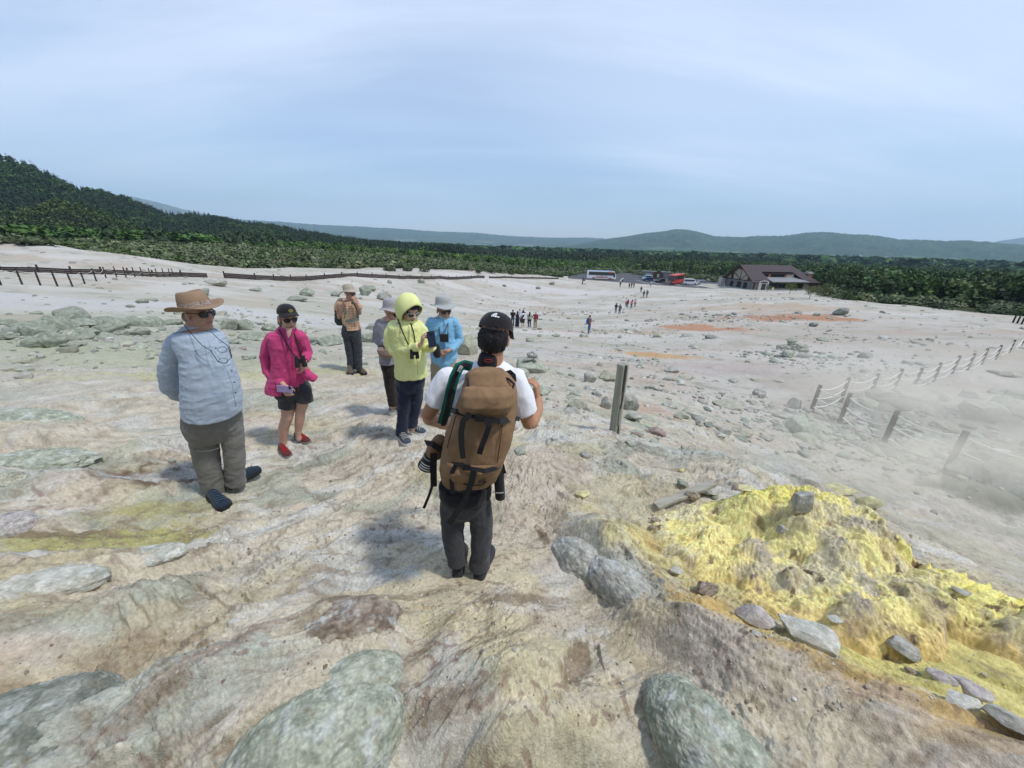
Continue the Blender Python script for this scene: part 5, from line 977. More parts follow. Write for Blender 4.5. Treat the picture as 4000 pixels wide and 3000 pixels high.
# big embedded boulders in the foreground, each its own stone
def slab(px, py, a, b_, h, ang, label, tone, facets=5, rnd=.6, sub=6, z=0, rough=.12):
    nrock[0] += 1; g = RG(px, py); v, F = rock_np(sub, 1300 + nrock[0], facets, .8, rough, .03, rnd); q = v * np.array([a, b_, h]); dr = v / np.linalg.norm(v, axis=1)[:, None]
    w_ = q + .03 * np.stack([noise3(q * 9, 1), noise3(q * 9, 2), noise3(q * 9, 3)], 1); lay = w_ @ np.array([.35, .5, 3.2])
    rel = .012 * (fbm3(w_ / .11, 5, 4, .62, True) - .4) + .006 * fbm3(w_ / .022, 3, 8, .6) ; q = q + dr * rel[:, None]
    C = rock_col(q / .16, tone, nrock[0]); k1 = fbm3(w_ / .12, 5, 21, .65); C = lerp(C, (.50, .53, .50), sst(.0, .30, k1) * .75); C = lerp(C, np.array(TON[tone][0]) * .62, sst(.08, .34, fbm3(w_ / .05, 4, 25, .6)) * .6)
    C = lerp(C, (.42, .35, .25), sst(-.1, -.5, v[:, 2] + .5 * fbm3(w_ / .1, 3, 22)) * .8); C = C * (1 + .25 * noise3(q * 70, 4) + .15 * noise3(q * 150, 5))[:, None]
    o = link('boulder', mesh_np('boulder', q, F, True, C), rockm); o.location = g + Vector((0, 0, z - h * .58)); o.rotation_euler = (0, 0, R(ang)); tag(o, label, 'boulder'); return o
ICO[7] = icos(7)
slab(1215, 2870, .37, .24, .24, 28, 'largest smooth pale green boulder, embedded at the bottom left of centre', 'green', z=.01, sub=7, rough=.07)
slab(1330, 2640, .27, .14, .13, 25, 'pale green ledge stone just above the largest smooth boulder', 'green', z=-.03, rough=.08)
slab(2800, 2880, .20, .33, .17, 32, 'dark green oval boulder with a white rim at the bottom right of centre', 'green', z=-.01, sub=7, rough=.08)
slab(20, 2850, .36, .24, .15, 20, 'dark grey rough boulder filling the bottom left corner', 'dark', z=-.02, rough=.2, sub=7)
slab(40, 2060, .16, .12, .10, 10, 'small pale block at the left edge of the green moss patch', 'pink', z=0)
slab(2290, 2110, .27, .17, .17, -48, 'rounded grey bedrock knob left of the sulfur mound', 'grey', z=.035, rough=.16)
slab(2460, 2280, .30, .14, .14, -50, 'lower grey bedrock knob between the guide and the sulfur mound', 'grey', z=.03, rough=.18)
slab(1360, 2400, .26, .15, .14, 15, 'brown pitted rock ledge at the left of the gully', 'brown', facets=7, rnd=.3, z=-.02, rough=.25)
slab(90, 2240, .34, .13, .10, 18, 'flat topped pale rock ledge at the left edge', 'pale', z=-.01)
slab(90, 1690, .55, .22, .16, 8, 'layered green grey outcrop at the left edge beside the hat man', 'green', z=.02, rough=.2)
slab(120, 1800, .50, .20, .12, 8, 'lower green slab under the layered outcrop at the left edge', 'green', z=.0, rough=.2)
slab(40, 1880, .12, .08, .06, 8, 'small olive stone below the layered outcrop at the left edge', 'ygr', z=.02)
slab(560, 2160, .22, .09, .05, 20, 'low pale green slab left of the hat man shoes', 'pale', z=0)
# loose stones on and around the sulfur mound
S_ = [(2273, 1950, 60, 36, 'smooth pale yellow stone lying alone between the guide and the plank', 'yel', 0, 0), (2640, 2258, 52, 48, 'small pale cream stone on the sandy strip below the plank', 'pale', 0, 0), (2755, 2330, 92, 70, 'dark brown porous stone at the foot of the sulfur mound', 'brown', 0, 0), (3128, 2015, 78, 78, 'round grey stone resting high on the sulfur mound', 'grey', 0, 0), (2945, 2460, 140, 110, 'angular purple grey slab at the foot of the mound', 'pink', -25, 25), (3135, 2530, 200, 130, 'largest long pale slab leaning at the foot of the mound', 'pale', -38, 20), (3515, 2590, 112, 100, 'dark grey slab on the orange sand', 'grey', -45, 20), (3740, 2760, 130, 50, 'long pale stone lying across the grey oval one', 'pale', 5, 0), (3925, 2860, 160, 100, 'smooth grey elongated oval stone at the right edge', 'grey', -40, 10), (3670, 2670, 90, 46, 'thin purple grey stone on the orange sand', 'pink', -35, 0), (3790, 2720, 120, 60, 'purplish slab behind the crossed stones', 'pink', -35, 0), (3262, 2440, 64, 30, 'small pale oval stone set in the mound foot', 'pale', -10, 0), (3755, 2325, 60, 24, 'thin grey stone on the right flank of the mound', 'grey', -20, 0), (2560, 2045, 44, 24, 'dark flat chip left of the mound by the plank', 'brown', 0, 0), (2545, 2072, 30, 18, 'second dark flat chip left of the mound', 'brown', 0, 0), (2770, 1930, 110, 40, 'pale grey stone under the upper end of the plank', 'grey', 0, 0), (2700, 1965, 60, 44, 'brown stone propping the plank', 'brown', 0, 0), (2910, 1925, 70, 28, 'pale yellow stone behind the plank end', 'yel', 0, 0), (2660, 1850, 26, 18, 'tiny cream pebble above the plank', 'yel', 0, 0), (2950, 2490, 40, 26, 'small grey chip left of the purple grey slab', 'grey', 0, 0), (3283, 1932, 130, 46, 'long yellow crusted stone on the far rim of the mound', 'yel', -10, 0), (3390, 2000, 84, 58, 'round yellow crusted stone at the right rim of the mound', 'yel', 0, 0), (3560, 2640, 50, 26, 'low brown stone below the dark grey slab', 'brown', -30, 0), (3050, 2090, 40, 30, 'grey chip on the middle of the mound', 'grey', 0, 0)]
for (px, py, w, h, lb, tn, yw, ti) in S_: rock(px, py, w, h, lb, tn, yaw=yw, tilt=ti, mound=True, sub=5, dep=.62, sink=.18, facets=8, cut=.7, name='stone', cat='stone')
# plank
pa, _ = surf_px(2560, 1985); D2 = 2.62; pb = P(2785, 1888, 2.75); pa = pa + Vector((0, 0, .015)); ax_ = pb - pa
pk = MB(); n_ = 24
side = ax_.cross(Vector((0, 0, 1))).normalized()
for i in range(n_): pass
pts = [pa + ax_ * (i / n_) for i in range(n_ + 1)]; pk.strip([p - pa for p in pts], .075, .028, side.cross(ax_).normalized()); pko = pk.build('plank', mat('driftwood', (.34, .32, .26), .9, .35, 6, .004, 30, stretch=(.5, 4, 4)), bevel=.004); pko.location = pa; tag(pko, 'grey weathered plank propped on stones left of the sulfur mound', 'plank')
# ---------------------------------------------------------------- loose stones and rubble over the field
g = np.random.default_rng(77); NP = 150000
a = g.uniform(-60, 60, NP); r = 3.2 * np.exp(g.uniform(0, 1, NP) * math.log(130 / 3.2)); x = r * np.sin(np.radians(a)); y = r * np.cos(np.radians(a))
dn = sst(-.05, .35, fbm(x / 5, y / 3, 3, 401)) * .45 + .015
def cl(px, py, rx, ry, s): 
    global dn; q = G0(px, py); dn = dn + s * np.exp(-(((x - q[0]) / rx) ** 2 + ((y - q[1]) / ry) ** 2))
for c_ in [(2250, 1225, 6, 4, 1.6), (2100, 1235, 6, 2.5, .8), (2900, 1245, 9, 5, 1.4), (2580, 1270, 4, 2, 1.2), (2600, 1500, 1.4, 1.8, .4), (3000, 1640, 2, 1.6, .9), (3250, 1700, 2.5, 1.5, 1.5), (3120, 1400, 3, 2.5, 1.3), (3500, 1330, 4, 1.5, 1.0), (3650, 1340, 3, 1, .8), (2450, 1300, 5, 3, .9), (1600, 1200, 9, 4, .7), (300, 1330, 4, 3, .9), (1000, 1250, 6, 3, .5), (2500, 1210, 6, 2, .8), (2450, 1155, 6, 2.5, 1.0), (3000, 1170, 12, 4, .9), (2700, 1240, 6, 3, 1.1), (2000, 1200, 8, 4, .7), (3400, 1450, 2, 1, .8), (2850, 1690, 1.6, .5, .8), (3600, 1700, 3, 2, 1.6), (3300, 1730, 1.5, 1, 2.2), (3500, 1730, 2, 1, 2.0), (3700, 1830, 2, 1, 2.0)]: cl(*c_)
platform = np.exp(-(((x - .3) / 2.6) ** 2 + ((y - 2.6) / 1.8) ** 2) ** 2)
dn = dn * (1 - .97 * platform) * np.where(x < 0, .12 + .88 * sst(7, 10, r), 1) * (1 - forest_mask(x, y)) * sst(140, 90, r)
dn *= np.where((x < -4) & (r > 24) & (r < 60), .25, 1)
dn *= 1 - .85 * np.exp(-(((x - 14) / 12) ** 2 + ((y - 95) / 30) ** 2))
ok = g.uniform(0, 1, NP) < dn * .25 * (.18 + .82 * sst(7, 18, r)); x, y, r = x[ok], y[ok], r[ok]; n = len(x)
sz = np.exp(g.normal(-3.35, .62, n)) * (1 + r / 24) * .8; sz = np.minimum(sz, .4)
ang = sz / r; order = np.argsort(-ang); x, y, r, sz = x[order], y[order], r[order], sz[order]; zz = ground_h(x, y)
tmp = [rock_np(2, 5000 + k, 8, .7, .15, .0) for k in range(8)]; tmp3 = [rock_np(3, 5100 + k, 9, .68, .12, .05) for k in range(10)]
tones = ['grey', 'green', 'ygr', 'pale', 'red', 'dark']; rc = g.choice(6, n, p=[.34, .26, .18, .12, .05, .05])
protos = []
for k, (v, F) in enumerate(tmp3):
    for tn in range(6): protos.append(mesh_np('loose_stone', v * np.array([1, .8, .55]), F, False, rock_col(v, tones[tn], k + tn)))
for me in protos: me.materials.append(rockm)
NI = 64; LOOSE = 'loose stones scattered over the volcanic slope'; tword = ['grey', 'green grey', 'olive grey', 'pale cream', 'reddish', 'dark']
ORD = ['', 'second ', 'third ', 'fourth ', 'fifth ', 'sixth ', 'seventh ', 'eighth ', 'ninth ', 'tenth ', 'eleventh ', 'twelfth ', 'thirteenth ']
LMK = [('the thick wooden post', 2400, 1700), ('the cairn boulder', 2078, 1470), ('the plaid shirt man', 1390, 1450), ('the pink shirt woman', 1140, 1760), ('the hat man', 900, 1930), ('the yellow jacket person', 1600, 1710), ('the black corner fence post', 3172, 1594), ('the tall slanting green boulder', 3110, 1710), ('the sulfur mound', 3200, 1950), ('the sightseer huddle', 2040, 1278), ('the lone man with the phone', 2297, 1306), ('the stone pile', 3100, 1370), ('the left boulder heap', 300, 1300), ('the reddish layered boulder', 2569, 1705), ('the bare left edge of the path', 60, 1700)]
cnt = {}
for k in range(NI):
    o = bpy.data.objects.new('loose_stone', protos[(k % 10) * 6 + rc[k]]); col.objects.link(o); o.location = (x[k], y[k], zz[k] + sz[k] * .12); o.scale = (sz[k],) * 3; o.rotation_euler = (0, 0, g.uniform(0, 6.28))
    d = np.array([x[k], y[k], zz[k]]) - CAMP; zc_ = d @ F_; ux, uy = 2000 + FPX * (d @ CR) / zc_, 1500 - FPX * (d @ CU) / zc_; j = min(range(len(LMK)), key=lambda i: math.hypot(LMK[i][1] - ux, (LMK[i][2] - uy) * 1.5))
    sd_ = ('left of' if ux < LMK[j][1] else 'right of') if abs(ux - LMK[j][1]) > abs(uy - LMK[j][2]) else ('beyond' if uy < LMK[j][2] else 'in front of')
    key = (rc[k], j, sd_); c_ = cnt.get(key, 0); cnt[key] = c_ + 1
    tag(o, 'loose %s stone %s %s, %slargest there' % (tword[rc[k]], sd_, LMK[j][0], ORD[min(c_, 12)]), 'stone', LOOSE)
xs, ys, ss, zs, rcs = x[NI:], y[NI:], sz[NI:], zz[NI:], rc[NI:]
cbase = np.array([np.mean(TON[t_], 0) for t_ in tones], np.float32)[rcs] * (1 + g.normal(0, .15, len(xs)))[:, None] * .95
tq = [(v * np.array([1, .8, .6]), F, np.ones(len(v)) * (1 + .12 * noise3(v * 3, k))) for k, (v, F) in enumerate(tmp)]
rub = scatter('rubble', np.stack([xs, ys, zs + ss * .1], 1), ss, cbase, tq, rockm, 'scattered rubble and small stones over the pale slope', 'rubble')
# gravel grit on the near platform
NG = 16000; xg = g.normal(0, 1.8, NG); yg = 1.0 + np.abs(g.normal(0, 1.9, NG)); ok = g.uniform(0, 1, NG) < sst(-.1, .3, fbm(xg / .7, yg / .5, 3, 402)) * .6 + .05; xg, yg = xg[ok], yg[ok]
sg = np.exp(g.normal(-5.3, .38, len(xg))); cg = pal(g, len(xg), [(.42, .38, .30), (.30, .26, .21), (.48, .46, .42), (.26, .19, .15)], None, .15); t1 = [(v * np.array([1, .8, .6]), F, np.ones(len(v))) for v, F in [rock_np(2, 5300 + k, 6, .7, .1, 0) for k in range(3)]]
scatter('grit', np.stack([xg, yg, ground_h(xg, yg)], 1), sg, cg, t1, rockm, 'fine grit and pebbles on the sandy rock platform', 'gravel')
print('rocks', time.time() - T0, n)
# ---------------------------------------------------------------- steam drifting off the vents
st_m = bpy.data.materials.new('steam'); st_m.use_nodes = True; t = st_m.node_tree; t.nodes.clear()
pv = N(t, 'ShaderNodeVolumePrincipled'); pv.inputs['Color'].default_value = (1.0, .95, .84, 1); pv.inputs['Anisotropy'].default_value = .0
tcn = N(t, 'ShaderNodeTexCoord'); mp = N(t, 'ShaderNodeMapping'); mp.inputs['Scale'].default_value = (.55, .9, 1.3); t.links.new(tcn.outputs['Object'], mp.inputs[0])
nz = N(t, 'ShaderNodeTexNoise'); nz.inputs['Scale'].default_value = 1.0; nz.inputs['Detail'].default_value = 4; t.links.new(mp.outputs[0], nz.inputs['Vector'])
mr = N(t, 'ShaderNodeMapRange', interpolation_type='SMOOTHSTEP'); mr.inputs[1].default_value = .42; mr.inputs[2].default_value = .62; t.links.new(nz.outputs[0], mr.inputs[0])
vl = N(t, 'ShaderNodeVectorMath', operation='MULTIPLY'); t.links.new(tcn.outputs['Object'], vl.inputs[0]); vl.inputs[1].default_value = (1 / 2.6, 1 / 2.2, 1 / 1.0)
ln = N(t, 'ShaderNodeVectorMath', operation='LENGTH'); t.links.new(vl.outputs[0], ln.inputs[0])
fo = N(t, 'ShaderNodeMapRange', interpolation_type='SMOOTHSTEP'); fo.inputs[1].default_value = 1.0; fo.inputs[2].default_value = .25; t.links.new(ln.outputs['Value'], fo.inputs[0])
dd = M2('MULTIPLY', M2('ADD', M2('MULTIPLY', mr.outputs[0], fo.outputs[0], tree=t), M2('MULTIPLY', fo.outputs[0], .25, tree=t), tree=t), .55, tree=t); t.links.new(dd, pv.inputs['Density'])
oo = N(t, 'ShaderNodeOutputMaterial'); t.links.new(pv.outputs[0], oo.inputs['Volume'])
v, F = ICO[3]; so_ = link('steam', mesh_np('steam', v * np.array([2.6, 2.2, 1.0]), F), st_m); so_.location = (5.0, 3.9, .1); tag(so_, 'thin pale steam drifting over the rocks right of the sulfur mound', 'steam', kind='stuff')
so2_ = link('steam', mesh_np('steam', v * np.array([2.6, 2.2, 1.0]), F)); so2_.data.materials.append(st_m.copy()); so2_.location = (13.5, 9.5, -1.4); so2_.scale = (2.6, 2.6, 1.5); tag(so2_, 'wide faint steam veil over the rope fence and the dark boulders', 'steam', kind='stuff')
[n for n in so2_.data.materials[0].node_tree.nodes if n.type == 'MATH'][-1].inputs[1].default_value = .12
# ---------------------------------------------------------------- people
def cloth(name, c, v=.10, plaid=False): return mat(name, c, .92, v, 25, .0015, 500, spec=.12, sheen=.15)
skinA = mat('skin_tan', (.42, .245, .18), .55, .10, 40, .0008, 400, spec=.3, sss=.12); skinB = mat('skin_light', (.56, .34, .25), .55, .10, 40, .0008, 400, spec=.3, sss=.12); skinC = mat('skin_arm', (.42, .22, .13), .55, .10, 40, .0008, 400, spec=.3, sss=.12)
hairK = mat('black_hair', (.012, .011, .012), .6, .4, 120, .004, 300, spec=.3, stretch=(1, 1, .2)); hairG = mat('grey_hair', (.24, .20, .17), .8, .3, 120, .004, 300); beardW = mat('white_beard', (.58, .55, .52), .9, .15, 120, .004, 300)
blackc = cloth('black_webbing', (.018, .018, .02)); lensm = mat('sunglass_lens', (.012, .010, .012), .08, .05, spec=.8); lipm = mat('lips', (.36, .15, .12), .5)
DEFER = []
def ell_mesh(c, r, s, f, u, n=2):
    V, F = ICO[n]; M_ = np.stack([np.array(s) * r[0], np.array(f) * r[1], np.array(u) * r[2]], 0); return V @ M_ + np.array(c), F
class Pr:
    """bag of overlapping closed solids, fused by a voxel remesh into one continuous surface"""
    def __init__(s): s.b = MB()
    def ell(s, c, r, fr, n=3): V, F = ell_mesh(c, r, fr[1], fr[0], fr[2], n); s.b.add(V, F.tolist()); return s
    def cap(s, pts, rr, n=14):
        pts = [Vector(p) for p in pts]; d0 = (pts[0] - pts[1]).normalized(); d1 = (pts[-1] - pts[-2]).normalized()
        P2 = [pts[0] + d0 * rr[0] * k for k in (.97, .8, .45)] + pts + [pts[-1] + d1 * rr[-1] * k for k in (.45, .8, .97)]
        R2 = [rr[0] * k for k in (.2, .6, .9)] + list(rr) + [rr[-1] * k for k in (.9, .6, .2)]
        s.b.tube(P2, R2, n); return s
    def flat(s, pts, rr, n=16):
        pts = [Vector(p) for p in pts]; d0 = (pts[0] - pts[1]).normalized()
        s.b.tube([pts[0] + d0 * rr[0] * k for k in (.95, .75, .42)] + pts, [rr[0] * k for k in (.25, .65, .91)] + list(rr), n); return s
    def hips(s, secs, side):
        c, a_, b_ = secs[-1]; secs = [(q[0], q[1], q[2] * .92) for q in secs[:-1]] + [(c, a_ * .96, b_ * .78), (c + Vector((0, 0, -.05)), a_ * .80, b_ * .5)]
        return s.loft(secs, side)
    def loft(s, secs, side, n=28, pw=2.0):
        """secs: (centre, a along side, b across); rings are horizontal-ish"""
        V = []; F = []; sd_ = Vector(side).normalized()
        for i, (c, a_, b_) in enumerate(secs):
            c = Vector(c); nx = Vector(secs[min(i + 1, len(secs) - 1)][0]) - Vector(secs[max(i - 1, 0)][0]); nx.normalize(); fr_ = nx.cross(sd_).normalized()
            for k in range(n):
                t_ = 2 * math.pi * k / n; ct, st = math.cos(t_), math.sin(t_)
                V.append(c + sd_ * a_ * math.copysign(abs(ct) ** (2 / pw), ct) + fr_ * b_ * math.copysign(abs(st) ** (2 / pw), st))
        for i in range(len(secs) - 1):
            for k in range(n): F.append((i * n + k, i * n + (k + 1) % n, (i + 1) * n + (k + 1) % n, (i + 1) * n + k))
        F.append(tuple(range(n))[::-1]); F.append(tuple((len(secs) - 1) * n + k for k in range(n))); s.b.add(V, F); return s
    def build(s, name, m, parent, voxel=.007, smooth=4, wr=0, ws=(14, 14, 9), seed=1, label=None):
        o = s.b.build(name, m, parent, M=Matrix.Translation(-Vector(parent.location)) if parent is not None and parent.parent is None else (Matrix.Translation(-Vector(ORG)) if parent is not None else None), smooth=True)
        md = o.modifiers.new('r', 'REMESH'); md.mode = 'VOXEL'; md.voxel_size = voxel; md.use_smooth_shade = True
        if smooth: ms = o.modifiers.new('s', 'SMOOTH'); ms.factor = .5; ms.iterations = smooth
        DEFER.append((o, wr, ws, seed)); 
        if label: o['label'] = label
        return o
ORG = Vector()
def finish_deferred():
    dg = bpy.context.evaluated_depsgraph_get()
    new = [(o, bpy.data.meshes.new_from_object(o.evaluated_get(dg)), wr, ws, sd_) for o, wr, ws, sd_ in DEFER]
    for o, me, wr, ws, sd_ in new:
        if wr and len(me.vertices):
            V = np_of(me); nn = np.zeros(len(me.vertices) * 3, np.float32); me.vertices.foreach_get('normal', nn) if False else me.vertex_normals.foreach_get('vector', nn); nn = nn.reshape(-1, 3)
            q = V * np.array(ws); q = q + .35 * np.stack([noise3(V * 6 + 3, 1), noise3(V * 6 + 9, 2), noise3(V * 6 + 5, 3)], 1)
            dsp = (fbm3(q, 3, sd_, .5, True) - .45) * wr + .5 * wr * fbm3(V * 9, 2, sd_ + 3)
            V = V + nn * dsp[:, None]; me.vertices.foreach_set('co', V.astype(np.float32).ravel())
        me.polygons.foreach_set('use_smooth', [True] * len(me.polygons)); me.update()
        o.modifiers.clear(); old = o.data; ms = [m for m in old.materials]; o.data = me
        if not len(me.materials): [me.materials.append(m) for m in ms]
        me.name = o.name; bpy.data.meshes.remove(old)
    DEFER.clear()
def hand(pr, w, d, n, side=1, curl=.5, sc=1.0, rad=.0085, spread=.0):
    """palm, four unequal bent fingers and a thumb; d towards the fingertips, n out of the palm"""
    w = Vector(w); d = Vector(d).normalized(); n = Vector(n); n = (n - d * n.dot(d)).normalized(); s_ = d.cross(n).normalized() * side
    for q in (-.028, -.010, .010, .028): pr.cap([w + d * .012 * sc + s_ * q * .7 * sc, w + d * .088 * sc + s_ * q * sc], [.015 * sc, .0135 * sc], 10)
    for q, L_, r_ in ((-.031, .062, .0078), (-.011, .076, .0085), (.010, .080, .0088), (.031, .070, .0085)):
        p = w + d * .088 * sc + s_ * q * sc; a_ = 0; pts = [p]; dd = d
        for k, fr in enumerate((.42, .32, .26)):
            a_ += curl * (1.0, 1.15, .8)[k]; dd = (d * math.cos(a_) + n * math.sin(a_)); p = p + (dd + s_ * spread * q * 10) * L_ * fr * sc; pts.append(p)
        pr.cap(pts, [r_ * sc * rad / .0085 * 1.08, r_ * sc * rad / .0085, r_ * sc * rad / .0085 * .95, r_ * sc * rad / .0085 * .85], 10)
    p = w + d * .030 * sc + s_ * .030 * sc; d2 = (d * .62 + s_ * .62 + n * .45 * (0.4 + curl)).normalized(); p2 = p + d2 * .042 * sc; d3 = (d * .8 + s_ * .15 + n * .5 * (.3 + curl)).normalized()
    pr.cap([w + d * .012 * sc, p, p2, p2 + d3 * .030 * sc], [.014 * sc, .0135 * sc, .0105 * sc, .0085 * sc], 10); return pr
class Person:
    def __init__(s, feet, label, group=None, cat='person'):
        g = [RG(*f) for f in feet]; s.feet = g; s.o = (g[0] + g[-1]) / 2; s.D = s.o.y; s.root = empty('person', s.o); tag(s.root, label, cat, group)
        v = Vector((s.o.x, s.o.y, 0)).normalized(); s.side = Vector((v.y, -v.x, 0)); s.fwd = v
        global ORG; ORG = Vector(s.o)
    def p(s, px, py, off=0):
        q = P(px, py, s.D); d = q - Vector(CAMP); return q + d.normalized() * 0 + Vector(d) * (off / d.y) if off else q
    def m(s, px, py, off=0): return float((np.array(s.p(px, py, off)) - CAMP) @ F_) / FPX
    def limb(s, pts, k=1.0): return [s.p(*(q[:2]), q[2]) for q in pts], [q[3] * s.m(q[0], q[1], q[2]) * k * (1 - .14 / s.D) for q in pts]
    def secs(s, L_, k=1.0, kb=1.0): return [(s.p(q[0], q[1], q[4] if len(q) > 4 else 0), q[2] / 2 * s.m(q[0], q[1]) * k * (1 - .14 / s.D), q[3] * kb) for q in L_]
    def head(s, px, py, yaw, pitch=0, roll=0, off=0, k=1.0):
        f = Vector((math.sin(R(yaw)) * math.cos(R(pitch)), -math.cos(R(yaw)) * math.cos(R(pitch)), -math.sin(R(pitch)))); u = Vector((0, 0, 1)); s_ = f.cross(u).normalized(); u = s_.cross(f).normalized()
        if roll: Mx = Matrix.Rotation(R(roll), 3, f); u = Mx @ u; s_ = Mx @ s_
        s.hc = s.p(px, py, off); s.f, s.s_, s.u, s.k = f, s_, u, k; return s
    def H(s, a=0, b=0, c=0): return s.hc + (s.s_ * a + s.f * b + s.u * c) * s.k
    def skull(s, pr, neck, nr=.056, ears=True):
        fr = (s.f, s.s_, s.u); E = lambda c, r: pr.ell(s.H(*c), [v * s.k for v in r], fr)
        E((0, -.008, .035), (.074, .094, .088)); E((0, .022, -.028), (.060, .070, .085)); E((0, .052, -.088), (.030, .034, .026)); E((0, .02, -.07), (.052, .058, .045))
        pr.cap([s.H(0, .086, .015), s.H(0, .108, -.022)], [.009 * s.k, .0155 * s.k], 10); E((0, .078, .032), (.050, .016, .012)); E((.034, .066, -.028), (.020, .018, .020)); E((-.034, .066, -.028), (.020, .018, .020)); E((0, .084, -.058), (.024, .012, .014)); E((.0, .1, -.026), (.018, .012, .009))
        if ears:
            for q in (-1, 1): pr.ell(s.H(q * .076, -.004, -.008), (.009 * s.k, .020 * s.k, .032 * s.k), fr)
        pr.cap([s.H(0, -.012, -.05), Vector(neck)], [nr * s.k, nr * 1.1 * s.k]); return pr
    def eyes(s, hair):
        for q in (-1, 1):
            V, F = ell_mesh(s.H(q * .032, .078, .004) - ORG, (.014 * s.k, .012 * s.k, .009 * s.k), s.s_, s.f, s.u); MB().add(V, F.tolist()).build('eye', mat('eye', (.30, .26, .22), .3, .5, 60), s.root, smooth=True)
            MB().tube([s.H(q * .016, .094, .024) - ORG, s.H(q * .034, .092, .030) - ORG, s.H(q * .052, .080, .024) - ORG], .0035, 6).build('eyebrow', hair, s.root, smooth=True)
    def lips(s, par): Pr_ = MB(); Pr_.tube([s.H(-.02, .088, -.060) - ORG, s.H(0, .098, -.058) - ORG, s.H(.02, .088, -.060) - ORG], [.003, .006, .003], 8); return Pr_.build('lips', lipm, par, smooth=True)
    def glasses(s, fm_, w=.027, h=.019, lens=None):
        b = MB(); fr_ = MB()
        for q in (-1, 1):
            c = s.H(q * .033, .091, .006); n = (s.f + s.s_ * q * .38).normalized(); t_ = n.cross(s.u).normalized(); V = []; F = []; n_ = 20
            for j, o_ in enumerate((0, .004)):
                for k in range(n_):
                    a_ = 2 * math.pi * k / n_; V.append(c + n * (o_ + .004 * math.cos(a_) ** 2 * -1) + t_ * math.cos(a_) * w * s.k + s.u * (math.sin(a_) * h * (1 - .25 * math.sin(a_)) * s.k) - ORG)
            F = [tuple(range(n_))[::-1], tuple(range(n_, 2 * n_))] + [(k, (k + 1) % n_, n_ + (k + 1) % n_, n_ + k) for k in range(n_)]; b.add(V, F)
            fr_.tube([v for v in V[n_:]] + [V[n_]], .0028, 6); fr_.tube([s.H(q * .062, .085, .012) - ORG, s.H(q * .079, .03, .012) - ORG, s.H(q * .078, -.01, .004) - ORG], .0028, 6)
        fr_.tube([s.H(-.008, .100, .012) - ORG, s.H(.008, .100, .012) - ORG], .003, 6); o = fr_.build('sunglasses', fm_, s.root, smooth=True); b.build('lens', lens or lensm, o, smooth=False); return o
    def hat(s, m, c, up, ra, rb, ca, cb, ch, curl=.03, droop=.0, band=None, dent=.02, top=.86, name='hat', bulge=0, rot=0):
        """brimmed hat: brim radii ra (side) rb (front), crown radii ca cb height ch; c centre of the brim plane"""
        up = Vector(up).normalized(); f = (s.f - up * s.f.dot(up)).normalized(); sd_ = f.cross(up).normalized(); n = 48; V = []; F = []
        rings = [(ca * .97, cb * .97, -.004, 0), (ca * 1.25, cb * 1.2, -.006, .15), ((ca + ra) / 2, (cb + rb) / 2, -.005, .5), (ra, rb, -.001, 1), (ra * 1.005, rb * 1.005, .003, 1), (ra * .995, rb * .995, .005, 1), ((ca + ra) / 2, (cb + rb) / 2, .003, .5), (ca * 1.1, cb * 1.08, .003, .08), (ca, cb, .012, 0), (ca * .985, cb * .985, ch * .35, 0), (ca * .95, cb * .95, ch * .62, 0), (ca * top, cb * top, ch * .88, 0), (ca * top * .88, cb * top * .88, ch * .985, 0), (ca * top * .6, cb * top * .6, ch, 2), (ca * .2, cb * .2, ch, 3)]
        for (a_, b_, z, w) in rings:
            for k in range(n):
                t_ = 2 * math.pi * k / n; ct, st = math.cos(t_), math.sin(t_)
                zz_ = z + (curl * abs(ct) ** 2.2 - droop * abs(st) ** 2 - droop * .5) * (w if w <= 1 else 0) ** 1.5 + .004 * math.sin(3 * t_ + 1) * (w if w <= 1 else 0)
                if w >= 2: zz_ -= dent * (1 if w == 3 else .6) * (1 - .5 * abs(st))
                elif z > ch * .8: zz_ += dent * .35 * abs(ct)
                V.append(Vector(c) + sd_ * a_ * ct + f * b_ * st + up * zz_ - ORG)
        for i in range(len(rings) - 1):
            for k in range(n): F.append((i * n + k, i * n + (k + 1) % n, (i + 1) * n + (k + 1) % n, (i + 1) * n + k))
        F.append(tuple((len(rings) - 1) * n + k for k in range(n))); b = MB(); b.add(V, F); o = b.build(name, m, s.root, smooth=True)
        if band:
            b = MB(); V = []; F = []
            for z in (.012, .045):
                for k in range(n): t_ = 2 * math.pi * k / n; e_ = 1.025 - (z > .02) * .015; V.append(Vector(c) + sd_ * ca * e_ * math.cos(t_) + f * cb * e_ * math.sin(t_) + up * z - ORG)
            for k in range(n): F.append((k, (k + 1) % n, n + (k + 1) % n, n + k))
            b.add(V, F); b.build('band', band, o, smooth=True)
        return o
    def capm(s, m, c, up, r=.088, rl=.1, h=.105, brim=True, bl=.075, name='cap'):
        up = Vector(up).normalized(); f = (s.f - up * s.f.dot(up)).normalized(); sd_ = f.cross(up).normalized(); V = []; F = []; n = 40; rr_ = 12
        for i in range(rr_ + 1):
            a_ = math.pi / 2 * i / rr_
            for k in range(n): t_ = 2 * math.pi * k / n; V.append(Vector(c) + (sd_ * r * math.cos(t_) + f * rl * math.sin(t_)) * (math.cos(a_) ** .8 if a_ < 1.57 else 0) + up * h * math.sin(a_) ** .92 - ORG)
        for i in range(rr_):
            for k in range(n): F.append((i * n + k, i * n + (k + 1) % n, (i + 1) * n + (k + 1) % n, (i + 1) * n + k))
        b = MB(); b.add(V, F); o = b.build(name, m, s.root, smooth=True)
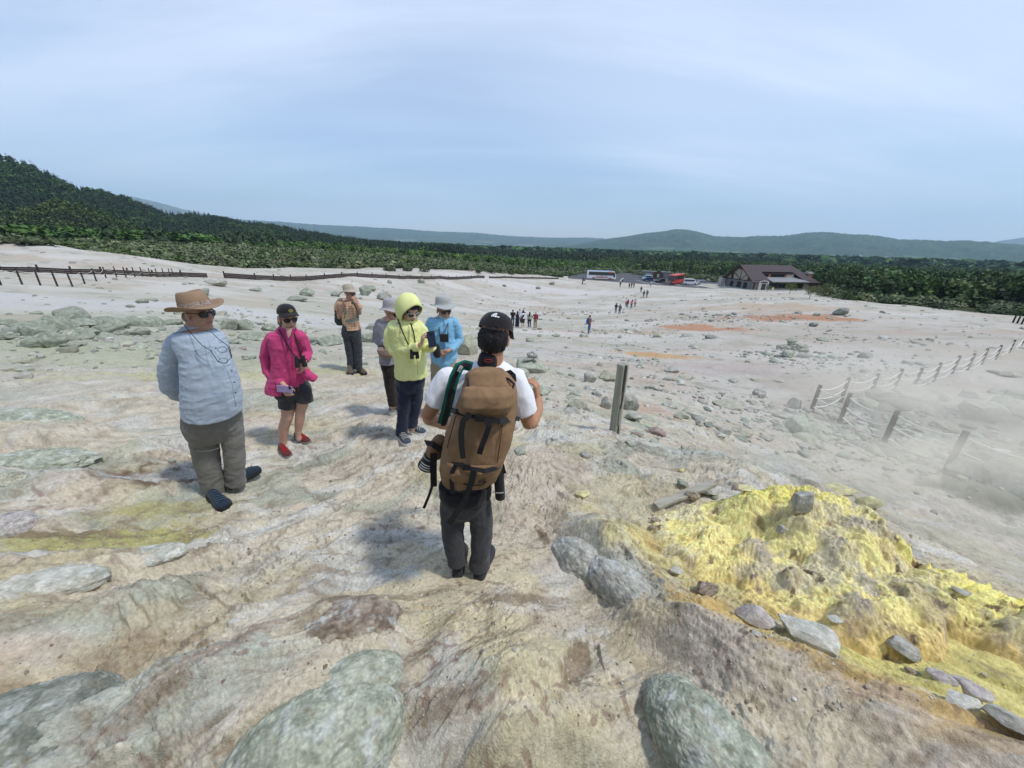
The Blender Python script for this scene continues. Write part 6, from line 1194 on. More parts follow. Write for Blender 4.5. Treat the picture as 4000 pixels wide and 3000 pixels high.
        b = MB(); b.add([(Vector(c) + up * h - ORG) + Vector(q) * .007 for q in ((1, 0, 0), (0, 1, 0), (-1, 0, 0), (0, -1, 0), (0, 0, 1), (0, 0, -1))], [(0, 1, 4), (1, 2, 4), (2, 3, 4), (3, 0, 4), (1, 0, 5), (2, 1, 5), (3, 2, 5), (0, 3, 5)]); b.build('button', m, o)
        if brim:
            V = []; F = []; n2 = 16
            for z, ww in ((.0, 1), (.004, 1)):
                for j in range(5):
                    q = j / 4
                    for k in range(n2 + 1):
                        t_ = math.pi * (.10 + .80 * k / n2); base = sd_ * r * .98 * math.cos(t_) + f * rl * .98 * math.sin(t_); V.append(Vector(c) + base + (f * bl * math.sin(t_) ** .7 + sd_ * .01 * math.cos(t_)) * q - up * (.018 * q + .022 * q * abs(math.cos(t_)) ** 1.5 - z) + up * .01 - ORG)
            m_ = 5 * (n2 + 1)
            for sgn in (0, 1):
                for j in range(4):
                    for k in range(n2): q = [j * (n2 + 1) + k, j * (n2 + 1) + k + 1, (j + 1) * (n2 + 1) + k + 1, (j + 1) * (n2 + 1) + k]; F.append(tuple(x + sgn * m_ for x in (q if sgn else q[::-1])))
            for k in range(n2): a_ = 4 * (n2 + 1) + k; F.append((a_, a_ + 1, a_ + 1 + m_, a_ + m_))
            b = MB(); b.add(V, F); b.build('visor', m, o, smooth=True)
        return o
    def shoe(s, heel, toe, m, sole, L_=.275, w=.048, cords=None, tall=.085, skin=None):
        a_ = RG(*heel); b_ = RG(*toe); c = (a_ + b_) / 2; d = Vector((b_.x - a_.x, b_.y - a_.y, 0)).normalized(); zt = max(a_.z, b_.z, c.z) - .002; sl_ = max(-.12, min(.12, (b_.z - a_.z) / .28)); sd_ = Vector((d.y, -d.x, 0)); s0 = c - d * L_ / 2; s0.z = zt
        ts = [0, .06, .18, .34, .5, .65, .78, .9, .97, 1.0]; ws = [.55, .72, .80, .78, .82, .95, 1.0, .88, .6, .3]; hs = [.62, .95, 1.0, .98, .82, .66, .58, .48, .38, .26]
        V = []; F = []; n = 16
        for t_, w_, h_ in zip(ts, ws, hs):
            for k in range(n):
                an = math.pi * k / (n - 1); V.append(s0 + d * L_ * t_ + sd_ * w * w_ * math.cos(an) * (1 if h_ < .9 else .97) + Vector((0, 0, .018 + tall * h_ * abs(math.sin(an)) ** .75)) - ORG)
        for i in range(len(ts) - 1):
            for k in range(n - 1): F.append((i * n + k, i * n + k + 1, (i + 1) * n + k + 1, (i + 1) * n + k))
        F += [tuple(range(n)), tuple(range((len(ts) - 1) * n, len(ts) * n))[::-1]]; b = MB(); b.add(V, F); o = b.build('shoe', m, s.root, smooth=True)
        V = []; k_ = len(ts); out = [(t_, w_) for t_, w_ in zip(ts, ws)]; ring = [(t_, w_) for t_, w_ in out] + [(t_, -w_) for t_, w_ in out[::-1]]
        for z, e_ in ((-.012, 1.02), (.008, 1.12), (.026, 1.08)):
            for t_, w_ in ring: V.append(s0 + d * (L_ * (.5 + (t_ - .5) * 1.03)) + sd_ * w * w_ * e_ + Vector((0, 0, z)) - ORG)
        q = len(ring); F = [tuple(range(q))[::-1], tuple(range(2 * q, 3 * q))] + [(r_ * q + k, r_ * q + (k + 1) % q, (r_ + 1) * q + (k + 1) % q, (r_ + 1) * q + k) for r_ in (0, 1) for k in range(q)]
        b = MB(); b.add(V, F); b.build('sole', sole, o, smooth=False)
        if cords:
            b = MB()
            for k in range(5):
                t_ = .40 + .10 * k; hh = np.interp(t_, ts, hs) * tall * 1.0 + .021; ww = np.interp(t_, ts, ws) * w
                b.tube([s0 + d * L_ * (t_ + (.03 if q_ % 2 else -.03)) + sd_ * ww * q - ORG + Vector((0, 0, hh * (1 - q * q) ** .5 * 1.0 + .01)) for q_, q in enumerate((-.75, -.3, .3, .75))], .0042, 6)
            b.build('lace', cords, o, smooth=True)
        return o
    def line(s, name, pts, r, m, par=None, n=6):
        b = MB(); b.tube([s.p(*(q[:2]), q[2]) - ORG for q in pts], r, n); return b.build(name, m, par or s.root, smooth=True)
def thing_at(name, o, label, cat): t = empty(name, o); tag(t, label, cat); return t
def wstrip(parent, name, P_, px, w, m, t=.003, org=None):
    """webbing strap through (px,py,off) points facing the camera"""
    pts = [P_.p(*(q[:2]), q[2]) for q in px]; nn = [(Vector(CAMP) - q).normalized() for q in pts]; b = MB(); o_ = Vector(org) if org is not None else ORG
    b.strip([q - o_ for q in pts], w, t, nn); return b.build(name, m, parent)
# ================================================================ the guide with the brown backpack
white_t = cloth('white_tshirt', (.80, .80, .84), .03); dgrey = cloth('charcoal_trousers', (.050, .050, .055)); brownp = mat('brown_canvas', (.25, .155, .085), .85, .16, 14, .0012, 400, spec=.2); green_s = cloth('green_webbing', (.01, .13, .10)); capk = cloth('black_cap_cloth', (.020, .018, .020))
g = Person([(1790, 2236), (1880, 2250)], 'guide seen from behind in a black cap, white t-shirt and rolled charcoal trousers')
print('guide D', g.D, 'head z', g.p(1931, 1246).z - g.o.z)
g.head(1931, 1318, 180 - 8, 14, roll=6, off=.10)
body = Pr(); g.skull(body, g.p(1918, 1440, .08), .060)
tor = [(1921, 1412, 88, .055, .06), (1916, 1432, 190, .085, .07), (1908, 1458, 290, .105, .07), (1900, 1500, 310, .12, .06), (1885, 1600, 268, .125, .06), (1862, 1700, 240, .12, .06), (1842, 1800, 225, .12, .05), (1825, 1890, 215, .12, .04)]
body.loft(g.secs(tor, .86, .85), g.side)
armL = [(1762, 1480, .07, 42), (1715, 1545, .06, 36), (1672, 1622, .06, 31), (1676, 1634, .10, 30), (1740, 1655, .30, 27), (1800, 1640, .42, 20)]
armR = [(2005, 1492, .07, 40), (2040, 1580, .05, 36), (2068, 1655, .06, 31), (2076, 1652, .12, 30), (2098, 1600, .24, 27), (2102, 1562, .32, 20)]
for A in (armL, armR): body.cap(*g.limb(A, .98))
w_ = g.p(2100, 1560, .32); hand(body, w_, (-.12, .10, 1), (-.9, .3, 0), -1, .55); w_ = g.p(1800, 1640, .42); hand(body, w_, (1, .1, .2), (0, .6, -.6), 1, .7)
legs = [[(1772, 1960, .04, 46), (1766, 2060, .03, 38), (1784, 2200, 0, 30)], [(1862, 1960, .04, 46), (1872, 2065, .03, 38), (1873, 2215, 0, 30)]]
for A in legs: body.cap(*g.limb(A, .72))
body.build('body', skinC, g.root, .005, 3)
sh = Pr(); sh.loft(g.secs(tor[:-1]), g.side); sh.loft(g.secs([(1905, 1452, 330, .07, .07), (1900, 1470, 340, .07, .07)]), g.side)
for A, e_ in ((armL, [(1748, 1478, .07, 50), (1722, 1520, .06, 50), (1698, 1573, .06, 53)]), (armR, [(2012, 1482, .07, 50), (2034, 1540, .06, 52), (2056, 1612, .06, 50)])): p_, r_ = g.limb(e_); sh.flat(p_, r_)
sh.build('shirt', white_t, g.root, .007, 4, .007, (12, 12, 7), 3)
tr_ = Pr(); tr_.hips(g.secs([(1822, 1850, 190, .11, .04), (1820, 1900, 212, .12, .04), (1818, 1950, 216, .125, .04), (1818, 1990, 205, .115, .04)]), g.side)
for A in ([(1770, 1965, .04, 55), (1768, 2030, .04, 50), (1768, 2080, .03, 46), (1778, 2150, .01, 41), (1786, 2196, 0, 38)], [(1868, 1965, .04, 54), (1879, 2030, .04, 49), (1882, 2085, .03, 45), (1877, 2150, .01, 41), (1873, 2213, 0, 40)]): p_, r_ = g.limb(A); tr_.flat(p_, r_)
tr_.build('trousers', dgrey, g.root, .007, 3, .010, (10, 10, 8), 5)
for A in ([(1784, 2176, .005, 41), (1787, 2198, 0, 42)], [(1873, 2190, .005, 43), (1873, 2216, 0, 45)]): c_ = Pr(); p_, r_ = g.limb(A); c_.flat(p_, r_); c_.build('cuff', dgrey, g.root, .006, 2, .004)
j_ = Pr(); j_.loft(g.secs([(1816, 1885, 222, .13, .03), (1818, 1915, 226, .135, .03), (1818, 1938, 220, .13, .03)]), g.side); j_.build('waistband', blackc, g.root, .008, 2, .006)
shk = cloth('black_shoe', (.028, .030, .034)); g.shoe((1790, 2243), (1804, 2160), shk, shk, .28, .046); g.shoe((1872, 2256), (1912, 2172), shk, shk, .28, .046)
hc = Pr(); fr = (g.f, g.s_, g.u); hc.ell(g.H(0, -.035, -.005), (.080, .075, .085), fr).ell(g.H(0, -.062, .03), (.050, .048, .042), fr).ell(g.H(.05, -.035, -.035), (.026, .035, .035), fr).ell(g.H(-.05, -.035, -.035), (.026, .035, .035), fr).ell(g.H(0, -.052, -.055), (.048, .03, .03), fr); hc.build('hair', hairK, g.root, .005, 2, .008, (60, 60, 20), 9)
g.u0 = g.u; cp_ = g.capm(capk, g.H(0, .008, .042), g.u - g.f * -.12, .093, .112, .092); b = MB()
b.tube([g.H(-.052, -.083, .040) - ORG, g.H(-.03, -.102, .040) - ORG, g.H(0, -.110, .038) - ORG, g.H(.03, -.102, .040) - ORG, g.H(.052, -.083, .040) - ORG], .007, 6); b.build('strap', capk, cp_)
# white dome mark on the back of the cap
def on_dome(P_, a, h, r=.093, rl=.112, hh=.092): # a angle from back, h 0..1
    up = (g.u - g.f * -.12).normalized(); f = (g.f - up * g.f.dot(up)).normalized(); sd_ = f.cross(up).normalized(); t_ = -math.pi / 2 + a; an = math.asin(min(1, h)); return g.H(0, .008, .042) + (sd_ * r * math.cos(t_) + f * rl * math.sin(t_)) * math.cos(an) ** .8 * 1.012 + up * hh * math.sin(an) ** .92 * 1.012
lg = MB(); whm = mat('white_print', (.8, .8, .8), .7)
for k in range(3):
    a0, a1 = [(.02, .09), (.12, .17), (.20, .25)][k]; pts = []; V = []
    for i in range(9): t_ = i / 8 * math.pi / 2; V += [on_dome(g, .12 - a0 * math.cos(t_) * 1.4, .52 + a0 * math.sin(t_) * 1.1), on_dome(g, .12 - a1 * math.cos(t_) * 1.4, .52 + a1 * math.sin(t_) * 1.1)]
    lg.add([v - ORG for v in V], [(2 * i, 2 * i + 1, 2 * i + 3, 2 * i + 2) for i in range(8)])
V = []
for i in range(6): 
    for j in range(2): V.append(on_dome(g, .14 + .16 * i / 5, .52 + .06 * j))
lg.add([v - ORG for v in V], [(2 * i, 2 * i + 1, 2 * i + 3, 2 * i + 2) for i in range(5)]); lgo = lg.build('logo', whm, cp_)
so2 = lgo.modifiers.new('t', 'SOLIDIFY'); so2.thickness = .0012
# camera strap round the neck
c_ = Pr(); p_, r_ = g.limb([(1908, 1403, .05, 44), (1906, 1424, .055, 47)]); c_.flat(p_, r_); c_.build('neck_strap', blackc, g.root, .005, 2)
b = MB(); n_ = 20; q = [g.p(1908 + 16 * math.cos(6.2832 * k / n_), 1409 + 5.5 * math.sin(6.2832 * k / n_), -.022) - ORG for k in range(n_ + 1)]; b.tube(q, .0013, 4); b.build('logo', mat('red_print', (.5, .03, .03), .7), g.root)
# ---- backpack
bp = thing_at('backpack', g.p(1860, 1680, -.10), 'large brown canvas backpack with black straps worn by the guide', 'backpack'); BO_ = Vector(bp.location)
def bpb(pr, name, m, **k):
    global ORG; old = ORG; ORG = Vector(BO_); o = pr.build(name, m, bp, **k); ORG = old; return o
pk_ = [(1903, 1452, 124, 0.05, -0.06), (1906, 1461, 165, 0.085, -0.07), (1914, 1492, 192, 0.115, -0.08), (1908, 1537, 211, 0.14, -0.09), (1900, 1588, 220, 0.145, -0.1), (1888, 1643, 233, 0.155, -0.11), (1870, 1697, 245, 0.16, -0.11), (1852, 1762, 233, 0.16, -0.11), (1838, 1807, 225, 0.155, -0.1), (1832, 1839, 211, 0.14, -0.09), (1834, 1859, 165, 0.1, -0.08)]
pm = Pr(); pm.loft(g.secs(pk_, 1.07), g.side + g.fwd * 0, 36, 2.9); bpb(pm, 'main_bag', brownp, voxel=.007, smooth=3, wr=.009, ws=(9, 9, 6), seed=6)
pf = Pr(); pf.loft(g.secs([(1908, 1512, 182, .05, -.215), (1905, 1540, 200, .075, -.225), (1900, 1570, 204, .08, -.23), (1895, 1596, 196, .06, -.225)]), g.side, 30, 2.6); bpb(pf, 'lid_pocket', brownp, voxel=.006, smooth=3, wr=.007, ws=(10, 10, 8), seed=8)
pf = Pr(); pf.loft(g.secs([(1847, 1795, 190, .05, -.225), (1840, 1820, 206, .075, -.22), (1834, 1848, 196, .06, -.20)]), g.side, 30, 2.4); bpb(pf, 'lower_pocket', brownp, voxel=.006, smooth=3, wr=.006, ws=(10, 10, 8), seed=9)
Z3 = lambda L_: [(1550 + x * .663, 1200 + y * .663, o_) for x, y, o_ in L_]
def bstrap(name, L_, w, m=blackc, t=.004): o = wstrip(bp, name, g, Z3(L_), w, m, t, BO_); return o
bstrap('strap', [(318, 606, -.16), (345, 612, -.24), (430, 636, -.29), (520, 660, -.295), (610, 672, -.28), (672, 660, -.20)], .026); bstrap('strap', [(640, 668, -.24), (700, 655, -.16), (725, 660, -.12)], .024)
bstrap('strap', [(280, 850, -.17), (310, 890, -.24), (420, 948, -.30), (520, 966, -.30), (590, 945, -.24), (612, 930, -.18)], .022)
bstrap('strap', [(432, 628, -.30), (392, 672, -.31), (378, 740, -.315), (382, 820, -.31), (392, 892, -.30)], .027); bstrap('strap', [(520, 655, -.305), (545, 700, -.315), (520, 770, -.31), (500, 820, -.31), (486, 866, -.30)], .026)
bstrap('strap', [(348, 930, -.30), (326, 975, -.29), (322, 1030, -.26), (330, 1100, -.24)], .022); bstrap('strap', [(455, 965, -.31), (440, 1030, -.29), (400, 1140, -.26), (350, 1215, -.25), (308, 1278, -.24)], .030)
bstrap('strap', [(218, 860, -.12), (216, 950, -.12), (218, 1058, -.11)], .036); bstrap('strap', [(208, 1055, -.11), (190, 1110, -.11), (158, 1186, -.11)], .016); bstrap('strap', [(545, 1030, -.2), (540, 1090, -.18), (535, 1145, -.17)], .014)
bstrap('zip', [(432, 396, -.10), (416, 420, -.16), (418, 455, -.20), (428, 494, -.235)], .013); bstrap('zip', [(600, 402, -.12), (660, 425, -.16), (690, 452, -.17), (672, 500, -.21), (655, 545, -.235)], .012); bstrap('zip', [(430, 392, -.11), (520, 390, -.13), (610, 408, -.12), (660, 425, -.14)], .009)
bstrap('zip', [(285, 960, -.19), (330, 1010, -.245), (420, 1050, -.26), (500, 1048, -.25), (540, 1020, -.22)], .006)
for L_ in ([(348, 640, -.25), (320, 740, -.265), (296, 830, -.25)], [(622, 690, -.25), (608, 800, -.265), (590, 920, -.25)]): bstrap('seam', L_, .005, mat('dark_brown_seam', (.08, .045, .02), .9), .002)
for c, w, h in (((487, 655), .040, .030), ((410, 945), .040, .026)): q = g.p(*Z3([(c[0], c[1], -.315)])[0][:2], -.315); MB().box(tuple(q - BO_), (w, .014, h)).build('buckle', mat('black_buckle', (.012, .012, .013), .35), bp, bevel=.003)
bstrap('haul_loop', [(520, 392, -.10), (540, 383, -.12), (565, 386, -.12), (575, 400, -.10)], .010); bstrap('side_ring', [(330, 505, -.16), (318, 560, -.18), (322, 600, -.18)], .006)
b = MB(); q = [(482, 1030), (500, 1012), (520, 1004), (528, 1020)]; pts = [g.p(1550 + x * .663, 1200 + y * .663, -.262) - BO_ for x, y in q]; b.tube(pts + [pts[0]], .0016, 4); pts = [g.p(1550 + x * .663, 1200 + y * .663, -.262) - BO_ for x, y in [(498, 1028), (506, 1014), (512, 1022), (518, 1012)]]; b.tube(pts, .0016, 4); pts = [g.p(1550 + x * .663, 1200 + y * .663, -.262) - BO_ for x, y in [(480, 1037), (500, 1034), (524, 1026)]]; b.tube(pts, .0018, 4); b.build('emblem', blackc, bp)
bstrap('shoulder_strap', [(445, 352, -.02), (400, 340, -.03), (368, 352, -.05), (340, 410, -.07), (320, 480, -.08), (308, 540, -.06), (292, 600, -.02), (265, 690, .04)], .052, green_s, .010); bstrap('shoulder_strap', [(440, 348, -.035), (402, 336, -.045), (370, 348, -.065), (342, 408, -.085), (322, 478, -.095), (310, 538, -.075), (296, 600, -.03), (270, 700, .03)], .022, blackc, .006)
bstrap('shoulder_strap', [(640, 395, -.04), (668, 385, -.05), (685, 402, -.07), (688, 440, -.08)], .030, blackc, .010)
bstrap('patch', [(384, 345, -.078), (372, 362, -.09), (364, 382, -.095)], .016, palest, .003)
# writing on the strap patch
def text_obj(name, s_, size, m, parent, loc, rot, org):
    cu = bpy.data.curves.new(name, 'FONT'); cu.body = s_; cu.size = size; cu.extrude = .0006; cu.align_x = 'CENTER'; cu.align_y = 'CENTER'; tmp_ = bpy.data.objects.new(name, cu); col.objects.link(tmp_); dg = bpy.context.evaluated_depsgraph_get(); me = bpy.data.meshes.new_from_object(tmp_.evaluated_get(dg)); bpy.data.objects.remove(tmp_)
    o = link(name, me, m, parent); me.transform(Matrix.Translation(Vector(loc) - Vector(org)) @ rot.to_4x4()); return o
def cam_rot(P0, ang=0): z = (Vector(CAMP) - Vector(P0)).normalized(); x = Vector((0, 0, 1)).cross(z).normalized(); y = z.cross(x); M_ = Matrix((x, y, z)).transposed(); return M_ @ Matrix.Rotation(ang, 3, 'Z')
q = g.p(1550 + 373 * .663, 1200 + 363 * .663, -.100); text_obj('lettering', 'frances', .013, blackc, bp, q, cam_rot(q, R(62)), BO_)
# ---- lens pouch and bottle holder on the pack belt
po = thing_at('lens_pouch', g.p(1700, 1770, -.06), 'black camera lens hanging in a brown pouch at the left of the guide waist', 'lens pouch'); PO = Vector(po.location)
def tb(parent, PO_, name, prr, m, **k):
    global ORG; old = ORG; ORG = Vector(PO_); o = prr.build(name, m, parent, **k); ORG = old; return o
p_, r_ = g.limb([(1718, 1725, -.06, 30), (1700, 1755, -.06, 36), (1692, 1778, -.06, 34)]); tb(po, PO, 'pouch', Pr().flat(p_, r_), brownp, voxel=.005, smooth=3, wr=.006)
p_, r_ = g.limb([(1690, 1765, -.06, 27), (1678, 1795, -.06, 32), (1664, 1824, -.06, 37)]); b = MB(); b.tube([q - PO for q in p_], r_, 28); lb_ = b.build('lens', mat('lens_black', (.015, .015, .016), .35, .1), po, smooth=False)
for f0, rr in ((.30, 1.05), (.80, 1.04)): q = p_[0].lerp(p_[2], f0); q2 = p_[0].lerp(p_[2], f0 + .06); b = MB(); b.tube([q - PO, q2 - PO], (r_[0] + (r_[2] - r_[0]) * f0) * rr, 28); b.build('ring', mat('ring_grey', (.30, .30, .30), .4) if f0 < .5 else blackp, lb_)
ax2 = (p_[2] - p_[0]).normalized(); tocam = (Vector(CAMP) - p_[2]).normalized(); n2 = (tocam - ax2 * tocam.dot(ax2)).normalized(); t2 = ax2.cross(n2)
b = MB()
for i in range(3):
    for j in range(9):
        a_ = -1.0 + j * .22; f0 = .62 + i * .13; rr = (r_[0] + (r_[2] - r_[0]) * f0) * 1.015; c = p_[0].lerp(p_[2], f0) + n2 * rr * math.cos(a_) + t2 * rr * math.sin(a_) - PO; d_ = (n2 * math.cos(a_) + t2 * math.sin(a_)); e_ = ax2 * .0032; h_ = d_.cross(ax2) * .0048
        b.add([c - e_ - h_, c + e_ - h_, c + e_ + h_, c - e_ + h_], [(0, 1, 2, 3)])
b.build('marking', whm, lb_)
b = MB(); b.strip([g.p(*q) - PO for q in [(1662, 1730, -.09), (1690, 1735, -.13), (1725, 1760, -.12)]], .035, .006, (0, -1, 0)); b.build('strap', blackc, po)
bh = thing_at('bottle_holder', g.p(1952, 1870, -.02), 'black bottle holder with an orange carabiner at the right of the guide waist', 'bottle holder'); BH = Vector(bh.location)
p_, r_ = g.limb([(1948, 1832, -.02, 22), (1950, 1880, -.02, 22), (1954, 1945, -.02, 21)]); b = MB(); b.tube([q - BH for q in p_], r_, 24); b.build('sleeve', blackc, bh, bevel=.004)
b = MB(); p_, r_ = g.limb([(1945, 1800, -.02, 13), (1947, 1830, -.02, 15)]); b.tube([q - BH for q in p_], r_, 16); b.build('cap', blackp, bh)
b = MB(); b.tube([g.p(*q) - BH for q in [(1958, 1802, -.04), (1964, 1790, -.04), (1962, 1778, -.04), (1952, 1778, -.04), (1950, 1790, -.04), (1955, 1802, -.04)]], .0035, 6); b.build('carabiner', mat('orange_metal', (.6, .2, .08), .35, metal=.5), bh)
b = MB(); b.tube([g.p(*q) - BH for q in [(1948, 1808, -.05), (1953, 1820, -.055), (1942, 1832, -.055), (1950, 1842, -.055), (1938, 1850, -.055)]], .0045, 6); b.build('cord', mat('red_cord', (.5, .03, .03), .8), bh)
b = MB(); b.strip([g.p(*q) - BH for q in [(1936, 1925, -.052), (1954, 1926, -.056), (1968, 1924, -.05)]], .007, .002, (0, -1, 0)); b.build('reflector', palest, bh)
b = MB(); b.strip([g.p(*q) - BH for q in [(1962, 1812, -.04), (1968, 1838, -.04), (1972, 1850, -.04)]], .02, .003, (0, -1, 0)); b.build('strap', blackc, bh)
# ================================================================ man in the brown hat
blue_s = cloth('pale_blue_shirt', (.40, .47, .56), .05); gtr = cloth('grey_trousers', (.185, .180, .165)); hatm = mat('hat_felt', (.30, .20, .13), .9, .08, 20, .0008, 500)
m1 = Person([(853, 1972), (960, 1890)], 'stout man in brown brimmed hat, pale blue shirt and grey trousers, hands behind back'); print('m1', m1.D, m1.p(760, 1141).z - m1.o.z)
m1.head(774, 1222, 76, 2); body = Pr(); m1.skull(body, m1.p(762, 1310), .066); body.ell(m1.H(0, .03, -.095), (.05, .05, .03), (m1.f, m1.s_, m1.u))
tor = [(764, 1272, 90, .075), (766, 1288, 130, .10), (770, 1308, 178, .125), (784, 1345, 198, .145), (804, 1395, 192, .165), (816, 1450, 204, .185), (824, 1508, 220, .20), (828, 1555, 222, .20), (831, 1608, 220, .18)]
body.loft(m1.secs(tor, .88, .88), m1.side)
aR = [(704, 1340, 0, 34), (668, 1404, .02, 34), (660, 1490, .05, 28), (690, 1530, .14, 24), (722, 1552, .20, 18)]; aL = [(846, 1330, .08, 28), (862, 1400, .18, 26), (872, 1480, .26, 25), (800, 1535, .26, 20), (745, 1560, .24, 17)]
for A in (aR, aL): body.cap(*m1.limb(A, .86))
hand(body, m1.p(712, 1546, .17), (.3, .1, -1), (-.6, .6, 0), 1, .6, 1.05); hand(body, m1.p(748, 1558, .22), (-.8, 0, -.5), (0, .6, 0), -1, .6)
for A in ([(810, 1680, 0, 42), (812, 1763, 0, 38), (828, 1850, 0, 34), (838, 1945, 0, 22)], [(898, 1680, .05, 38), (906, 1769, .05, 34), (908, 1833, .06, 30), (916, 1880, .08, 20)]): body.cap(*m1.limb(A, .86))
body.build('body', skinA, m1.root, .005, 3)
sh = Pr(); sh.loft(m1.secs(tor[1:-1], .925), m1.side); sh.loft(m1.secs([(829, 1540, 222, .20), (831, 1575, 223, .20), (832, 1606, 222, .195)], .925), m1.side)
p_, r_ = m1.limb([(706, 1330, 0, 38), (690, 1350, 0, 42), (672, 1404, .02, 41), (662, 1470, .04, 38), (668, 1515, .07, 35), (690, 1536, .12, 31), (712, 1543, .15, 28)]); sh.flat(p_, r_); p_, r_ = m1.limb([(848, 1322, .07, 32), (868, 1400, .17, 30), (876, 1480, .25, 30), (800, 1535, .26, 26)]); sh.flat(p_, r_)
sh.build('shirt', blue_s, m1.root, .007, 3, .009, (5, 5, 12), 13)
tr_ = Pr(); tr_.hips(m1.secs([(829, 1590, 200, .165), (830, 1640, 204, .155), (838, 1675, 200, .14), (846, 1700, 194, .12)]), m1.side)
for A in ([(798, 1680, 0, 52), (800, 1740, 0, 49), (806, 1790, 0, 46), (822, 1860, 0, 42), (834, 1915, 0, 38), (838, 1950, 0, 38)], [(900, 1675, .06, 46), (912, 1740, .06, 38), (916, 1790, .06, 37), (918, 1840, .07, 36), (920, 1886, .08, 37)]): p_, r_ = m1.limb(A); tr_.flat(p_, r_)
tr_.build('trousers', gtr, m1.root, .007, 3, .010, (9, 9, 9), 15)
m1.line('seam', [(756, 1757, -.10), (780, 1763, -.145), (820, 1762, -.15), (856, 1750, -.12)], .0025, gtr)
nav = cloth('navy_sandal', (.020, .032, .050)); sgrey = mat('sandal_sole', (.20, .20, .18), .9); lacen = cloth('navy_cord', (.05, .09, .13))
m1.shoe((828, 1940), (885, 1990), nav, blackp, .29, .056, lacen, .075); m1.shoe((895, 1900), (1020, 1868), nav, blackp, .30, .054, lacen, .075)
# collar, placket, pockets, buttons
def collar(P_, c1, c2, m, off=-.09):
    b = MB(); b.strip([P_.p(*q) - ORG for q in c1], .045, .006, [(0, -1, .4)] * len(c1)); b.strip([P_.p(*q) - ORG for q in c2], .045, .006, [(0, -1, .4)] * len(c2)); return b.build('collar', m, P_.root)
cR = Pr(); cR.loft(m1.secs([(764, 1272, 92, .075, .02), (766, 1288, 118, .092, .01), (768, 1300, 146, .105, 0)]), m1.side); cR.build('collar', blue_s, m1.root, .006, 2, .004)
def onbody(P_, L_, name, r, m, par=None): return P_.line(name, L_, r, m, par)
m1.line('placket', [(802, 1300, -.115), (822, 1350, -.165), (858, 1400, -.165), (888, 1450, -.16), (908, 1505, -.155), (915, 1550, -.15), (922, 1590, -.14)], .0022, cloth('shirt_seam', (.34, .41, .50)))
for q in ((843, 1360, -.175), (905, 1448, -.165), (915, 1493, -.16), (921, 1534, -.155)): b = MB(); c = m1.p(*q) - ORG; b.box(tuple(c), (.009, .006, .009)); b.build('button', mat('button', (.16, .14, .12), .5), m1.root)
pocket = cloth('shirt_pocket', (.37, .44, .53), .05)
for L_ in ([(756, 1372, -.135), (790, 1362, -.150), (822, 1356, -.152), (828, 1370, -.158), (800, 1386, -.158), (768, 1394, -.150), (756, 1372, -.135)], [(858, 1340, -.145), (890, 1332, -.11), (898, 1344, -.11), (868, 1356, -.145)]): m1.line('pocket', L_, .0022, pocket)
m1.eyes(hairG); m1.glasses(blackp, .027, .019)
m1.line('cord', [(714, 1262, -.07), (745, 1300, -.12), (790, 1350, -.19), (824, 1370, -.21), (852, 1414, -.215)], .0022, blackc); m1.line('cord', [(820, 1292, -.10), (860, 1330, -.17), (890, 1350, -.17), (904, 1398, -.17)], .0022, blackc)
hg = thing_at('reading_glasses', m1.p(878, 1400, -.20), 'thin reading glasses hanging on a cord at the chest of the hat man', 'glasses'); b = MB()
for c0 in ((868, 1366), (872, 1410)): b.tube([m1.p(c0[0] + 18 * math.cos(6.2832 * k / 16), c0[1] + 11 * math.sin(6.2832 * k / 16) - (0), -.21) - Vector(hg.location) for k in range(17)], .0016, 5)
b.tube([m1.p(*q) - Vector(hg.location) for q in [(852, 1412, -.21), (880, 1418, -.21), (906, 1396, -.19), (896, 1352, -.19)]], .002, 5); b.build('frame', blackp, hg)
bandm = mat('hat_band', (.16, .07, .06), .85, .5, 90, c2=(.5, .45, .38))
up_ = (Vector((0, 0, 1)) - m1.side * .08 - m1.f * .09).normalized(); m1.hat(hatm, m1.H(0, -.006, .034), up_, .168, .178, .092, .102, .112, .035, .004, bandm, .03, .84)
c_ = Pr(); fr = (m1.f, m1.s_, m1.u); c_.ell(m1.H(0, -.045, -.03), (.076, .06, .055), fr); c_.build('hair', hairG, m1.root, .005, 2, .005, (50, 50, 20)); m1.lips(m1.root)
# ================================================================ woman in the pink shirt
pinkm = cloth('magenta_shirt', (.52, .06, .18), .10); shor = cloth('dark_grey_shorts', (.050, .052, .056)); redsh = cloth('red_sandal', (.11, .03, .035)); redl2 = cloth('red_cord', (.36, .09, .09))
w1 = Person([(1112, 1770), (1180, 1722)], 'woman in black cap, magenta shirt and shorts with one hand on her hip'); print('w1', w1.D, w1.p(1122, 1187).z - w1.o.z)
w1.head(1124, 1243, 46, 6); body = Pr(); w1.skull(body, w1.p(1118, 1306), .048)
tor = [(1120, 1284, 62, .05), (1119, 1298, 110, .075), (1118, 1312, 140, .09), (1122, 1350, 128, .105), (1126, 1404, 120, .105), (1126, 1456, 128, .11), (1126, 1500, 138, .12), (1130, 1530, 138, .125)]
body.loft(w1.secs(tor, .85, .85), w1.side)
aL = [(1058, 1326, 0, 20), (1042, 1393, 0, 18), (1052, 1450, -.02, 16), (1105, 1500, -.14, 12), (1110, 1505, -.15, 11)]; aR = [(1180, 1322, 0, 19), (1200, 1374, .02, 16), (1194, 1405, -.06, 14), (1186, 1420, -.12, 11)]
for A in (aL, aR): body.cap(*w1.limb(A, .88))
hand(body, w1.p(1112, 1505, -.15), (.25, -.15, -1), (-.1, .9, 0), 1, .55, .95); hand(body, w1.p(1190, 1412, -.10), (-.25, 0, -1), (-.8, .3, 0), -1, .35, .95)
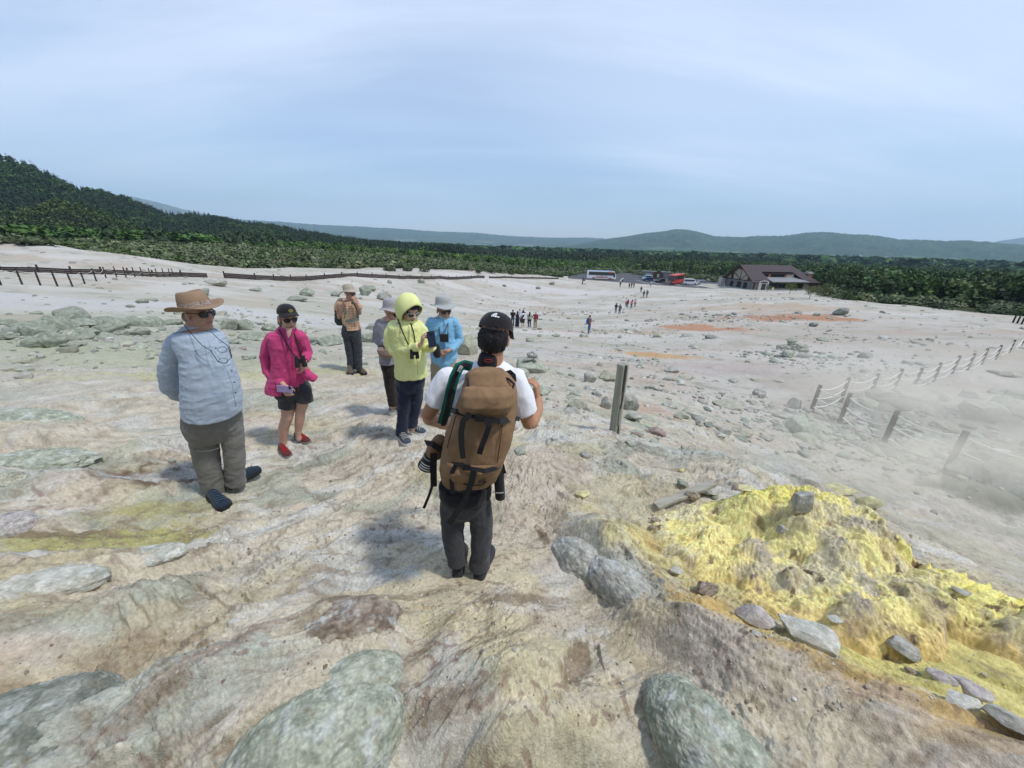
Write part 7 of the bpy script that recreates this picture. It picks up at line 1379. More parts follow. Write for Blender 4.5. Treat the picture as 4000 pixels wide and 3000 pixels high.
LG = ([(1124, 1560, 0, 30), (1124, 1594, 0, 26), (1122, 1630, -.01, 22), (1108, 1672, 0, 20), (1106, 1710, .01, 16), (1107, 1745, .01, 12), (1110, 1762, 0, 12)], [(1186, 1545, .03, 26), (1180, 1580, .03, 23), (1174, 1608, .03, 19), (1170, 1645, .04, 18), (1166, 1675, .05, 14), (1165, 1700, .05, 11), (1167, 1714, .05, 11)])
for A in LG: body.cap(*w1.limb(A))
body.build('body', skinB, w1.root, .005, 3)
sh = Pr(); sh.loft(w1.secs(tor[1:7]), w1.side); sh.loft(w1.secs([(1124, 1470, 136, .12), (1118, 1500, 146, .13), (1112, 1520, 140, .13)]), w1.side)
for L_ in ([(1066, 1318, 0, 24), (1050, 1345, 0, 25), (1038, 1393, 0, 23), (1048, 1450, -.02, 22), (1080, 1484, -.08, 19), (1104, 1500, -.13, 17)], [(1176, 1316, 0, 22), (1190, 1345, .01, 21), (1201, 1378, .02, 19), (1196, 1400, -.05, 17), (1190, 1410, -.09, 15)], [(1185, 1440, -.06, 18), (1205, 1466, -.07, 20), (1232, 1482, -.05, 15)]): p_, r_ = w1.limb(L_); sh.flat(p_, r_)
sh.build('shirt', pinkm, w1.root, .006, 3, .010, (11, 11, 7), 23)
cR = Pr(); cR.loft(w1.secs([(1120, 1277, 62, .055), (1119, 1290, 78, .066), (1119, 1300, 96, .072)]), w1.side); cR.build('collar', pinkm, w1.root, .005, 2, .004)
b = MB(); b.add([w1.p(*q) - ORG for q in [(1107, 1284, -.085), (1150, 1284, -.085), (1140, 1320, -.115), (1128, 1350, -.125)]], [(0, 3, 2, 1)]); b.build('top', mat('pink_top', (.42, .05, .20), .9), w1.root)
b = MB(); b.add([w1.p(*q) - ORG for q in [(1116, 1283, -.088), (1142, 1283, -.088), (1134, 1312, -.118), (1126, 1322, -.121)]], [(0, 3, 2, 1)]); b.build('neckline', skinB, w1.root)
w1.line('placket', [(1146, 1300, -.115), (1140, 1350, -.128), (1148, 1404, -.13), (1156, 1456, -.14), (1166, 1500, -.145), (1168, 1530, -.14)], .0025, cloth('dark_pink_seam', (.40, .02, .12)))
tr_ = Pr(); tr_.hips(w1.secs([(1132, 1490, 120, .105), (1140, 1515, 136, .115), (1148, 1540, 142, .115)]), w1.side)
for A in ([(1124, 1535, 0, 36), (1124, 1565, 0, 36), (1126, 1590, 0, 35)], [(1185, 1525, .02, 31), (1188, 1548, .03, 32), (1190, 1567, .03, 32)]): p_, r_ = w1.limb(A); tr_.flat(p_, r_)
tr_.build('shorts', shor, w1.root, .006, 3, .007, (10, 10, 9), 25)
w1.shoe((1098, 1756), (1130, 1790), redsh, sgrey, .26, .046, redl2, .07); w1.shoe((1156, 1709), (1208, 1734), redsh, sgrey, .26, .046, redl2, .07)
w1.eyes(hairG); w1.glasses(blackp, .027, .020); w1.capm(capk, w1.H(0, -.006, .052), w1.u - w1.f * .12, .084, .104, .088); c_ = Pr(); fr = (w1.f, w1.s_, w1.u); c_.ell(w1.H(0, -.05, -.015), (.078, .055, .06), fr).ell(w1.H(.05, -.05, -.05), (.03, .03, .05), fr).ell(w1.H(-.05, -.04, -.045), (.03, .03, .05), fr); c_.build('hair', hairG, w1.root, .005, 2, .008, (50, 50, 20)); w1.lips(w1.root)
cap_o = [c for c in w1.root.children if c.name.startswith('cap')][0]; b = MB(); yl = mat('yellow_print', (.60, .48, .12), .6); cen = w1.p(1142, 1207, 0); 
nrm = (w1.f + w1.u * .45).normalized(); ec = w1.H(-.01, .098, .098); t_ = nrm.cross(w1.u).normalized(); u_ = t_.cross(nrm) * -1
b.tube([ec + (t_ * math.cos(6.2832 * k / 20) * .016 + u_ * math.sin(6.2832 * k / 20) * .014) - ORG for k in range(21)], .0018, 5); b.tube([ec + t_ * x * .009 + u_ * y * .007 - ORG for x, y in ((-1, .2), (-.4, .6), (0, .1), (.5, .7), (1, .2))], .002, 5); b.tube([ec + t_ * x * .009 + u_ * y * .008 - ORG for x, y in ((-.5, -.6), (0, -.3), (.6, -.7))], .002, 5); b.build('emblem', yl, cap_o)
def binos(P_, px, py, off, label, sc=1.0, cords=(), ang=0):
    t = thing_at('binoculars', P_.p(px, py, off), label, 'binoculars'); o_ = Vector(t.location); b = None
    for q in (-1, 1):
        b = MB(); x = q * .034 * sc; c = P_.side * x; b.tube([c + Vector((0, 0, .055 * sc)), c + Vector((0, 0, .03 * sc)), c + Vector((0, 0, .0)), c - Vector((0, 0, .025 * sc)), c - Vector((0, 0, .055 * sc))], [.017 * sc, .019 * sc, .022 * sc, .024 * sc, .026 * sc], 16); br = b.build('barrel', blackp, t, smooth=False, bevel=.002)
        b = MB(); b.tube([c + Vector((0, 0, .054 * sc)), c + Vector((0, 0, .066 * sc))], .019 * sc, 16); b.build('eyecup', mat('rubber', (.03, .03, .03), .9), br)
    MB().box((0, 0, .012 * sc), (.045 * sc, .025 * sc, .045 * sc)).build('bridge', blackp, t, bevel=.003)
    for L_ in cords: b = MB(); b.strip([P_.p(*q) - o_ for q in L_], .012, .002, [(Vector(CAMP) - P_.p(*q)).normalized() for q in L_]); b.build('strap', blackc, t)
    return t
binos(w1, 1174, 1414, -.16, 'compact black binoculars hanging on the pink shirt', .9, ([(1090, 1286, -.085), (1112, 1330, -.12), (1140, 1378, -.14), (1164, 1400, -.16)], [(1148, 1300, -.10), (1163, 1350, -.13), (1180, 1400, -.16)]))
ph = thing_at('phone', w1.p(1112, 1520, -.19), 'lilac cased phone in the lowered hand of the pink shirt woman', 'phone'); MB().box((0, 0, 0), (.155, .012, .072), M=Matrix.Rotation(R(4), 3, 'Y')).build('case', mat('lilac_case', (.36, .28, .48), .5), ph, bevel=.005)
b = MB(); [b.tube([(.055 + x, -.006, .012 + z), (.055 + x, -.010, .012 + z)], .008, 10) for x, z in ((0, 0), (.0, .018), (.012, .009))]; b.build('camera_lens', blackp, ph)
# ================================================================ man in the plaid shirt
plaid = mat('plaid_shirt', (.55, .36, .22), .9, .05, 20); t = plaid.node_tree; bs = t.nodes['Principled BSDF']; tcn = N(t, 'ShaderNodeTexCoord'); sp = N(t, 'ShaderNodeSeparateXYZ'); t.links.new(tcn.outputs['Object'], sp.inputs[0])
def stripe(src, fr_, lo): return M2('GREATER_THAN', M2('FRACT', M2('MULTIPLY', src, fr_, tree=t), tree=t), lo, tree=t)
sx = M2('ADD', stripe(sp.outputs['X'], 22, .62), stripe(sp.outputs['X'], 22 * 2, .78), tree=t); sz_ = M2('ADD', stripe(sp.outputs['Z'], 22, .62), stripe(sp.outputs['Z'], 44, .78), tree=t)
cr = N(t, 'ShaderNodeValToRGB'); cr.color_ramp.elements[0].color = (.62, .45, .30, 1); cr.color_ramp.elements[1].color = (.30, .13, .07, 1); t.links.new(M2('DIVIDE', M2('ADD', sx, sz_, tree=t), 3.0, tree=t), cr.inputs[0]); t.links.new(cr.outputs[0], bs.inputs['Base Color'])
slate = cloth('slate_trousers', (.040, .045, .052)); hatb = cloth('beige_hat', (.40, .36, .28)); boot = cloth('brown_boot', (.10, .075, .055)); packd = cloth('dark_pack', (.045, .05, .045))
m2 = Person([(1368, 1460), (1412, 1458)], 'man in a beige hat and brown plaid shirt gripping rucksack straps'); print('m2', m2.D, m2.p(1358, 1110).z - m2.o.z)
m2.head(1366, 1148, 70, 0); body = Pr(); m2.skull(body, m2.p(1364, 1176), .056)
tor = [(1366, 1168, 44, .06), (1362, 1175, 70, .09), (1360, 1184, 86, .11), (1364, 1202, 76, .12), (1367, 1225, 66, .125), (1368, 1249, 62, .12), (1373, 1268, 64, .12), (1376, 1288, 60, .12)]
body.loft(m2.secs(tor, .86, .86), m2.side)
aL = [(1326, 1180, 0, 11), (1322, 1212, 0, 10), (1325, 1240, 0, 9), (1336, 1208, -.14, 8), (1341, 1190, -.18, 6)]; aR = [(1394, 1184, 0, 10), (1404, 1206, 0, 9), (1406, 1224, 0, 8), (1399, 1200, -.13, 7), (1391, 1182, -.17, 6)]
for A in (aL, aR): body.cap(*m2.limb(A, .92))
hand(body, m2.p(1341, 1190, -.18), (.15, -.1, 1), (.6, .6, 0), 1, .9, 1); hand(body, m2.p(1391, 1182, -.17), (-.3, -.1, 1), (-.6, .6, 0), -1, .9, 1)
LG = ([(1360, 1310, 0, 17), (1365, 1354, 0, 14), (1371, 1400, 0, 12), (1372, 1440, 0, 9)], [(1389, 1310, 0, 17), (1397, 1352, 0, 14), (1400, 1400, 0, 12), (1402, 1440, 0, 9)])
for A in LG: body.cap(*m2.limb(A))
body.build('body', skinA, m2.root, .007, 2)
sh = Pr(); sh.loft(m2.secs(tor[1:]), m2.side)
for L_ in ([(1332, 1177, 0, 13), (1322, 1190, 0, 14), (1319, 1212, 0, 14)], [(1390, 1180, 0, 12), (1398, 1192, 0, 12), (1404, 1208, 0, 12)]): p_, r_ = m2.limb(L_); sh.flat(p_, r_)
sh.build('shirt', plaid, m2.root, .008, 3, .007, (9, 9, 7), 33)
tr_ = Pr(); tr_.hips(m2.secs([(1371, 1262, 60, .11), (1371, 1285, 72, .125), (1374, 1312, 76, .12)]), m2.side)
for A in ([(1358, 1302, 0, 19), (1361, 1330, 0, 18), (1364, 1355, 0, 17), (1370, 1400, 0, 15), (1373, 1442, 0, 15)], [(1391, 1302, 0, 18), (1395, 1330, 0, 17), (1398, 1355, 0, 16), (1400, 1400, 0, 15), (1401, 1442, 0, 14)]): p_, r_ = m2.limb(A); tr_.flat(p_, r_)
tr_.build('trousers', slate, m2.root, .010, 3, .013, (9, 9, 9), 35)
m2.shoe((1369, 1450), (1369, 1472), boot, blackp, .30, .055, None, .11); m2.shoe((1398, 1450), (1430, 1467), boot, blackp, .30, .055, None, .11); m2.eyes(hairG); m2.glasses(blackp); m2.hat(hatb, m2.H(0, -.01, .060), m2.u - m2.f * .12, .15, .155, .092, .105, .115, .0, .02, None, .01, .80, name='hat')
bp2 = thing_at('backpack', m2.p(1345, 1215, .18), 'dark rucksack worn by the plaid shirt man, belt buckled', 'backpack'); B2_ = Vector(bp2.location)
tb(bp2, B2_, 'bag', Pr().loft(m2.secs([(1352, 1166, 60, .07, .22), (1350, 1185, 84, .11, .22), (1348, 1225, 80, .13, .22), (1346, 1255, 74, .12, .2), (1348, 1268, 60, .09, .2)]), m2.side), packd, voxel=.012, smooth=3, wr=.01)
for L_, w in (([(1340, 1170, -.06), (1346, 1190, -.12), (1352, 1220, -.13), (1350, 1245, -.12)], .05), ([(1372, 1180, -.12), (1388, 1190, -.12), (1396, 1215, -.10), (1398, 1245, -.06)], .045), ([(1336, 1250, -.06), (1352, 1254, -.13), (1380, 1252, -.13), (1402, 1246, -.08)], .05)): b = MB(); b.strip([m2.p(*q) - B2_ for q in L_], w, .01, [(Vector(CAMP) - m2.p(*q)).normalized() for q in L_]); b.build('strap', cloth('green_grey_strap', (.13, .15, .13)), bp2)
# ================================================================ woman in grey behind the yellow jacket
greys = cloth('grey_shirt', (.25, .25, .28)); brk = cloth('dark_brown_trousers', (.028, .022, .020)); hatg = cloth('grey_sun_hat', (.36, .34, .34)); bagm = cloth('taupe_bag', (.27, .20, .16)); purp = cloth('purple_lace', (.25, .06, .20)); sneak = cloth('grey_trainer', (.16, .17, .18)); wsole = mat('pale_sole', (.50, .49, .46), .8)
w2 = Person([(1534, 1616), (1560, 1605)], 'person in a grey sun hat and grey shirt half hidden behind the yellow jacket'); print('w2', w2.D, w2.p(1518, 1174).z - w2.o.z)
w2.head(1530, 1222, 66, 10); body = Pr(); w2.skull(body, w2.p(1518, 1256), .048)
tor = [(1518, 1238, 40, .05), (1512, 1248, 66, .08), (1508, 1260, 84, .10), (1506, 1290, 84, .11), (1508, 1330, 76, .11), (1514, 1370, 68, .11), (1516, 1418, 68, .115)]
body.loft(w2.secs(tor, .85, .85), w2.side); aL = [(1478, 1268, 0, 13), (1474, 1330, 0, 12), (1498, 1338, -.12, 10), (1512, 1334, -.18, 8)]; aR = [(1545, 1268, .05, 13), (1552, 1330, .05, 12), (1535, 1340, -.14, 9)]
for A in (aL, aR): body.cap(*w2.limb(A, .85))
hand(body, w2.p(1510, 1334, -.17), (1, -.2, .2), (0, .8, 0), 1, .5, .95)
LG = ([(1520, 1455, 0, 22), (1526, 1510, 0, 18), (1531, 1553, 0, 15), (1534, 1592, 0, 10)], [(1545, 1455, .08, 20), (1552, 1510, .08, 17), (1558, 1590, .06, 10)])
for A in LG: body.cap(*w2.limb(A))
body.build('body', skinB, w2.root, .006, 3); sh = Pr(); sh.loft(w2.secs(tor[1:]), w2.side)
for L_ in ([(1484, 1262, 0, 17), (1474, 1285, 0, 17), (1470, 1330, 0, 17), (1490, 1342, -.06, 15), (1508, 1336, -.14, 13)], [(1545, 1262, .05, 16), (1554, 1330, .05, 15), (1540, 1340, -.10, 12)]): p_, r_ = w2.limb(L_); sh.flat(p_, r_)
sh.build('shirt', greys, w2.root, .007, 3, .009, (9, 9, 9), 43); tr_ = Pr(); tr_.hips(w2.secs([(1517, 1405, 62, .10), (1520, 1440, 64, .11), (1525, 1462, 60, .11)]), w2.side)
for A in ([(1520, 1452, 0, 26), (1526, 1510, 0, 22), (1531, 1553, 0, 19), (1534, 1584, 0, 17)], [(1545, 1452, .08, 22), (1552, 1510, .08, 20), (1558, 1582, .06, 16)]): p_, r_ = w2.limb(A); tr_.flat(p_, r_)
tr_.build('trousers', brk, w2.root, .007, 3, .009, (9, 9, 9), 45); w2.shoe((1532, 1596), (1536, 1628), sneak, wsole, .26, .048, purp, .08); w2.shoe((1558, 1592), (1566, 1615), sneak, wsole, .26, .048, purp, .08)
w2.eyes(hairG); w2.glasses(blackp); w2.hat(hatg, w2.H(0, -.01, .060), w2.u - w2.f * .14, .135, .145, .090, .104, .110, .0, .025, None, .0, .84); w2.line('chin_cord', [(1511, 1222, -.05), (1522, 1243, -.09), (1538, 1252, -.09)], .003, blackc)
wb2 = thing_at('waist_bag', w2.p(1508, 1374, -.17), 'taupe waist bag worn in front of the grey shirt', 'bag'); B2_ = Vector(wb2.location); tb(wb2, B2_, 'bag', Pr().loft(w2.secs([(1507, 1356, 56, .03, -.15), (1507, 1366, 66, .06, -.16), (1508, 1382, 58, .06, -.16), (1512, 1396, 40, .03, -.15)]), w2.side), bagm, voxel=.006, smooth=3, wr=.006); b = MB(); b.strip([w2.p(*q) - B2_ for q in [(1478, 1352, -.1), (1505, 1360, -.225), (1538, 1362, -.2)]], .012, .003, (0, -1, 0)); b.build('zip', blackc, wb2)
# ================================================================ person in the yellow hooded jacket
yelm = mat('yellow_rain_jacket', (.72, .74, .32), .62, .05, 12, .0008, 300, spec=.25); navt = cloth('navy_trousers', (.020, .026, .048)); navs = cloth('navy_trainer', (.06, .075, .10))
yw = Person([(1580, 1728), (1628, 1690)], 'person in a bright yellow hooded rain jacket and navy trousers tapping a phone'); print('yw', yw.D, yw.p(1583, 1150).z - yw.o.z)
yw.head(1596, 1210, 50, 26, off=-.02); body = Pr(); yw.skull(body, yw.p(1584, 1262), .048)
tor = [(1582, 1250, 66, .07), (1583, 1262, 108, .10), (1584, 1276, 132, .115), (1590, 1316, 128, .125), (1598, 1375, 128, .135), (1603, 1418, 130, .14), (1607, 1470, 130, .14)]
body.loft(yw.secs(tor, .83, .83), yw.side); aL = [(1530, 1282, 0, 20), (1528, 1335, 0, 18), (1546, 1370, -.03, 17), (1596, 1366, -.12, 14), (1644, 1346, -.22, 10)]; aR = [(1640, 1276, .04, 18), (1656, 1318, .02, 16), (1672, 1358, -.02, 15), (1690, 1352, -.16, 10), (1694, 1348, -.2, 10)]
for A in (aL, aR): body.cap(*yw.limb(A, .85))
hand(body, yw.p(1645, 1345, -.22), (.35, -.15, .95), (.8, .3, -.2), 1, .45, .92); hand(body, yw.p(1694, 1350, -.20), (-.1, -.1, 1), (-.9, -.1, 0), -1, .8, .92)
for A in ([(1578, 1520, 0, 26), (1581, 1578, 0, 22), (1573, 1637, 0, 18), (1570, 1712, 0, 12)], [(1624, 1518, .04, 25), (1625, 1574, .04, 21), (1615, 1624, .05, 17), (1609, 1680, .05, 11)]): body.cap(*yw.limb(A))
body.build('body', skinB, yw.root, .005, 3); sh = Pr(); sh.loft(yw.secs(tor[1:]), yw.side)
for L_ in ([(1540, 1274, 0, 25), (1526, 1300, 0, 27), (1524, 1340, 0, 27), (1544, 1370, -.03, 26), (1596, 1367, -.12, 21), (1638, 1350, -.20, 17)], [(1632, 1272, .04, 24), (1650, 1296, .03, 23), (1662, 1330, 0, 22), (1674, 1360, -.03, 21), (1688, 1356, -.14, 17)]): p_, r_ = yw.limb(L_); sh.flat(p_, r_)
sh.build('jacket', yelm, yw.root, .006, 3, .012, (9, 9, 7), 53)
# hood: shell with an opening towards the face
hd = MB(); V = []; F = []; n1_, n2_ = 36, 18; fr = (yw.f, yw.s_, yw.u)
for lay, e_ in ((0, 1.0), (1, .955)):
    for i in range(n2_ + 1):
        th = math.pi * (i / n2_) * .68
        for k in range(n1_):
            ph_ = 2 * math.pi * k / n1_; ax0 = (-yw.f * .80 + yw.u * .26).normalized(); ax1 = yw.s_; ax2_ = ax0.cross(ax1).normalized()
            d_ = ax0 * math.cos(th) + (ax1 * math.cos(ph_) + ax2_ * math.sin(ph_)) * math.sin(th); a_, b_, c_ = d_.dot(yw.s_), d_.dot(yw.f), d_.dot(yw.u)
            flare = 1 + .06 * (i / n2_) ** 6; wr_ = 1 + .03 * math.sin(ph_ * 5 + i * .4) * (i / n2_)
            V.append(yw.H(a_ * .118 * e_ * flare * wr_, b_ * .135 * e_ * flare - .012, c_ * .150 * e_ * flare * wr_ + .012) - ORG)
m_ = (n2_ + 1) * n1_
for lay in (0, 1):
    for i in range(n2_):
        for k in range(n1_): q = [i * n1_ + k, i * n1_ + (k + 1) % n1_, (i + 1) * n1_ + (k + 1) % n1_, (i + 1) * n1_ + k]; F.append(tuple(x + lay * m_ for x in (q if lay else q[::-1])))
for k in range(n1_): a_ = n2_ * n1_ + k; b_ = n2_ * n1_ + (k + 1) % n1_; F.append((a_, b_, b_ + m_, a_ + m_))
hd.add(V, F); hd.build('hood', yelm, yw.root, smooth=True); cR = Pr(); cR.loft(yw.secs([(1590, 1238, 60, .072, -.02), (1586, 1252, 78, .085, 0), (1584, 1266, 100, .10, 0)]), yw.side); cR.build('collar', yelm, yw.root, .006, 3, .006)
yw.line('zip', [(1604, 1256, -.10), (1610, 1300, -.135), (1622, 1360, -.15), (1630, 1420, -.155), (1632, 1462, -.15)], .003, mat('yellow_zip', (.40, .45, .10), .6)); yw.line('pocket_zip', [(1561, 1395, -.125), (1562, 1452, -.13)], .0025, mat('yellow_zip2', (.30, .33, .08), .6))
tr_ = Pr(); tr_.hips(yw.secs([(1605, 1455, 114, .115), (1606, 1490, 112, .12), (1606, 1515, 106, .115)]), yw.side)
for A in ([(1578, 1508, 0, 32), (1581, 1545, 0, 30), (1582, 1578, 0, 27), (1576, 1620, 0, 25), (1570, 1660, 0, 24), (1569, 1700, 0, 24)], [(1626, 1505, .04, 29), (1626, 1545, .04, 27), (1625, 1580, .04, 25), (1616, 1620, .05, 22), (1609, 1665, .05, 21)]): p_, r_ = yw.limb(A); tr_.flat(p_, r_)
tr_.build('trousers', navt, yw.root, .007, 3, .010, (9, 9, 9), 55); yw.shoe((1564, 1706), (1590, 1740), navs, wsole, .27, .050, palest, .08); yw.shoe((1600, 1676), (1652, 1694), navs, wsole, .27, .050, palest, .08)
yw.eyes(hairK); yw.glasses(mat('pale_frame', (.5, .5, .48), .4), .030, .024); c_ = Pr(); c_.ell(yw.H(0, .045, .072), (.070, .05, .032), fr).ell(yw.H(.06, .03, .03), (.016, .04, .05), fr).ell(yw.H(-.06, .03, .03), (.016, .04, .05), fr); c_.build('hair', hairK, yw.root, .005, 1, .006, (50, 50, 20)); yw.lips(yw.root)
binos(yw, 1619, 1384, -.19, 'small black binoculars hanging below the yellow jacket sleeve', .75, ([(1553, 1244, -.06), (1570, 1290, -.14), (1592, 1340, -.15), (1604, 1372, -.17)], [(1604, 1262, -.12), (1616, 1300, -.15), (1622, 1340, -.16), (1630, 1372, -.17)]))
ph = thing_at('phone', yw.p(1686, 1325, -.25), 'dark navy phone held up by the person in the yellow jacket', 'phone'); MB().box((0, 0, 0), (.073, .011, .150), M=Matrix.Rotation(R(-6), 3, 'Y') @ Matrix.Rotation(R(20), 3, 'Z')).build('case', mat('navy_case', (.02, .03, .06), .4), ph, bevel=.005); b = MB(); [b.tube([(-.012 + x, -.006, .045 + z), (-.013 + x, -.012, .045 + z)], .007, 10) for x, z in ((0, 0), (0, .02), (.018, .01))]; b.build('camera_lens', lensm, ph)
# ================================================================ bearded man in the blue shirt
skyb = cloth('sky_blue_shirt', (.22, .46, .66), .06); khak = cloth('khaki_trousers', (.33, .28, .20)); hatc = cloth('pale_grey_hat', (.38, .39, .38))
m3 = Person([(1716, 1632), (1766, 1628)], 'white bearded man in grey sun hat and sky blue shirt beside the yellow jacket'); print('m3', m3.D, m3.p(1727, 1160).z - m3.o.z)
m3.head(1733, 1212, 30, 6); body = Pr(); m3.skull(body, m3.p(1730, 1246), .056)
tor = [(1731, 1232, 46, .06), (1730, 1242, 84, .09), (1729, 1254, 112, .11), (1730, 1280, 108, .12), (1731, 1315, 100, .13), (1733, 1356, 104, .14), (1735, 1396, 108, .14), (1736, 1420, 100, .13)]
body.loft(m3.secs(tor, .85, .85), m3.side); aR = [(1778, 1264, 0, 15), (1790, 1325, .02, 14), (1772, 1358, -.10, 12), (1746, 1372, -.2, 9)]; aL = [(1682, 1262, 0, 15), (1668, 1320, .02, 14), (1684, 1360, -.10, 12), (1702, 1372, -.2, 9)]
for A in (aR, aL): body.cap(*m3.limb(A, .85))
hand(body, m3.p(1748, 1371, -.2), (-1, -.1, -.3), (0, .5, .4), 1, .6); hand(body, m3.p(1700, 1370, -.2), (.8, -.1, -.5), (0, .5, .4), -1, .6)
for A in ([(1708, 1450, 0, 22), (1712, 1530, 0, 19), (1714, 1615, 0, 11)], [(1757, 1450, 0, 22), (1762, 1530, 0, 19), (1766, 1612, 0, 11)]): body.cap(*m3.limb(A))
body.build('body', skinA, m3.root, .006, 3); sh = Pr(); sh.loft(m3.secs(tor[1:7]), m3.side); sh.loft(m3.secs([(1734, 1390, 108, .145), (1734, 1410, 92, .145), (1735, 1428, 50, .13)]), m3.side)
for L_ in ([(1774, 1256, 0, 18), (1786, 1280, 0, 19), (1795, 1325, .02, 18), (1776, 1356, -.08, 16), (1758, 1368, -.15, 13)], [(1686, 1256, 0, 18), (1674, 1280, 0, 19), (1664, 1320, .02, 18), (1680, 1356, -.08, 16), (1696, 1367, -.16, 13)]): p_, r_ = m3.limb(L_); sh.flat(p_, r_)
sh.build('shirt', skyb, m3.root, .007, 3, .010, (9, 9, 9), 63); cR = Pr(); cR.loft(m3.secs([(1731, 1232, 46, .066), (1731, 1242, 62, .08), (1731, 1248, 74, .085)]), m3.side); cR.build('collar', skyb, m3.root, .006, 2, .004)
for L_ in ([(1713, 1288, -.125), (1716, 1314, -.135)], [(1756, 1288, -.12), (1775, 1290, -.10), (1776, 1316, -.11), (1758, 1316, -.13), (1756, 1288, -.12)], [(1734, 1248, -.10), (1737, 1300, -.135), (1738, 1360, -.15), (1738, 1410, -.15)]): m3.line('seam', L_, .0025, cloth('blue_seam', (.12, .28, .42)))
tr_ = Pr(); tr_.hips(m3.secs([(1733, 1398, 100, .12), (1733, 1435, 104, .125), (1733, 1458, 100, .12)]), m3.side)
for A in ([(1707, 1450, 0, 27), (1711, 1530, 0, 24), (1714, 1608, 0, 20)], [(1758, 1450, 0, 27), (1763, 1530, 0, 24), (1766, 1604, 0, 20)]): p_, r_ = m3.limb(A); tr_.flat(p_, r_)
tr_.build('trousers', khak, m3.root, .008, 3, .010, (9, 9, 9), 65); m3.shoe((1714, 1618), (1720, 1645), boot, blackp, .29, .052); m3.shoe((1766, 1614), (1776, 1640), boot, blackp, .29, .052)
m3.eyes(beardW); m3.glasses(blackp); fr = (m3.f, m3.s_, m3.u); c_ = Pr(); c_.ell(m3.H(0, .055, -.09), (.038, .038, .040), fr).ell(m3.H(.042, .025, -.062), (.018, .04, .032), fr).ell(m3.H(-.042, .025, -.062), (.018, .04, .032), fr).ell(m3.H(0, .092, -.042), (.028, .01, .008), fr); c_.build('beard', beardW, m3.root, .004, 1, .005, (50, 50, 30)); m3.hat(hatc, m3.H(0, -.01, .062), m3.u - m3.f * .12, .15, .16, .092, .106, .105, .02, .02, None, .0, .86)
cam3 = thing_at('camera', m3.p(1736, 1320, -.17), 'black compact camera hanging on the chest of the blue shirt man', 'camera'); MB().box((0, 0, 0), (.095, .045, .09)).build('case', blackp, cam3, bevel=.01)
for L_ in ([(1714, 1240, -.07), (1716, 1290, -.135), (1720, 1330, -.15)], [(1750, 1262, -.12), (1742, 1285, -.15), (1727, 1308, -.17)], [(1750, 1258, -.115), (1750, 1285, -.14), (1748, 1308, -.16)]): b = MB(); b.tube([m3.p(*q) - Vector(cam3.location) for q in L_], .004, 5); b.build('strap', blackc, cam3)
po3 = thing_at('pouch', m3.p(1705, 1372, -.24), 'round black pouch held in the hands of the blue shirt man', 'pouch'); tb(po3, Vector(po3.location), 'case', Pr().cap([m3.p(1703, 1356, -.24), m3.p(1708, 1384, -.24)], [.045, .045]), blackc, voxel=.006, smooth=2)
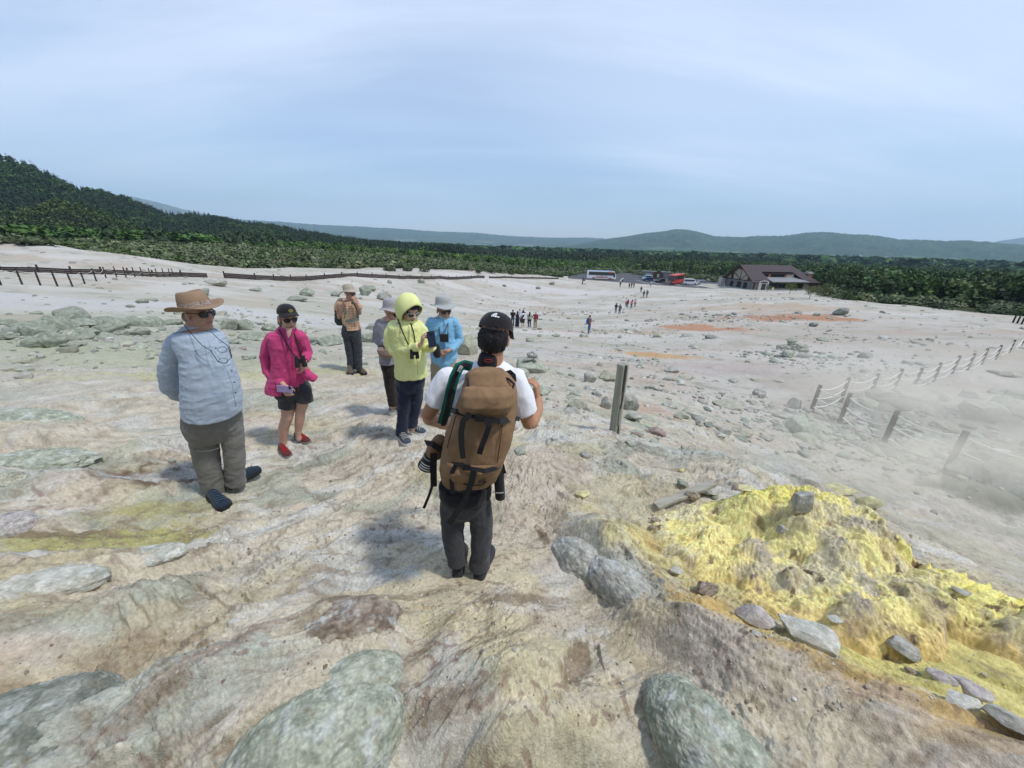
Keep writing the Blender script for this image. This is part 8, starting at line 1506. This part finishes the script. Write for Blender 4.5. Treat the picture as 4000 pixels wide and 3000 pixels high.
# ================================================================ distant people
def mini(px, py, h, yaw, label, top, bot, hair=(.015, .013, .012), arms='down', grp=None, longhair=False, skirt=False, shorts=False, hatc_=None, extra=None, step=.0, skin=None):
    g0 = RG(px, py); t = empty('person', g0); tag(t, label, 'person', grp); k = h / 1.7; vx = .016; sk = skin or skinB; yw_ = R(yaw); Rm = Matrix.Rotation(yw_, 3, 'Z')
    def L(x, y, z): return g0 + Rm @ Vector((x * k, y * k, z * k))     # local front is -y
    global ORG; ORG = Vector(g0); sd_ = Rm @ Vector((1, 0, 0)); B = Pr()
    B.ell(L(0, 0, 1.585), (.075 * k, .09 * k, .115 * k), (Rm @ Vector((0, -1, 0)), sd_, Vector((0, 0, 1)))).ell(L(0, -.085, 1.57), (.012 * k, .02 * k, .02 * k), (Rm @ Vector((0, -1, 0)), sd_, Vector((0, 0, 1)))); B.cap([L(0, .01, 1.5), L(0, .01, 1.4)], [.05 * k, .055 * k])
    ts = [(1.44, .10, .07), (1.40, .19, .095), (1.25, .175, .11), (1.05, .15, .10), (.92, .165, .11), (.84, .165, .11)]
    B.loft([(L(0, 0, z), a_ * k * .9, b_ * k * .9) for z, a_, b_ in ts], sd_)
    AR = {'down': [[(.19, 0, 1.38), (.235, .01, 1.10), (.23, -.05, .86)], [(-.19, 0, 1.38), (-.235, .01, 1.10), (-.23, -.05, .86)]], 'phone': [[(.19, 0, 1.38), (.21, .03, 1.12), (.10, -.26, 1.18)], [(-.19, 0, 1.38), (-.21, .03, 1.12), (-.06, -.27, 1.18)]], 'hip': [[(.19, 0, 1.38), (.33, .06, 1.14), (.20, -.06, .98)], [(-.19, 0, 1.38), (-.235, .01, 1.10), (-.23, -.05, .86)]], 'out': [[(.19, 0, 1.38), (.30, 0, 1.12), (.42, -.02, .92)], [(-.19, 0, 1.38), (-.24, .0, 1.10), (-.23, -.03, .86)]], 'front': [[(.19, 0, 1.38), (.22, -.02, 1.12), (.12, -.2, 1.02)], [(-.19, 0, 1.38), (-.22, -.02, 1.12), (-.12, -.2, 1.02)]]}[arms]
    for A in AR: B.cap([L(*q) for q in A], [.046 * k, .038 * k, .028 * k]); d_ = (L(*A[2]) - L(*A[1])).normalized(); hand(B, L(*A[2]), d_, Rm @ Vector((0, -1, .2)), 1, .5, k, .010)
    LGS = [[(s_ * .09, 0, .86), (s_ * .10, -.01 - s_ * step * .5, .48), (s_ * .10, .02 + s_ * step, .07)] for s_ in (-1, 1)]
    for A in LGS: B.cap([L(*q) for q in A], [.078 * k, .052 * k, .036 * k])
    B.build('body', sk, t, .012 if h * 1450 / g0.y > 50 else .02, 2)
    S = Pr(); S.loft([(L(0, 0, z), a_ * k * 1.06, b_ * k * 1.1) for z, a_, b_ in ts[:5]], sd_)
    for A in AR: p0, p1, p2 = L(*A[0]), L(*A[1]), L(*A[2]); S.cap([p0, p1, p1.lerp(p2, .8)] if extra != 'short' else [p0, p0.lerp(p1, .7)], [.062 * k, .052 * k, .044 * k][: (3 if extra != 'short' else 2)])
    if extra == 'bare': S = Pr(); S.loft([(L(0, 0, z), a_ * k * 1.06, b_ * k * 1.1) for z, a_, b_ in [(1.32, .165, .105), (1.25, .175, .11), (1.05, .15, .10), (.9, .16, .11)]], sd_)
    S.build('top', top, t, vx, 2, .01)
    Q = Pr(); Q.loft([(L(0, 0, z), a_ * k, b_ * k) for z, a_, b_ in [(1.0, .155, .11), (.9, .175, .12), (.80, .175, .12)]], sd_)
    for A in LGS:
        p0, p1, p2 = L(*A[0]), L(*A[1]), L(*A[2])
        if shorts: Q.flat([p0, p0.lerp(p1, .85)], [.10 * k, .10 * k])
        elif skirt: Q.flat([p0, p1, p2], [.10 * k, .11 * k, .12 * k])
        else: Q.flat([p0, p1, p2], [.095 * k, .072 * k, .06 * k])
    Q.build('trousers' if not shorts else 'shorts', bot, t, vx, 2, .01)
    for A in LGS: b = MB(); c = L(*A[2]); b.box(tuple(L(A[2][0], A[2][1] - .06, .045) - g0), (.09 * k, .26 * k, .09), yw_, taper=.7); b.build('shoe', wsole if extra == 'white' or px % 2 else shk, t, bevel=.01)
    Hm = Pr(); fr = (Rm @ Vector((0, -1, 0)), sd_, Vector((0, 0, 1))); Hm.ell(L(0, .02, 1.62), (.088 * k, .095 * k, .10 * k), fr).ell(L(0, .05, 1.56), (.082 * k, .07 * k, .09 * k), fr)
    if longhair: Hm.cap([L(0, .07, 1.56), L(0, .10, 1.30)], [.085 * k, .07 * k])
    Hm.build('hair', mat('hair_%d' % int(hair[0] * 1000), hair, .7, .3, 60), t, .014, 2)
    if hatc_: c_ = Pr(); c_.loft([(L(0, 0, 1.62), .16 * k, .16 * k), (L(0, 0, 1.635), .16 * k, .16 * k)], sd_).loft([(L(0, 0, 1.63), .10 * k, .11 * k), (L(0, 0, 1.73), .09 * k, .1 * k)], sd_); c_.build('hat', hatc_, t, .014, 1)
    return t, L
cw = cloth('white_top', (.72, .72, .72)); ck = cloth('black_top', (.02, .02, .022)); cj = cloth('blue_jeans', (.055, .09, .15)); cn = cloth('navy_cloth', (.02, .026, .05)); cg_ = cloth('sage_top', (.28, .33, .25)); cr_ = cloth('maroon_top', (.20, .03, .045)); ckh = cloth('olive_khaki', (.22, .20, .12)); crust = cloth('rust_jacket', (.20, .10, .05)); cp2 = cloth('pink_top_cloth', (.62, .28, .30)); cpl = cloth('pale_pink_top', (.62, .45, .42)); cred = cloth('crimson_top', (.42, .04, .08)); cdk = cloth('dark_jacket', (.035, .033, .035)); clb = cloth('light_blue_top', (.38, .48, .58)); cbl = cloth('denim_blue', (.05, .10, .20)); cgr = cloth('dark_green_shorts', (.035, .04, .03)); cgy = cloth('mid_grey_top', (.14, .13, .14)); cgn = cloth('grey_green_jacket', (.10, .12, .10))
SG_ = 'sightseers standing in a huddle on the white slope'
t, L = mini(2002, 1274, 1.74, 180, 'young man in black vest over white tee, leftmost of the huddle', ck, cj, grp=SG_, arms='front', extra='short'); 
mini(2020, 1278, 1.62, 175, 'long haired woman in a navy jumpsuit with bare shoulders in the huddle', cn, cn, grp=SG_, longhair=True, skirt=True, extra='bare')
t, L = mini(2041, 1279, 1.78, 185, 'man in a white shirt and dark shorts with a black sling bag in the huddle', cw, cgr, grp=SG_, shorts=True, arms='hip')
sb_ = thing_at('sling_bag', L(.05, .17, 1.15), 'black sling bag across the back of the man in the white shirt', 'bag'); tb(sb_, Vector(sb_.location), 'bag', Pr().cap([L(.1, .17, 1.02), L(-.05, .17, 1.25)], [.10, .08]), ck, voxel=.015, smooth=2); b = MB(); b.tube([L(.1, .16, 1.1) - Vector(sb_.location), L(-.15, .13, 1.42) - Vector(sb_.location)], .02, 5); b.build('strap', ck, sb_)
mini(2067, 1280, 1.60, 180, 'dark haired woman in a sage green top and navy trousers in the huddle', cg_, cn, grp=SG_, longhair=True, extra='short'); mini(2090, 1281, 1.66, 185, 'grey haired person in a maroon top and khaki trousers, rightmost of the huddle', cr_, ckh, hair=(.30, .28, .26), grp=SG_, arms='hip')
mini(2029, 1262, 1.66, 10, 'person in a light blue shirt facing the camera behind the huddle', clb, cj, hair=(.06, .04, .03), grp=SG_, arms='front'); mini(2044, 1263, 1.64, -10, 'brown haired person in a dark jacket facing the camera behind the white shirt', cdk, cj, hair=(.09, .05, .03), grp=SG_, arms='front')
t, L = mini(2299, 1303, 1.75, 62, 'lone man in a rust jacket and jeans looking at his phone', crust, cbl, arms='phone', step=.05)
bb = thing_at('backpack', L(0, .20, 1.18), 'bright blue backpack worn by the lone man with the phone', 'backpack'); tb(bb, Vector(bb.location), 'bag', Pr().cap([L(0, .19, .98), L(0, .20, 1.15), L(0, .16, 1.38)], [.13, .155, .10]), cloth('bright_blue', (.03, .12, .38)), voxel=.014, smooth=3, wr=.01); [MB().tube([L(q, .12, 1.42) - Vector(bb.location), L(q, -.11, 1.36) - Vector(bb.location), L(q, -.11, 1.12) - Vector(bb.location)], .018, 5).build('strap', cloth('bright_blue', (0, 0, 0)), bb) for q in (-.13, .13)]
pp = thing_at('phone', L(0, -.33, 1.22), 'phone in the hands of the lone man in the rust jacket', 'phone'); MB().box((0, 0, 0), (.08, .02, .15)).build('case', blackp, pp)
mini(2404, 1223, 1.62, 172, 'long haired woman in black with dark trousers walking beside the blue jeans woman', ck, cgy, grp='two women walking', longhair=True, arms='phone'); mini(2419, 1227, 1.66, 150, 'woman in a grey top and blue jeans with a shoulder bag', cgy, cj, hair=(.07, .045, .03), grp='two women walking', arms='hip', step=.06)
WG = 'four walkers going down towards the car park'
mini(2444, 1197, 1.75, 180, 'person in white at the back of the four walkers, half hidden', cw, cgy, grp=WG, arms='down'); mini(2450, 1200, 1.62, 180, 'long haired woman in a crimson top among the four walkers', cred, cn, grp=WG, longhair=True); mini(2465, 1204, 1.64, 180, 'long haired woman in a coral pink top among the four walkers', cp2, ck, grp=WG, longhair=True); mini(2479, 1199, 1.70, 180, 'person in a pale pink top and grey trousers, rightmost of the four walkers', cpl, cgy, grp=WG, arms='out')
FG = 'far people near the car park'
mini(2513, 1161, 1.65, 180, 'far person in dark clothes reaching a hand to a companion', cdk, cn, grp=FG, arms='out'); mini(2526, 1162, 1.78, 180, 'far person in slate jacket and khaki trousers holding a companion by the hand', cloth('slate_jacket', (.09, .10, .12)), ckh, grp=FG); mini(2503, 1143, 1.75, 180, 'far person in a dark brown coat walking alone', cloth('dark_brown_coat', (.05, .03, .028)), cgy, grp=FG)
mini(2422, 1121, 1.7, 180, 'far person in black nearest the striped coach on the white ground', cdk, ck, grp=FG); mini(2457, 1126, 1.6, 180, 'far person in black bending slightly, leftmost of three', ck, ck, grp=FG); mini(2466, 1124, 1.72, 180, 'far person in a grey green jacket, middle of three', cgn, ck, grp=FG); mini(2475, 1125, 1.72, 180, 'far person in dark grey, rightmost of three', cgy, ckh, grp=FG)
mini(2432, 1100, 1.7, 200, 'far person in white standing on the asphalt beside the striped coach', cw, cn, grp=FG); mini(2541, 1119, 1.7, 180, 'far person in a pale blue top at the kerb below the blue car', clb, cgy, grp=FG)
finish_deferred()
print('people', time.time() - T0)
